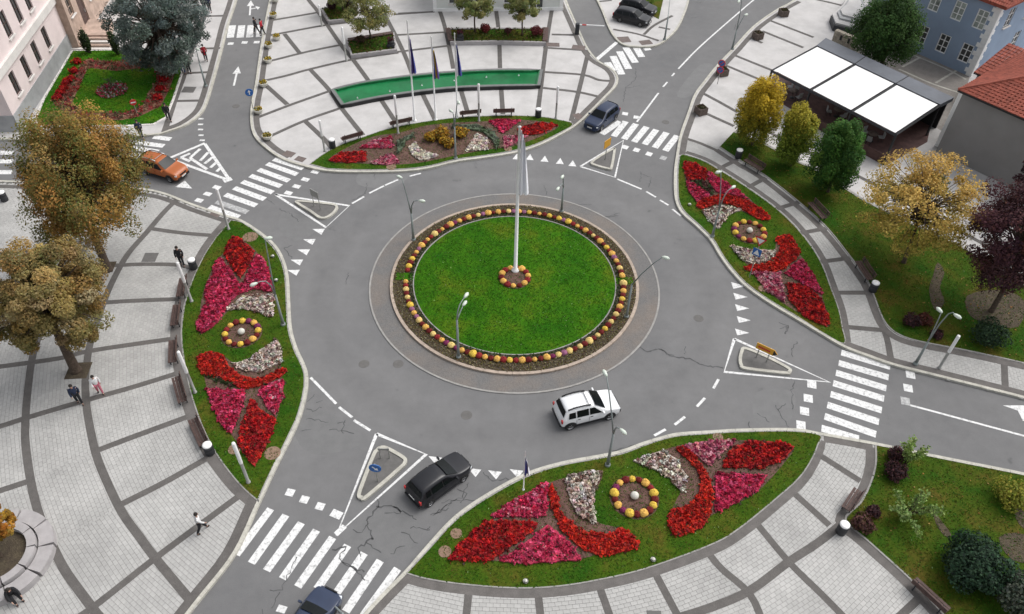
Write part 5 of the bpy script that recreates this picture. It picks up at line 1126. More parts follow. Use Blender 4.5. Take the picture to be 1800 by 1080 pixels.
# ================================================================== TREES
def tree(name, label, base, cpx, rpx, rz_f, cols, nleaf, lsize, nclump=60, tr=.2, weights=None, shape='round', clump=.2, group=None, limb=.8, aspect=.65, colfun=None, inner=.5, seed=0, z=ZP, lobes=.08):
    """tapered trunk with limbs reaching into leaf clumps spread through the crown's volume"""
    rg = np.random.default_rng(100 + seed); b = G(*base, z); zc = hgt(base, cpx); cc = G(*cpx, z + zc); k = pxm((b.x, b.y, z + zc)); r = rpx / k; rz = r * rz_f
    zc = max(zc, rz * .75 + .5); off = Vector((cc.x - b.x, cc.y - b.y, 0))
    if off.length > .8: off *= .8 / off.length
    t = thing(name, label, 'tree', b, 0, group)
    d = rg.normal(0, 1, (nclump, 3)); d /= np.linalg.norm(d, axis=1)[:, None]
    rad = inner + (1 - inner) * rg.random(nclump) ** .6
    if shape == 'umbrella': d[:, 2] = np.abs(d[:, 2]) * .9 - .35
    ph = rg.random(4) * 6.28; az_ = np.arctan2(d[:, 1], d[:, 0]); rad = rad * (1 + lobes * np.sin(3 * az_ + ph[0] + 2 * d[:, 2]) + lobes * .8 * np.sin(5 * az_ + ph[1] - 4 * d[:, 2]) + lobes * .5 * np.sin(8 * d[:, 2] + ph[2]))
    K = d * rad[:, None]
    if shape == 'egg': K[:, :2] *= (1 - .32 * (K[:, 2:3] * .5 + .5)) * 1.12
    if shape == 'spruce': K[:, :2] *= np.clip(1.05 - .62 * (K[:, 2:3] * .5 + .5), .12, 1.1) * 1.15
    K = K * np.array([r, r, rz]) + np.array([off.x, off.y, zc])
    K[:, 2] = np.maximum(K[:, 2], .6 if shape != 'spruce' else .3)
    per = np.maximum(8, (nleaf / nclump * (.6 + .8 * rg.random(nclump))).astype(int)); ci = np.repeat(np.arange(nclump), per); n = len(ci)
    cs = clump * r * (.7 + .6 * rg.random(nclump)); dd = rg.normal(0, 1, (n, 3)); dd /= np.linalg.norm(dd, axis=1)[:, None]
    L = K[ci] + dd * (cs[ci] * (.35 + .65 * rg.random(n) ** .6))[:, None] * np.array([1, 1, .8 if shape not in ('egg',) else 1.5])
    if shape in ('spruce', 'droop'):
        hd = np.hypot(L[:, 0] - off.x, L[:, 1] - off.y); L[:, 2] -= .12 * hd
    L[:, 2] = np.maximum(L[:, 2], .15)
    hn = (L[:, 2] - (zc - rz)) / (2 * rz)
    if colfun is not None: col = colfun(hn, rg, n)
    else:
        cw = pal(nclump, cols, weights, .22); lw_ = pal(n, cols, weights, .2); col = cw[ci] * .6 + lw_ * .4
    col = np.clip(col * (1 + rg.normal(0, .12, (n, 1))), .003, 1)
    outw = L - np.array([off.x, off.y, zc]); outw /= np.linalg.norm(outw, axis=1)[:, None] + 1e-6
    N = dd * .7 + outw * .6
    leaf_obj('crown', L, lsize, col, t, N=N, up=.35, aspect=aspect)
    mb = MB(); fk = zc - rz * .55; fk = max(fk, .5)
    top = Vector((off.x * .8, off.y * .8, zc + rz * .35))
    j = Vector((random.uniform(-.1, .1), random.uniform(-.1, .1), 0))
    mb.tube([(0, 0, -.05), (0, 0, .15), j * .6 + Vector((off.x * .15, off.y * .15, fk * .5)), Vector((off.x * .35, off.y * .35, fk)), Vector((off.x * .6, off.y * .6, (fk + zc) / 2)) + j, top], [tr * 1.5, tr * 1.15, tr * .95, tr * .8, tr * .55, tr * .15], 10)
    order = rg.permutation(nclump)[:int(nclump * limb)]
    for q in order:
        e = Vector(K[q]); s0 = rg.uniform(.1, .8); st_ = Vector((off.x * (.35 + .4 * s0), off.y * (.35 + .4 * s0), fk + (zc - fk) * s0)); mid = st_.lerp(e, .5) + Vector((0, 0, .12 * (e - st_).length)); w0 = tr * rg.uniform(.22, .42)
        mb.tube([st_, mid, e], [w0, w0 * .6, w0 * .2], 5, cap=False)
    mb.build('trunk', M['bark'], t, True); return t
AUT = [(.17, .115, .03), (.22, .12, .028), (.24, .105, .028), (.10, .10, .03), (.06, .075, .022), (.26, .16, .06), (.14, .12, .045)]
tree('autumn_tree', 'large rust and green autumn tree on the plaza below the orange car', (190, 475), (138, 311), 114, 1.0, [(.40, .20, .055), (.34, .21, .055), (.44, .24, .06), (.18, .19, .05), (.11, .15, .04), (.30, .23, .075), (.5, .36, .17)], 75000, .07, 210, .26, [4, 3, 3, 4, 4, 3, 1], clump=.18, seed=43, shape='egg', inner=.4, lobes=.12)
tree('autumn_tree', 'olive brown autumn tree at the left edge near the walking couple', (134, 652), (78, 520), 100, 1.08, [(.31, .235, .09), (.35, .25, .09), (.25, .22, .085), (.18, .175, .06), (.46, .37, .2), (.34, .21, .06)], 70000, .07, 190, .27, [4, 3, 3, 3, 2, 2], clump=.17, seed=52, inner=.4, lobes=.12)
tree('blue_spruce', 'large grey green conifer in the pink building garden', (296, 132), (272, 36), 82, .98, [(.15, .185, .165), (.115, .15, .13), (.20, .24, .215), (.08, .11, .095)], 36000, .12, 210, .3, [4, 3, 2, 2], shape='droop', clump=.17, aspect=.4, seed=3)
def hb(c0, c1, mid):
    def f(h, rg, n):
        k = 1 / (1 + np.exp(-(h - mid + rg.normal(0, .13, n)) * 9)); A = np.array(c0)[None]; B = np.array(c1)[None]; return (A * (1 - k[:, None]) + B * k[:, None]) * (1 + rg.normal(0, .2, (n, 1)))
    return f
tree('hornbeam', 'yellow topped upright tree nearest the road on the park lawn', (1322, 256), (1334, 194), 38, 1.6, None, 26000, .075, 170, .09, shape='egg', clump=.26, colfun=hb((.20, .23, .03), (.56, .40, .03), .45), seed=4, inner=.35, group='upright trees in front of the cafe')
tree('hornbeam', 'half yellow half green upright tree, middle of the three by the cafe', (1389, 292), (1402, 235), 34, 1.7, None, 24000, .075, 170, .09, shape='egg', clump=.26, colfun=hb((.16, .24, .03), (.44, .36, .04), .72), seed=5, inner=.35, group='upright trees in front of the cafe')
tree('hornbeam', 'green upright tree, farthest right of the three by the cafe', (1455, 338), (1474, 272), 43, 1.5, [(.05, .14, .026), (.075, .18, .03), (.04, .11, .025), (.14, .25, .04)], 30000, .075, 190, .1, [3, 3, 2, 1], shape='egg', clump=.24, seed=6, inner=.35, group='upright trees in front of the cafe')
tree('golden_tree', 'sparse golden leaved tree spreading over the park lawn', (1588, 462), (1612, 350), 108, .8, [(.52, .32, .07), (.46, .32, .07), (.58, .40, .14), (.40, .34, .07), (.50, .27, .06)], 17000, .085, 170, .13, [3, 3, 2, 3, 2], shape='loose', colfun=hb((.42, .36, .08), (.60, .40, .12), .55), clump=.15, seed=7, inner=.3, limb=1)
tree('purple_tree', 'dark purple leaved tree at the right edge of the park', (1742, 548), (1788, 405), 92, 1.15, [(.075, .032, .042), (.10, .042, .05), (.05, .022, .032), (.14, .065, .06), (.18, .07, .04)], 30000, .08, 150, .16, [4, 3, 3, 2, 1], clump=.22, seed=8)
tree('purple_tree', 'small purple tree by the house wall at the right edge', (1800, 395), (1812, 290), 34, 1.2, [(.05, .025, .035), (.08, .035, .04), (.035, .018, .025)], 3500, .1, 40, .1, clump=.25, seed=9)
tree('evergreen_tree', 'dense green oval tree between the awnings and the blue building', (1545, 128), (1562, 48), 60, 1.05, [(.045, .10, .025), (.065, .135, .03), (.035, .07, .022), (.10, .18, .045)], 32000, .09, 200, .22, [3, 3, 2, 1], shape='egg', clump=.2, seed=10, inner=.4)
LG = [(.20, .24, .08), (.25, .27, .10), (.15, .19, .06), (.28, .24, .08)]
for i, (bs, cp, rr, lb) in enumerate((((652, 68), (645, 18), 43, 'pale green young tree in the wooden planter left of the flagpoles'), ((835, 56), (835, 8), 32, 'pale green young tree in the long planter, left of the pair'), ((918, 62), (919, 10), 30, 'pale green young tree in the long planter, right of the pair'), ((603, 18), (596, -18), 30, 'green young tree in the planter at the top edge of the plaza'))):
    tree('young_tree', lb, bs, cp, rr, .8, LG, 7000, .09, 70, .08, clump=.22, seed=20 + i, group='young trees in the plaza planters', z=.45)
tree('orange_tree', 'small orange leaved tree in the round stone planter', (6, 985), (-8, 918), 30, 1.2, [(.42, .17, .02), (.45, .23, .03), (.30, .12, .02), (.35, .25, .05)], 3200, .08, 40, .09, clump=.25, seed=30)
# shrubs of the gardens
DP = [(.06, .028, .03), (.09, .035, .035), (.04, .02, .025)]
for px, r, h, c, lb, kw in (((1599, 570), .55, .8, DP, 'round dark purple shrub on the park lawn', {}), ((1622, 568), .55, .7, [(.14, .04, .03), (.1, .04, .03)], 'reddish brown low shrub beside the dark purple one', {}), ((1645, 592), .4, .5, DP, 'small dark shrub behind the tall lamp on the park lawn', {}),
        ((1733, 600), 1.15, 1.5, [(.03, .06, .03), (.045, .085, .04), (.02, .04, .022)], 'round dark green bush near the right edge of the park lawn', dict(n=2200)),
        ((1573, 806), .5, .8, DP, 'purple shrub by the road under the light green sapling', {}), ((1570, 836), .62, .9, DP, 'larger purple shrub beside the paved walk', dict(n=1100)), ((1513, 926), .6, .8, [(.09, .04, .04), (.12, .06, .04)], 'brownish purple shrub beside the litter bin', {}), ((1534, 902), .35, .4, DP, 'tiny dark shrub behind the bench', {}),
        ((1772, 880), 1.05, 1.3, [(.25, .26, .035), (.33, .31, .05), (.18, .21, .03)], 'yellow green shrub at the right edge of the garden', dict(n=1500, hollow=.2)),
        ((1703, 1010), 1.62, 2.1, [(.022, .05, .026), (.035, .075, .038), (.05, .10, .055), (.015, .03, .02)], 'large round dark green bush in the lower right garden', dict(n=7000, size=.075)), ((1797, 1070), 1.5, 2.0, [(.085, .10, .075), (.11, .13, .095), (.06, .08, .06)], 'grey green bush in the bottom right corner', dict(n=4500)),
        ((853, 56), .5, .8, [(.16, .025, .03), (.22, .04, .04)], 'round red shrub in the long planter between the trees', dict(z=.5)), ((893, 58), .35, .45, [(.13, .04, .04), (.1, .05, .04)], 'small dull red shrub in the middle of the long planter', dict(z=.5)), ((943, 62), .62, .9, [(.12, .025, .028), (.17, .035, .04)], 'largest dark red shrub at the right end of the long planter', dict(z=.5)),
        ((584, 16), .5, .8, DP, 'dark red shrub in the top left planter', dict(z=.5)), ((614, 12), .5, .7, [(.05, .055, .02), (.08, .04, .03)], 'dark shrub at the right end of the top left planter', dict(z=.5)), ((634, 74), .5, .6, [(.10, .05, .035), (.07, .06, .03)], 'brown shrub in the planter under the young tree', dict(z=.5)),
        ((1645, 322), .8, .7, [(.05, .10, .025), (.08, .13, .03)], 'low green shrub behind the golden tree', {}), ((1135, 6), .9, .8, [(.12, .2, .03), (.16, .22, .04)], 'bright green shrub beside the parked black cars', {})):
    bush(px, r, h, c, lb, **({'n': 800} | kw))
for px, t_, lb in (((157, 93), (147, 52), 'slim dark green conifer, left of the pair by the steps'), ((207, 96), (195, 53), 'slim dark green conifer, right of the pair by the steps')):
    bush(px, .42, hgt(px, t_) * 1.0, [(.035, .06, .022), (.05, .08, .025), (.025, .04, .018)], lb, 'slim_conifer', 'tree', n=900, size=.1, group='pair of slim conifers by the entrance steps', hollow=.4)
# thin branching light green shrubs
def wispy(px, h, nb, spread, cols, label, name='sapling'):
    p = G(*px, .15); t = thing(name, label, 'shrub', p); mb = MB(); C = []
    for k in range(nb):
        a = random.random() * 6.283; e = Vector((math.cos(a) * spread * random.uniform(.4, 1), math.sin(a) * spread * random.uniform(.4, 1), h * random.uniform(.6, 1))); m_ = e * .5 + Vector((0, 0, h * .15))
        mb.tube([(0, 0, 0), m_, e], [.03, .02, .008], 5, cap=False)
        for s in np.linspace(.3, 1, 16): q = (m_ * (2 * s) if s < .5 else m_.lerp(e, 2 * s - 1)); C += [(q.x + random.gauss(0, .09), q.y + random.gauss(0, .09), q.z + random.gauss(0, .08)) for _ in range(5)]
    mb.build('stem', M['bark'], t); leaf_obj('leaves', np.array(C), .075, pal(len(C), cols), t, up=.4)
wispy((1590, 818), 2.3, 9, .75, [(.25, .36, .09), (.2, .3, .07), (.3, .4, .14)], 'light green upright sapling by the road kerb')
wispy((1592, 905), 1.2, 15, 1.75, [(.24, .34, .1), (.19, .29, .09), (.3, .4, .15)], 'wide loose light green shrub with bare stems in the garden', 'loose_shrub')
# bare earth patches in the lawns
for px, par in (([(1648, 462), (1660, 480), (1652, 505), (1660, 530), (1650, 545), (1640, 540), (1633, 510), (1640, 485)], PL_NE), ([(1640, 895), (1650, 910), (1672, 940), (1660, 942), (1645, 920)], PL_SE), ([(1782, 900), (1800, 890), (1830, 920), (1800, 930)], PL_SE), ([(1700, 520), (1760, 510), (1800, 530), (1790, 575), (1740, 570), (1705, 555)], PL_NE), ([(1756, 945), (1800, 940), (1830, 985), (1780, 985)], PL_SE)):
    MB().prism(sm(px, .15, 3, True), .1, .168).build('bare_earth', M['soildark'], par)

# ================================================================== STREET FURNITURE
def at_azimuth(base, px, az, z0=.15):
    """point seen at px in the upright plane through base heading az"""
    b = G(*base, z0); q = b + Vector((math.cos(az), math.sin(az), 0)); u, z = on_plane(px, b, q); return b, Vector((math.cos(az) * u, math.sin(az) * u, z - z0))
def lamp(label, base, fork, long_, short_, az, group='two armed street lamps', z0=.15):
    b, P1 = at_azimuth(base, long_, az, z0)
    zf = hgt(base, fork, z0); t = thing('street_lamp', label, 'street lamp', b, 0, group)
    mb = MB(); mb.tube([(0, 0, 0), (0, 0, .9), (0, 0, zf)], [.11, .085, .06], 10); mb.lathe([(.16, 0), (.16, .12), (.11, .16)], n=12); mb.build('pole', M['lamp'], t, True)
    d = Vector((math.cos(az), math.sin(az), 0))
    def arm(P, curl):
        mb = MB(); a = Vector((0, 0, zf - .05)); h = P.z - zf; hd = Vector((P.x, P.y, 0)); u_ = hd.normalized() if hd.length > .05 else d
        if curl: pts = [a, a + hd * .12 + Vector((0, 0, h * .6)), a + hd * .4 + Vector((0, 0, h * .95)), a + hd * .75 + Vector((0, 0, h * 1.04)), Vector((P.x, P.y, P.z))]
        else: pts = [a, a + hd * .3 + Vector((0, 0, h * .38)), a + hd * .7 + Vector((0, 0, h * .78)), Vector((P.x, P.y, P.z))]
        mb.tube(pts, [.05, .042, .036, .03, .03][:len(pts)], 7); ao = mb.build('arm', M['lamp'], t, True)
        hb_ = MB(); c = P + u_ * .18; hb_.tube([P - u_ * .05, P + u_ * .08, c + u_ * .1, c + u_ * .24], [.05, .10, .12, .05], 8); hb_.build('lamp_head', M['lamphead'], ao, True)
    arm(P1, False)
    if short_ is not None:
        b2, P2 = at_azimuth(base, short_, az + math.pi + .35, z0)
        if P2.length > 12 or P2.z < zf * .5 or (P2.x ** 2 + P2.y ** 2) > 6: P2 = Vector((-d.x * 1.0, -d.y * 1.0, zf * 1.3))
        arm(P2, True)
    return t
def azc(px): p = G(*px); return math.atan2(p.y - CY, p.x - CX)
lamp('two armed lamp on the south rim of the island', (806, 628), (803, 562), (814, 537), (782, 545), azc((806, 628)))
lamp('two armed lamp on the north west rim of the island', (727, 422), (725, 375), (706, 313), (737, 353), azc((727, 422)))
lamp('two armed lamp on the north rim of the island right of the flagpole', (987, 372), (990, 330), (990, 309), (995, 302), azc((987, 372)))
lamp('two armed lamp on the east rim of the island', (1101, 557), (1110, 500), (1165, 452), None, azc((1101, 557)))
lamp('two armed lamp by the kerb of the left flower bed', (498, 571), (477, 520), (466, 420), (451, 498), azc((498, 571)) + math.pi)
lamp('two armed lamp by the kerb of the bottom flower bed near the white car', (1068, 818), (1077, 762), (1066, 661), (1091, 755), azc((1068, 818)) + math.pi)
lamp('two armed lamp in the right flower bed', (1252, 416), (1265, 370), (1267, 302), (1286, 331), azc((1252, 416)) + math.pi)
lamp('two armed lamp in the top flower bed in front of the golden bushes', (801, 279), (799, 222), (805, 178), (795, 197), azc((801, 279)) + math.pi)
lamp('two armed lamp on the pavement beside the park lawn', (1609, 640), (1630, 600), (1655, 549), (1678, 553), 1.9)
lamp('street lamp at the bottom edge beside the dark blue car', (612, 1112), (596, 1080), (544, 1008), None, 2.2)
lamp('street lamp on the kerb of the road leading to the top right', (1287, 87), (1294, 52), (1309, 27), (1300, 2), 0.6)
lamp('street lamp on the pavement by the pink building garden', (362, 152), (352, 110), (345, 86), None, 2.6)
lamp('street lamp at the corner of the parking pavement', (1168, 70), (1173, 30), (1178, -5), None, 1.4)
def marker(label, base, top, z0=.15):
    b = G(*base, z0); h = min(3.6, max(2.2, hgt(base, top, z0))); t = thing('marker_post', label, 'light post', b, 0, 'white topped light posts')
    MB().lathe([(.12, 0), (.12, .06), (.085, .07), (.085, h * .5)], n=12).build('shaft', M['postgrey'], t, True)
    MB().lathe([(.09, h * .5), (.1, h * .52), (.1, h * .98), (.085, h), (.01, h + .01)], n=12).build('light_tube', M['white'], t, True); return t
for lb, b, tp in (('white topped light post at the northern tip of the left bed', (402, 403), (380, 331)), ('white topped light post beside the litter bin, upper edge of the left bed', (337, 530), (310, 462)), ('white topped light post at the middle benches of the left bed', (343, 690), (310, 618)), ('white topped light post near the southern tip of the left bed', (437, 848), (408, 776)), ('white topped light post at the plaza edge in the western top bed', (700, 235), (694, 168)), ('white topped light post at the western tip of the top bed', (571, 266), (562, 212)), ('white topped light post behind the centre of the top bed', (842, 213), (841, 148)), ('white topped light post at the eastern end of the top bed', (977, 208), (980, 152)), ('slender light post on the pavement beside the park lawn', (1651, 647), (1687, 591)), ('white pole on the plaza left of the wooden planter', (609, 107), (601, 48)), ('short white pole at the top left of the plaza', (566, 46), (562, 12))): marker(lb, b, tp)
# flagpoles
def flag_pole(label, base, top, flag_m, zspan, z0, wdt=.35, group=None, rad=.06, flag_label=None):
    b = G(*base, z0); h = hgt(base, top, z0); t = thing('flagpole', label, 'flagpole', b, 0, group)
    MB().lathe([(rad * 3, 0), (rad * 3, rad), (rad * 1.3, rad * 1.8), (rad, h * .6), (rad * .7, h), (rad * 1.2, h + .03), (.01, h + .12)], n=12).build('pole', M['white'], t, True)
    z1, z0_ = h * zspan[1], h * zspan[0]; mb = MB(); N_, Q_ = 14, 6
    def p(i, j):
        v = i / N_; s = j / Q_; wv = wdt * (0.35 + .65 * (v ** .8)) ; ang = math.sin(s * 9 + v * 2.5) * .5
        return (rad + s * wv * .75, .14 * math.sin(s * 11 + v * 3), z1 + (z0_ - z1) * v - .25 * s * (1 - v) * (z1 - z0_) * .5)
    for i in range(N_):
        for j in range(Q_):
            m_ = 0 if len(flag_m) == 1 else min(len(flag_m) - 1, j * len(flag_m) // Q_); mb.quad([p(i, j), p(i + 1, j), p(i + 1, j + 1), p(i, j + 1)], m_)
    f = mb.build('flag', [M[k] for k in flag_m], None, True); f.location = b; f.parent = t; f.location = (0, 0, 0); return t
flag_pole('tall white flagpole with a limp white flag in the middle of the island', (906, 475), (919, 224), ['flagwhite'], (.57, .985), .36, .8, rad=.1)
FG = 'flagpoles in front of the green fountain'
flag_pole('left white flagpole of three with a violet flag before the fountain', (729, 212), (718, 38), ['flagviolet', 'flagviolet', 'flagblue'], (.5, .86), ZP, .5, FG, .06)
flag_pole('middle white flagpole of three with a blue and white flag before the fountain', (766, 211), (760, 66), ['flagblue', 'flagyellow', 'flagviolet'], (.52, .88), ZP, .6, FG, .06)
flag_pole('right white flagpole of three with a white and blue flag before the fountain', (804, 207), (801, 60), ['flagwhite', 'flagblue', 'flagblue'], (.52, .9), ZP, .6, FG, .06)
flag_pole('small pole with a blue and white pennant at the kerb of the bottom bed', (920, 861), (920, 795), ['flagblue', 'flagwhite'], (.4, .85), .15, .38, None, .025)
# benches
def bench(label, a, b, side, group='park benches', z0=.13, m='wood'):
    A, B = G(*a, z0 + .4), G(*b, z0 + .4); d = B - A; L = d.length; rz = math.atan2(d.y, d.x); c = (A + B) / 2; t = thing('park_bench', label, 'bench', (c.x, c.y, z0), rz, group)
    for k in range(3): mb = MB(); mb.box((0, side * (.17 - .17 * k), .45 + random.uniform(-.003, .003)), (L, .145, .045)); mb.build('seat_slat', M[m], t)
    for k in range(2): mb = MB(); mb.box((0, -side * (.27 + .04 * k), .62 + .18 * k), (L, .04, .145)); mb.build('back_slat', M[m], t)
    for s in (-1, 1):
        mb = MB(); x = s * (L / 2 - .25); mb.box((x, side * .18, .21), (.06, .06, .42)); mb.box((x, -side * .22, .21), (.06, .06, .42)); mb.box((x, -.02 * side, .405), (.06, .5, .04)); mb.box((x, -side * .25, .66), (.05, .035, .5)); mb.build('leg_frame', M['iron'], t)
for lb, a, b, s in (('bench by the left bed, topmost of the row beside the marker post', (322, 490), (316, 522), -1), ('second bench of the row along the left bed', (311, 537), (306, 573), -1), ('third bench of the row along the left bed', (304, 599), (303, 638), -1), ('fourth bench of the row along the left bed', (309, 664), (321, 708), -1), ('lowest bench along the left bed next to the litter bin', (338, 738), (358, 783), -1)): bench(lb, a, b, s)
for lb, a, b, s in (('bench at the western end of the top bed beside the bin', (600, 246), (636, 236), 1), ('bench behind the top bed at the second light post', (685, 219), (723, 211), 1), ('bench behind the golden bushes at the middle light post', (808, 201), (845, 197), 1), ('bench behind the top bed right of the middle light post', (867, 197), (904, 196), 1)): bench(lb, a, b, s)
for lb, a, b, s in (('bench on the park lawn edge nearest the crossing', (1310, 281), (1340, 300), -1), ('bench on the park lawn edge in front of the green upright tree', (1424, 357), (1450, 385), -1), ('bench on the park lawn edge beside the litter bin', (1508, 460), (1530, 493), -1), ('bench along the paved walk by the loose green shrub', (1508, 862), (1486, 896), -1), ('long brown bench at the bottom edge of the garden', (1606, 1020), (1666, 1075), 1)): bench(lb, a, b, s)
# litter bins
def bin_(label, px, r=.27, h=.85, lid='white'):
    p = G(*px, ZP); t = thing('litter_bin', label, 'litter bin', p, 0, 'litter bins')
    MB().lathe([(r * .85, 0), (r, .06), (r, h * .85), (r * .9, h * .87)], n=16).build('body', M['iron'], t, True); MB().lathe([(r * .95, h * .88), (r * .95, h * .96), (r * .7, h), (.01, h + .01)], n=16).build('lid', M[lid], t, True)
    mb = MB(); mb.lathe([(r * 1.02, h * .6), (r * 1.02, h * .68)], n=16); mb.build('band', M['black'], t)
for lb, px in (('litter bin with a white lid near the lowest bench of the left bed', (370, 797)), ('litter bin beside the man in black at the left bed', (341, 472)), ('litter bin at the corner of the park lawn below the bench', (1533, 512)), ('litter bin with a white lid at the corner of the paved walk', (1477, 936)), ('litter bin by the park lawn opposite the crossing', (1297, 278)), ('litter bin at the western end of the top bed', (585, 260)), ('litter bin behind the eastern top bed', (946, 206)), ('dark litter bin at the left edge of the picture', (9, 353))): bin_(lb, px)
# planters
def foliage_on(t, pts, r, h0, h, cols, n, size):
    a = rng.random(n) * 6.283; rr = np.sqrt(rng.random(n)) * r; C = np.column_stack([rr * np.cos(a), rr * np.sin(a), h0 + h * rng.random(n)]); leaf_obj('flowers', C, size, pal(n, cols), t, up=.7)
for i, (px, side) in enumerate((((484, 4), 0), ((481, 31), 0), ((473, 84), 0), ((472, 110), 0), ((464, 152), 0), ((455, 199), 0), ((471, 245), 0), ((487, 70), 0))):
    p = G(*px, ZP); t = thing('flower_bowl', 'white bowl of yellow flowers, %s along the left plaza kerb' % ('topmost', 'second from the top', 'fifth from the top', 'sixth from the top', 'third from the bottom', 'second from the bottom', 'lowest of the row', 'third from the top')[i], 'planter', p, 0, 'flower bowls along the plaza kerb')
    MB().lathe([(.22, 0), (.34, .12), (.42, .36), (.44, .4), (.38, .4), (.36, .34), (.01, .33)], n=18).build('bowl', M['bowl'], t, True); foliage_on(t, None, .34, .36, .16, [(.5, .38, .04), (.45, .3, .03), (.06, .08, .02)], 90, .08)
for lb, px in (('wooden box planter by the crossing, nearest of the row along the right kerb', (1231, 200)), ('wooden box planter below the round parking signs', (1269, 132)), ('wooden box planter second from the top along the right kerb', (1331, 68)), ('wooden box planter farthest up the right kerb', (1376, 28))):
    p = G(*px, ZP); t = thing('box_planter', lb, 'planter', p, random.uniform(.1, .5), 'wooden box planters along the kerb')
    mb = MB()
    for k in range(3):
        for s in (-1, 1): mb = MB(); mb.box((0, s * .4, .14 + .22 * k), (.86, .05, .2)); mb.box((s * .4, 0, .14 + .22 * k), (.05, .75, .2)); mb.build('board', M['woodgrey'], t)
    MB().box((0, 0, .3), (.74, .74, .56)).build('soil', M['soildark'], t); foliage_on(t, None, .36, .58, .2, [(.06, .055, .03), (.10, .07, .04), (.05, .06, .02)], 110, .08)
def raised(label, px, h, wood):
    q = [tuple(p[:2]) for p in GP(px, h)]; t = thing('raised_planter', label, 'planter', (0, 0, 0))
    MB().strip(q, .3, 0, h, closed=True).build('wall', M['benchstone'], t); MB().prism(q, 0, h - .08).build('soil', M['lawnpark'], t)
    for k in wood: a, b = Vector(q[k]), Vector(q[(k + 1) % len(q)]); mb = MB(); c = (a + b) / 2; d = b - a; mb.box((c.x, c.y, h + .05), (d.length * .95, .5, .08), math.atan2(d.y, d.x)); mb.build('seat', M['wood'], t)
    C = np.column_stack([scatter(q, 30), ]); C = np.column_stack([C, np.full(len(C), h - .02) + .12 * rng.random(len(C))]); tag(leaf_obj('ground_cover', C, .1, pal(len(C), [(.09, .10, .025), (.13, .07, .03), (.06, .08, .02)]), t, up=.8), kind='stuff')
raised('raised planter with wooden seat holding one young tree, left of the flagpoles', [(610, 71), (692, 58), (696, 86), (618, 96)], .5, [0])
raised('long raised planter with wooden ends holding two young trees and red shrubs', [(787, 50), (960, 49), (958, 74), (870, 72), (793, 73)], .5, [1, 4])
raised('raised planter at the top left of the fountain plaza', [(565, 15), (612, 2), (618, 32), (578, 36)], .5, [])
for lb, px in (('dark stone pot at the corner of the single tree planter', (688, 88)), ('dark stone pot at the left end of the long planter', (809, 76))):
    p = G(*px, ZP); t = thing('stone_pot', lb, 'planter', p); MB().box((0, 0, .35), (.75, .7, .7), 0, 0, .9).build('pot', M['iron'], t); MB().lathe([(.3, .7), (.34, .75), (.3, 1.0), (.01, 1.02)], n=12).build('lid', M['dark'], t, True); foliage_on(t, None, .3, .95, .35, [(.12, .03, .04), (.06, .05, .04)], 80, .1)
# fountain
FO = sm([(584, 157), (615, 149), (650, 142), (725, 132), (800, 125.5), (875, 122), (952, 122.5)], .5, 4) + sm([(947, 149), (880, 150), (800, 153), (725, 161), (660, 171), (602, 183)], .5, 4)
ft = thing('fountain_basin', 'long curved fountain basin painted green on the plaza', 'fountain', (0, 0, 0))
FOc = np.array(FO); cen = FOc.mean(0)
MB().strip(FO, .3, 0, .5, closed=True).build('rim', M['basinrim'], ft); MB().strip(FO, .36, 0, .43, closed=True).build('outer_wall', M['black'], ft)
MB().prism(FO, 0, .3).build('water', M['water'], ft); MB().strip(FO, .12, .2, .47, closed=True, off=-.2).build('inner_wall', M['basin'], ft)
for k in range(6):
    t_ = (k + .5) / 6; a = G(600 + 340 * t_, 172 - 46 * math.sin(t_ * 1.57) + 7, .3); mb = MB(); mb.lathe([(.07, .3), (.07, .34), (.04, .35), (.03, .45)], (a.x, a.y, 0), 8); mb.build('nozzle', M['white'], ft)
# round bench planter lower left
c = G(0, 985, ZP); rb = thing('round_bench', 'round two tier stone bench around the orange tree planter', 'bench', c)
for k in range(10):
    a0, a1 = k * math.pi / 5 + .02 + .3, (k + 1) * math.pi / 5 - .02 + .3; pts = lambda r: [(r * math.cos(a), r * math.sin(a)) for a in np.linspace(a0, a1, 7)]
    MB().strip(pts(2.25), .7, 0, .42).build('seat', M['benchstone'], rb); MB().strip(pts(1.62), .4, 0, .62).build('backrest', M['benchstone'], rb)
MB().prism([(1.45 * math.cos(a), 1.45 * math.sin(a)) for a in np.linspace(0, 6.283, 40, endpoint=False)], 0, .3).build('soil', M['soildark'], rb)
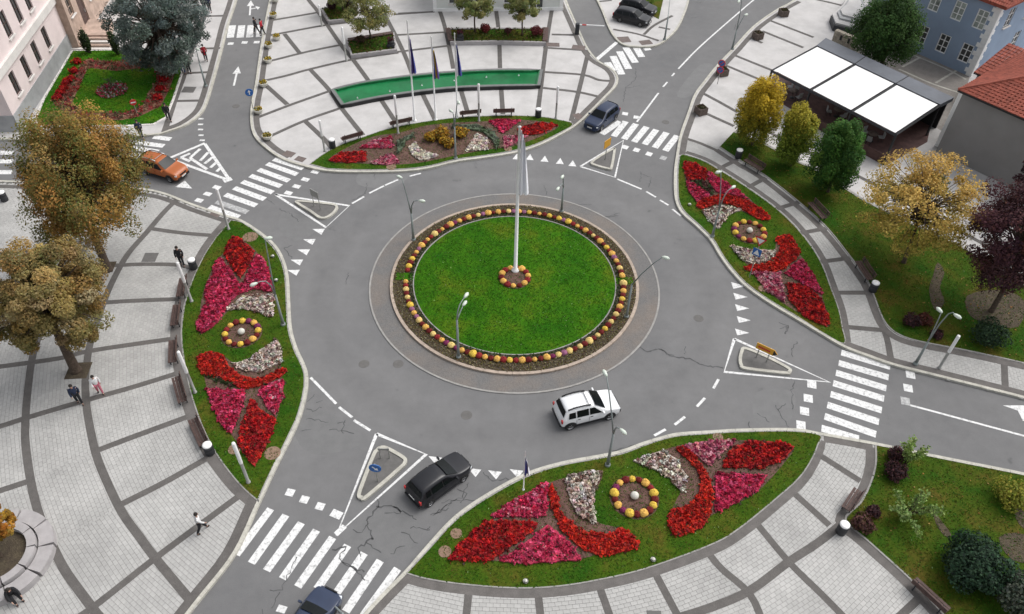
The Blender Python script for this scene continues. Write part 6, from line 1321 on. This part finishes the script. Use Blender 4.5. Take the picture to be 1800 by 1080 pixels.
# signs
def disc(mb, c, n, r, m=0, th=.02, k=20):
    n = n.normalized(); a = n.orthogonal().normalized(); b = n.cross(a)
    f = [c + n * th + (a * math.cos(t) + b * math.sin(t)) * r for t in np.linspace(0, 6.283, k, endpoint=False)]; q = [p - n * 2 * th for p in f]
    mb.quad(f, m); mb.quad(q[::-1], m)
    for i in range(k): mb.quad([f[i], q[i], q[(i + 1) % k], f[(i + 1) % k]], m)
def sign(name, label, base, discs, az, h=None, z0=.13):
    b = G(*base, z0); t = thing(name, label, 'road sign', b); nrm = Vector((math.cos(az), math.sin(az), 0)); side = Vector((-nrm.y, nrm.x, 0)); top = 0
    for (px, kind) in discs:
        z = hgt(base, px, z0); top = max(top, z); c = Vector((0, 0, z)) + nrm * .06; mb = MB()
        if kind in ('keep', 'straight'):
            disc(mb, c, nrm, .34, 0); s = MB(); U = Vector((0, 0, 1)); ax = (U if kind == 'straight' else (side * .7 - U * .7)); ay = nrm.cross(ax)
            f = c + nrm * .025; s.quad([f - ax * .2 - ay * .04, f - ax * .2 + ay * .04, f + ax * .06 + ay * .04, f + ax * .06 - ay * .04]); s.quad([f + ax * .24, f + ax * .04 - ay * .14, f + ax * .04 + ay * .14])
            o = mb.build('sign_plate', M['signblue'], t); s.build('arrow', M['signwhite'], o)
        elif kind == 'nopark':
            disc(mb, c, nrm, .34, 0); o = mb.build('sign_plate', M['signred'], t); s = MB(); disc(s, c + nrm * .012, nrm, .26, 0); s.build('blue_field', M['signblue'], o)
            s = MB(); f = c + nrm * .036; ax = (side + Vector((0, 0, 1))).normalized(); ay = nrm.cross(ax); s.quad([f - ax * .27 - ay * .035, f - ax * .27 + ay * .035, f + ax * .27 + ay * .035, f + ax * .27 - ay * .035]); s.build('red_bar', M['signred'], o)
        elif kind == 'noentry':
            disc(mb, c, nrm, .28, 0); o = mb.build('sign_plate', M['signred'], t); s = MB(); f = c + nrm * .024; s.quad([f - side * .2 - Vector((0, 0, .05)), f + side * .2 - Vector((0, 0, .05)), f + side * .2 + Vector((0, 0, .05)), f - side * .2 + Vector((0, 0, .05))]); s.build('white_bar', M['signwhite'], o)
        elif kind == 'yield':
            U = Vector((0, 0, 1)); mb.quad([c - U * .4, c + side * .42 + U * .33, c - side * .42 + U * .33]); mb.quad([c - U * .4 - nrm * .02, c - side * .42 + U * .33 - nrm * .02, c + side * .42 + U * .33 - nrm * .02]); o = mb.build('sign_plate', M['signred'], t); s = MB(); f = c + nrm * .008 + U * .09; s.quad([f - U * .3, f + side * .28 + U * .16, f - side * .28 + U * .16]); s.build('white_field', M['signwhite'], o)
        elif kind == 'crossing':
            U = Vector((0, 0, 1)); mb.quad([c - side * .3 - U * .3, c + side * .3 - U * .3, c + side * .3 + U * .3, c - side * .3 + U * .3]); mb.quad([q - nrm * .02 for q in (c - side * .3 - U * .3, c - side * .3 + U * .3, c + side * .3 + U * .3, c + side * .3 - U * .3)]); o = mb.build('sign_plate', M['signblue'], t); s = MB(); f = c + nrm * .01; s.quad([f - side * .22 - U * .2, f + side * .22 - U * .2, f + U * .24]); s.build('white_triangle', M['signwhite'], o)
    mb = MB(); mb.tube([(0, 0, 0), (0, 0, top + .3)], .035, 8); mb.build('pole', M['postgrey'], t); return t
to_cam = lambda px: math.atan2(-G(*px).y, -G(*px).x)
sign('direction_sign', 'blue round sign with a white arrow on the left plaza kerb', (446, 196), [((447, 160), 'straight')], to_cam((446, 196)))
sign('parking_sign', 'pair of round signs on one pole by the kerb on the right of the road', (1261, 148), [((1255, 108), 'nopark'), ((1254, 120), 'nopark')], to_cam((1261, 148)) - .2)
sign('give_way_sign', 'give way triangle above a blue crossing sign in the right bed', (1317, 488), [((1335, 424), 'yield'), ((1331, 443), 'crossing')], -2.2)
sign('keep_right_sign', 'blue keep right disc on the splitter island by the black car', (664, 846), [((658, 822), 'keep')], -1.65)
sign('no_entry_sign', 'small red and white round sign at the pink building garden corner', (241, 200), [((239, 178), 'noentry')], to_cam((241, 200)))
def board_sign(name, label, base, c1, c2, m, posts, z0=.1, hh=.5, pointed=False):
    b = G(*base, z0); z = hgt(base, c1, z0); p2 = G(*c2, z0 + z) ; p1 = G(*c1, z0 + z); d = (p2 - p1); d.z = 0; L = d.length; d.normalize(); t = thing(name, label, 'road sign', b)
    n = Vector((d.y, -d.x, 0)); o = p1 - b; o.z = z; U = Vector((0, 0, 1)); mb = MB()
    f = [o, o + d * L, o + d * (L + (.25 if pointed else 0)) + U * hh / 2, o + d * L + U * hh, o + U * hh]; k = [q - n * .04 for q in f]
    mb.quad(f); mb.quad(k[::-1])
    for i in range(5): mb.quad([f[i], k[i], k[(i + 1) % 5], f[(i + 1) % 5]])
    bo = mb.build('sign_board', M[m], t)
    for s in posts: q = o + d * L * s - n * .06; mb = MB(); mb.tube([(q.x, q.y, 0), (q.x, q.y, z + hh)], .035, 8); mb.build('post', M['postgrey'], t)
    return t, bo, o, d, n, L
t, bo, o, d, n, L = board_sign('direction_board', 'yellow direction board with dark tip on the eastern splitter island', (1349, 636), (1328, 612), (1358, 626), 'signyellow', (.2, .8), pointed=True)
mb = MB()
for k in range(7): q = o + d * (L * (.12 + .1 * k)) + Vector((0, 0, .17)) + n * .008; mb.quad([q, q + d * .1, q + d * .1 + Vector((0, 0, .14)), q + Vector((0, 0, .14))])
mb.build('worn_marks', M['signred'], bo); mb = MB(); q = o + d * (L - .02) + n * .009; mb.quad([q, q + d * .25 + Vector((0, 0, .25)), q + Vector((0, 0, .5))]); mb.build('dark_tip', M['black'], bo)
board_sign('direction_board', 'yellow board on the north eastern splitter island by the crossing', (1068, 286), (1062, 263), (1073, 255), 'signyellow', (.5,), hh=.7)
t, bo, o, d, n, L = board_sign('sign_frame', 'grey backed sign on two posts on the western splitter island', (553, 362), (546, 343), (560, 351), 'postgrey', (.1, .9), hh=.6)
t, bo, o, d, n, L = board_sign('sign_frame', 'grey bent sign frame behind the keep right disc', (676, 806), (664, 792), (684, 792), 'postgrey', (.1, .9), hh=.15)
# barrier
b = G(1014, 60, ZP); t = thing('barrier', 'red and white road barrier closing the lane by the parked cars', 'barrier', b); MB().box((0, 0, .55), (.4, .4, 1.1)).build('cabinet', M['iron'], t)
e_ = G(1062, 48, 1.0) - b; e_.z = 0; L = e_.length; e_.normalize()
for k in range(6): mb = MB(); mb.tube([Vector((0, 0, 1)) + e_ * (L * k / 6), Vector((0, 0, 1)) + e_ * (L * (k + 1) / 6)], .06, 6); mb.build('boom_section', M['signred'] if k == 1 else M['white'], t)
for lb, px, w_, d2_ in (('stepped octagonal stone terrace at the corner of the blue building', None, 0, 0),):
    q = [tuple(p[:2]) for p in GP([(1461, 26), (1467, 42), (1510, 53), (1535, 20), (1520, -10), (1490, -8), (1480, 8)], .9)]; t = thing('stone_terrace', lb, 'terrace', (0, 0, 0)); MB().prism(q, 0, .75).build('lower_step', M['iron'], t)
    cx = np.array(q).mean(0)
    for i, (s, z, m_) in enumerate(((.93, .92, 'slab'), (.7, 1.08, 'plinth'), (.55, 1.24, 'slab'))): MB().prism([tuple(cx + (np.array(p) - cx) * s) for p in q], .5, z).build('step', M[m_], t)
a, b = G(1464, 72, ZP), G(1502, 88, ZP); d = b - a; L = d.length; t = thing('stone_wall', 'low pebble stone wall with slit openings below the terrace', 'wall', a, math.atan2(d.y, d.x))
MB().box((L / 2, 0, .6), (L, .5, 1.2)).build('wall_body', M['stonewall'], t)
for k in range(4):
    for j in range(10):
        mb = MB(); mb.box((L * (j + .5 + .3 * (k % 2)) / 10.6, -.25, .16 + .28 * k), (L / 11.5, .08, .24), random.uniform(-.03, .03)); mb.build('stone', M['stonewall'], t)
for s in (.35, .7): MB().box((L * s, -.29, .75), (.22, .06, .5)).build('slit', M['black'], t)
# cafe furniture
for i, (px, lb) in enumerate((((1372, 160), 'dark cafe table at the left end of the pavilion'), ((1392, 172), 'dark cafe table second from the left under the awning'), ((1530, 248), 'dark cafe table near the right front post'), ((1470, 205), 'dark cafe table behind the front screen'))):
    p = G(*px, ZP); t = thing('cafe_table', lb, 'table', p); MB().lathe([(.03, 0), (.03, .7), (.45, .72), (.45, .75), (.01, .75)], n=16).build('top', M['woodgrey'], t, True); MB().lathe([(.25, 0), (.25, .03), (.04, .06)], n=12).build('foot', M['dark'], t)
    for k in range(3):
        a = k * 2.1 + i; ch = thing('cafe_chair', 'grey chair at the ' + lb, 'chair', p + Vector((.75 * math.cos(a), .75 * math.sin(a), 0)), a + math.pi, 'cafe chairs under the awning')
        MB().box((0, 0, .45), (.42, .42, .05)).build('seat', M['plinth'], ch); MB().box((-.2, 0, .7), (.05, .42, .42)).build('backrest', M['plinth'], ch)
        for sx in (-.17, .17):
            for sy in (-.17, .17): MB().box((sx, sy, .21), (.03, .03, .42)).build('leg', M['dark'], ch)

# ================================================================== CARS
def make_car(label, paint, L=4.3, W=1.8, H=1.62, kind='suv', rails=True, trimm='black'):
    t = thing('car', label, 'car'); h = L / 2; w_ = W / 2; T = H
    gc = .24 if kind == 'suv' else .17; belt = .98 if kind == 'suv' else .9; hood = .98 if kind == 'suv' else .88
    # station: x, z bottom, half width, belt z, top z, half width at top
    if kind in ('suv', 'wagon'):
        ST = [(h, gc + .14, w_ * .52, .50, .58, w_ * .46), (h - .03, gc + .08, w_ * .74, .62, .70, w_ * .66), (h - .13, gc + .03, w_ * .88, .74, .83, w_ * .78), (h - .34, gc, w_ * .96, hood - .11, hood - .03, w_ * .85), (h - .7, gc, w_ * .99, hood - .06, hood + .03, w_ * .86), (h - 1.06, gc, w_, belt - .02, hood + .08, w_ * .86),
              (h - 1.86, gc, w_, belt, T - .08, w_ * .66), (h - 2.2, gc, w_, belt, T - .015, w_ * .69), (h - 2.9, gc, w_, belt + .01, T, w_ * .69), (h - 3.6, gc, w_, belt + .03, T - .05, w_ * .68), (-h + .36, gc + .02, w_ * .98, belt + .05, T - .13, w_ * .66), (-h + .14, gc + .05, w_ * .96, belt + .03, belt + .1, w_ * .82), (-h + .05, gc + .1, w_ * .9, .82, .88, w_ * .8), (-h, gc + .18, w_ * .76, .6, .66, w_ * .68)]
        ws = (h - 1.08, h - 1.87); rw = (-h + .36, -h + .13)
    else:
        ST = [(h, gc + .14, w_ * .52, .48, .53, w_ * .46), (h - .04, gc + .07, w_ * .74, .56, .62, w_ * .66), (h - .15, gc + .03, w_ * .88, .66, .72, w_ * .78), (h - .35, gc, w_ * .95, .74, .8, w_ * .83), (h - .8, gc, w_ * .99, .84, .9, w_ * .85), (h - 1.12, gc, w_, belt - .02, hood + .06, w_ * .86),
              (h - 1.8, gc, w_, belt, T - .08, w_ * .65), (h - 2.15, gc, w_, belt, T - .01, w_ * .68), (h - 2.8, gc, w_, belt + .01, T, w_ * .67), (h - 3.3, gc, w_, belt + .03, T - .06, w_ * .65), (-h + .55, gc + .02, w_ * .98, belt + .05, T - .17, w_ * .62), (-h + .14, gc + .05, w_ * .95, belt + .03, belt + .1, w_ * .78), (-h + .02, gc + .12, w_ * .9, .75, .8, w_ * .78), (-h, gc + .18, w_ * .84, .55, .6, w_ * .74)]
        ws = (h - 1.14, h - 1.81); rw = (-h + .53, -h + .14)
    def ring(s):
        x, zb, hw, zt_, zt, tw = s
        half = [(0, zb), (hw * .88, zb), (hw * .985, zb + .1), (hw, (zb + zt_) * .55), (hw * .965, zt_), (tw + .035, zt - (zt - zt_) * .12 - .015), (tw * .86, zt), (0, zt + .018)]
        return [(x, y, z) for y, z in half] + [(x, -y, z) for y, z in half[-2:0:-1]]
    mb = MB(); rs = [ring(s) for s in ST]; n = len(rs[0])
    for r in rs: mb.v += r
    for k in range(len(rs) - 1):
        for j in range(n):
            a = k * n + j; b = k * n + (j + 1) % n; mb.f.append((a, b, b + n, a + n)); mb.mi.append(0)
    mb.f.append(tuple(range(n - 1, -1, -1))); mb.mi.append(0); e = (len(rs) - 1) * n; mb.f.append(tuple(e + j for j in range(n))); mb.mi.append(0)
    body = mb.build('body', M[paint], t, True); md = body.modifiers.new('sub', 'SUBSURF'); md.levels = 1; md.render_levels = 2
    def st_at(x):
        for a, b in zip(ST[:-1], ST[1:]):
            if a[0] >= x >= b[0]: k = (a[0] - x) / max(1e-6, a[0] - b[0]); return [a[i] + (b[i] - a[i]) * k for i in range(6)]
        return ST[-1]
    def side(x, f, s, off=.012):
        _, zb, hw, zt_, zt, tw = st_at(x); y0, z0 = hw * .965, zt_; y1, z1 = tw + .035, zt - (zt - zt_) * .12 - .015
        return Vector((x, s * (y0 + (y1 - y0) * f + off), z0 + (z1 - z0) * f + .004))
    def topc(x, f, off=.014): # f -1..1 across
        _, zb, hw, zt_, zt, tw = st_at(x); return Vector((x, f * tw * .86, zt + .018 * (1 - abs(f)) + off))
    # windscreen and rear window: grids just proud of the body
    for nm, (xa, xb), k0, k1, dx in (('windscreen', ws, .08, .95, .03), ('rear_window', rw, .06, .82, -.03)):
        mb = MB(); N_ = 5; Q_ = 6
        A = st_at(xa); B = st_at(xb)
        def pt(i, j):
            f = k0 + (k1 - k0) * i / N_; s = -1 + 2 * j / Q_; hw = (A[5] * .93 + (B[5] * .98 - A[5] * .93) * f); z = (A[4] + .0) + (B[4] - A[4]) * f
            return Vector((xa + (xb - xa) * f + dx - dx * .8 * s * s, hw * s, z + .022 + .015 * (1 - s * s)))
        for i in range(N_):
            for j in range(Q_): mb.quad([pt(i, j), pt(i + 1, j), pt(i + 1, j + 1), pt(i, j + 1)])
        mb.build(nm, M['glass'], t, True)
    # side glass
    xs = [(ws[0] - .28, ws[1] - .02, h - 2.22), (h - 2.29, None, h - 3.08)] + ([(h - 3.16, None, rw[0] + .12)] if kind == 'suv' or kind == 'wagon' else [(h - 3.14, None, h - 3.5)])
    for s in (-1, 1):
        for i, (x0, x0t, x1) in enumerate(xs):
            mb = MB(); x0t_ = x0t if x0t is not None else x0; x1t = x1 + (.06 if i == 2 else 0)
            N_ = 4
            for k in range(N_):
                a, b = k / N_, (k + 1) / N_; lo = lambda q: x0 + (x1 - x0) * q; up = lambda q: x0t_ + (x1t - x0t_) * q
                fl, fh = .10, (.86 if i < 2 else .8)
                mb.quad([side(lo(a), fl, s), side(lo(b), fl, s), side(up(b), fh, s), side(up(a), fh if not (i == 0 and k == 0) else fh, s)])
            mb.build('side_window', M['glass'], t)
        # lower trim, handles, mirror
        mb = MB(); mb.box((0, s * (w_ * .985), gc + .11), (L * .52, .05, .16)); mb.build('side_sill', M[trimm], t)
        for x in (h - 2.1, h - 2.95):
            mb = MB(); p = st_at(x); mb.box((x, s * (p[2] * .985 + .012), p[3] - .1), (.17, .03, .035)); mb.build('door_handle', M[paint if paint != 'carwhite' else 'black'], t)
            mb = MB(); mb.box((x - .16, s * (p[2] * 1.0 - .003), (gc + p[3]) / 2 + .05), (.012, .012, p[3] - gc - .25)); mb.build('door_seam', M['black'], t)
        mb = MB(); q = side(ws[0] - .25, .05, s, .1); mb.box((q.x, q.y, q.z + .08), (.1, .2, .13)); mb.build('mirror', M[paint], t)
        if rails:
            mb = MB(); pts = [topc(x, s * 1.08, .06 if i not in (0, 4) else .0) for i, x in enumerate(np.linspace(h - 2.1, -h + .5, 5))]; mb.tube(pts, .05, 6); mb.build('roof_rail', M['black' if paint != 'carorange' else 'rim'], t, True)
            if s == 1: mb = MB(); a_, b_ = topc(h - 2.25, 1.04, .06), topc(h - 2.25, -1.04, .06); mb.tube([a_, b_], .022, 6); mb.build('roof_bar', M['black' if paint != 'carorange' else 'rim'], t)
        # lights
        mb = MB(); mb.box((h - .2, s * w_ * .72, .64 if kind != 'suv' else .72), (.17, .26, .12), -s * .5); mb.build('headlight', M['headlight'], t)
        mb = MB(); mb.box((-h + .075, s * w_ * .83, belt - .12), (.1, .17, .26), s * .12); mb.build('tail_light', M['taillight'], t)
    # bumpers, grille, plates
    mb = MB(); mb.box((h - .03, 0, gc + .16), (.12, W * .74, .2)); mb.build('front_bumper', M[trimm], t)
    mb = MB(); mb.box((-h + .02, 0, gc + .18), (.12, W * .8, .18)); mb.build('rear_bumper', M[trimm], t)
    mb = MB(); mb.box((h - .04, 0, .66), (.08, W * .42, .12)); mb.build('grille', M['black'], t)
    for x in (h + .035, -h - .015): mb = MB(); mb.box((x, 0, .48 if x > 0 else .68), (.02, .5, .11)); mb.build('number_plate', M['plate'], t)
    # wheels in dark arches
    R_ = .345 if kind == 'suv' else .315; wb = 2.67 if kind == 'suv' else 2.5; fx = h - .82
    for x in (fx, fx - wb):
        for s in (-1, 1):
            p = st_at(x); mb = MB(); mb.lathe([(R_ * 1.2, -.03), (R_ * 1.2, .0), (R_ * .9, .006), (.01, .006)], (x, s * (p[2] - .004), R_), 22, 0, 'y') if s > 0 else mb.lathe([(.01, -.006), (R_ * .9, -.006), (R_ * 1.2, 0), (R_ * 1.2, .03)], (x, s * (p[2] - .004), R_), 22, 0, 'y')
            mb.v = [(a, b, max(c, gc - .02)) for a, b, c in mb.v]; mb.build('wheel_arch', M['black'], t)
            y = s * (p[2] - .09); mb = MB(); mb.lathe([(R_ * .66, -.105), (R_ * .95, -.11), (R_, -.07), (R_, .07), (R_ * .95, .11), (R_ * .66, .105)], (x, y, R_), 22, 0, 'y'); wh = mb.build('wheel', M['tyre'], t, True)
            mb = MB(); mb.lathe([(R_ * .66, .1), (R_ * .6, .07), (R_ * .25, .085), (.01, .1)] if s > 0 else [(.01, -.1), (R_ * .25, -.085), (R_ * .6, -.07), (R_ * .66, -.1)], (x, y, R_), 22, 0, 'y')
            for k in range(5):
                a = k * 1.2566; mb.box((x + math.cos(a) * R_ * .36, y + s * .1, R_ + math.sin(a) * R_ * .36), (.05, .02, .05), 0)
            mb.build('rim', M['rim'], wh)
    t['wb'] = wb; t['off'] = fx - wb / 2; del_ = None
    t.scale = (.91, .91, .91); return t
def put_car(t, rear_px, front_px, near, W, heading=None):
    a, b = G(*rear_px), G(*front_px); d = (b - a).normalized() if heading is None else heading.normalized(); n = Vector((-d.y, d.x, 0)) * (1 if near == 'right' else -1)
    mid = (a + b) / 2 + n * (W * .455 - .02) - d * t['off'] * .91; t.location = (mid.x, mid.y, 0); t.rotation_euler = (0, 0, math.atan2(d.y, d.x))
    del t['wb']; del t['off']
put_car(make_car('white SUV with black roof rails driving round the island', 'carwhite', 4.12, 1.84, 1.7), (1001, 756), (1072, 738), 'right', 1.82)
put_car(make_car('black estate hatchback leaving the roundabout beside the southern splitter', 'carblack', 4.0, 1.72, 1.53, 'wagon', False, 'carblack'), (755, 891), (817, 845), 'right', 1.7)
put_car(make_car('slate blue hatchback approaching the north eastern crossing', 'cargrey', 4.2, 1.75, 1.5, 'wagon', False, 'cargrey'), (1082, 211), (1057, 231), 'left', 1.75)
oc = make_car('orange SUV with silver roof rails waiting on the left street', 'carorange', 4.32, 1.82, 1.66)
fo = G(302, 322); hd = G(303, 322) - G(243, 304); hd.normalize(); put_car(oc, proj(tuple(fo - hd * 2.67)), (302, 322), 'right', 1.82)
c1 = make_car('black parked estate car, nearer of the two by the barrier', 'carblack', 4.3, 1.75, 1.48, 'wagon', False, 'carblack'); put_car(c1, (1086, 41), (1127, 51), 'right', 1.75)
d1 = G(1127, 51) - G(1086, 41); n1 = Vector((-d1.y, d1.x, 0)).normalized(); c1.location.z = ZP
c2 = dup(c1, c1.location + n1 * 2.6 - d1.normalized() * .35, c1.rotation_euler.z, 'black parked estate car, farther of the two by the barrier')
bc = make_car('dark blue car at the bottom edge heading over the crossing', 'carblue', 4.1, 1.74, 1.46, 'hatch', False, 'carblue')
hd = (G(476, 894) - G(411, 975)).normalized(); fc = G(590, 1040); ce = fc - hd * 2.05; bc.location = (ce.x, ce.y, 0); bc.rotation_euler = (0, 0, math.atan2(hd.y, hd.x)); del bc['wb']; del bc['off']

# ================================================================== PEOPLE
def skin_obj(name, chains, m, parent, sub=1):
    """chains: list of (points, radii, parent index or None) grown as one continuous skin surface"""
    V, Ed, Rr = [], [], []; idx = {}
    for pts, rad in chains:
        prev = None
        for p, r in zip(pts, rad):
            key = tuple(round(c, 4) for c in p)
            if key not in idx: idx[key] = len(V); V.append(tuple(p)); Rr.append(r)
            i = idx[key]
            if prev is not None and prev != i: Ed.append((prev, i))
            prev = i
    me = bpy.data.meshes.new(name); me.from_pydata(V, Ed, []); me.materials.append(m); o = bpy.data.objects.new(name, me); COL.objects.link(o); o.parent = parent
    md = o.modifiers.new('skin', 'SKIN'); md.use_smooth_shade = True
    if not me.skin_vertices: me.skin_vertices.new() if hasattr(me.skin_vertices, 'new') else None
    if me.skin_vertices:
        for k, s in enumerate(me.skin_vertices[0].data): s.radius = (Rr[k], Rr[k]); s.use_root = (k == 0)
    s2 = o.modifiers.new('sub', 'SUBSURF'); s2.levels = sub; s2.render_levels = sub
    return o
def person(label, base, facing_px, top='black', legs='black', stride=.28, hair='hairdark', z0=ZP, sit=False, hgt_=1.74, skirt=False, carry=None, lean=0.0):
    b = G(*base, z0); q = G(*facing_px, z0); az = math.atan2(q.y - b.y, q.x - b.x); t = thing('person', label, 'person', b, az); k = hgt_ / 1.74
    V = lambda x, y, z: Vector((x * k, y * k, z * k))
    if not sit:
        pel = V(0, 0, .95); hz = .92; ca = stride
        legs_ = []
        for s, a in ((1, ca), (-1, -ca)):
            hip = V(0, s * .09, .9); kn = V(math.sin(a) * .44 + .03, s * .095, .9 - math.cos(a) * .44 + .02); an = kn + V(math.sin(a * .75 - (.25 if a < 0 else 0)) * .42, 0, -math.cos(a * .75) * .40); an.z = max(an.z, .08 * k if a >= 0 else .1 * k); legs_.append((hip, kn, an, an + V(.15, s * .02, -.05)))
        ch, nk, hd = V(.02 + lean, 0, 1.25), V(.03 + lean * 1.6, 0, 1.46), V(.06 + lean * 1.9, 0, 1.62)
    else:
        pel = V(0, 0, .5); legs_ = []
        for s in (1, -1): hip = V(.02, s * .1, .5); kn = V(.44, s * .14, .5); an = V(.48, s * .14, .1); legs_.append((hip, kn, an, an + V(.15, s * .02, -.05)))
        ch, nk, hd = V(.12, 0, .8), V(.24, 0, .99), V(.33, 0, 1.13)
    body, jac, tro, sho = [], [], [], []
    spine = [pel, pel.lerp(ch, .5), ch, nk, nk.lerp(hd, .45), hd, hd + V(.01, 0, .11)]
    body.append((spine, [.115 * k, .11 * k, .125 * k, .06 * k, .05 * k, .085 * k, .06 * k]))
    body.append(([hd, hd + V(.085, 0, -.01), hd + V(.105, 0, -.02)], [.085 * k, .03 * k, .014 * k]))       # nose
    jac.append(([pel - V(0, 0, .06), pel.lerp(ch, .5), ch, nk - V(0, 0, .04)], [.155 * k, .145 * k, .165 * k, .085 * k]))
    if skirt: jac[-1] = ([pel - V(0, 0, .3)] + jac[-1][0], [.19 * k] + jac[-1][1])
    for s, a in ((1, -ca if not sit else .6), (-1, ca if not sit else .6)):
        sh = nk + V(-.02, s * .19, -.05); el = sh + V(math.sin(a) * .28, s * .05, -math.cos(a) * .28); wr = el + V(math.sin(a + .35) * .25, -s * .02, -math.cos(a + .35) * .25); pm = wr + (wr - el).normalized() * .06 * k
        body.append(([ch, sh, el, wr, pm], [.125 * k, .06 * k, .042 * k, .03 * k, .034 * k])); jac.append(([ch, sh, el, wr], [.165 * k, .085 * k, .062 * k, .05 * k]))
        dn = (wr - el).normalized()
        for f in range(4): o_ = Vector((.012 * (f - 1.5) * 1.6, 0, 0)) * k; l = (.06, .075, .07, .055)[f] * k; body.append(([pm, pm + o_ + dn * l * .55, pm + o_ * 1.1 + dn * l + V(.012, -s * .012, 0)], [.034 * k, .009 * k, .007 * k]))
        body.append(([wr, wr + dn * .03 * k + V(.032, 0, 0), wr + dn * .065 * k + V(.045, -s * .01, 0)], [.03 * k, .011 * k, .008 * k]))
    for hip, kn, an, toe in legs_:
        body.append(([pel, hip, kn, an, toe], [.115 * k, .085 * k, .055 * k, .04 * k, .035 * k])); tro.append(([pel, hip, kn, an + V(0, 0, .04)], [.14 * k, .105 * k, .078 * k, .066 * k])); sho.append(([an - V(.05, 0, .03), an + V(.03, 0, -.025), toe], [.05 * k, .055 * k, .04 * k]))
    skin_obj('body', body, M['skin'], t); skin_obj('jacket', jac, M['cloth_' + top], t); skin_obj('trousers', tro, M['cloth_' + legs], t)
    for s_ in sho: skin_obj('shoe', [s_], M['cloth_black'], t)
    mb = MB(); mb.lathe([(.095 * k, -.02 * k), (.104 * k, .03 * k), (.09 * k, .09 * k), (.05 * k, .13 * k), (.005, .142 * k)], tuple(hd + V(-.022, 0, .02)), 12); mb.build('hair', M[hair], t, True)
    mb = MB()
    for s in (-1, 1): mb.box(tuple(hd + V(.082, s * .032, .015)), (.012 * k, .022 * k, .012 * k))
    mb.build('eyes', M['cloth_black'], t)
    mb = MB(); mb.box(tuple(hd + V(.078, 0, -.055)), (.014 * k, .045 * k, .01 * k)); mb.build('mouth', M['cloth_red'], t)
    mb = MB()
    for s in (-1, 1): mb.box(tuple(hd + V(0, s * .09, 0)), (.035 * k, .014 * k, .055 * k))
    mb.build('ears', M['skin'], t)
    return t
person('man in a dark suit walking past the olive brown tree', (142, 710), (152, 735), 'navy', 'black', .16)
wp = person('woman in a white top and pink trousers beside the man in the dark suit', (178, 692), (190, 715), 'white', 'pink', .18, hgt_=1.65)
person('person in a white top and dark trousers walking toward the crossing', (357, 934), (395, 915), 'white', 'black', .3, hgt_=1.7)
person('person in a black hooded jacket standing at the upper end of the left bed', (322, 468), (318, 500), 'black', 'black', .08, hgt_=1.8)
person('person in black sitting on the round stone bench', (26, 1050), (52, 1078), 'black', 'black', 0, sit=True, z0=ZP)
person('person in a dark blue coat stepping onto the crossing by the garden', (250, 243), (252, 262), 'navy', 'black', .2, z0=.02)
person('person in black walking along the garden corner', (298, 213), (308, 232), 'black', 'black', .3)
person('left person of the pair standing by the large conifer, in blue jeans', (324, 130), (330, 150), 'black', 'jeans', .1)
person('right person of the pair standing by the large conifer, all in black', (334, 129), (340, 148), 'black', 'black', .1, hgt_=1.68)
person('person in a long red coat on the pavement beside the left road', (363, 108), (360, 90), 'red', 'black', .12, skirt=True, hgt_=1.68)
person('person in black striding over the upper left crossing', (452, 60), (432, 56), 'black', 'black', .32, z0=.01)
person('person in a dark red jacket at the kerb end of the upper left crossing', (463, 63), (443, 60), 'red', 'black', .2, z0=.01)
person('grey haired person in a dark coat, left of the pair at the top edge', (361, 20), (365, 45), 'black', 'black', .1, hair='hairgrey')
person('right person of the pair at the top edge pavement, in a dark coat', (370, 22), (372, 45), 'navy', 'black', .1)
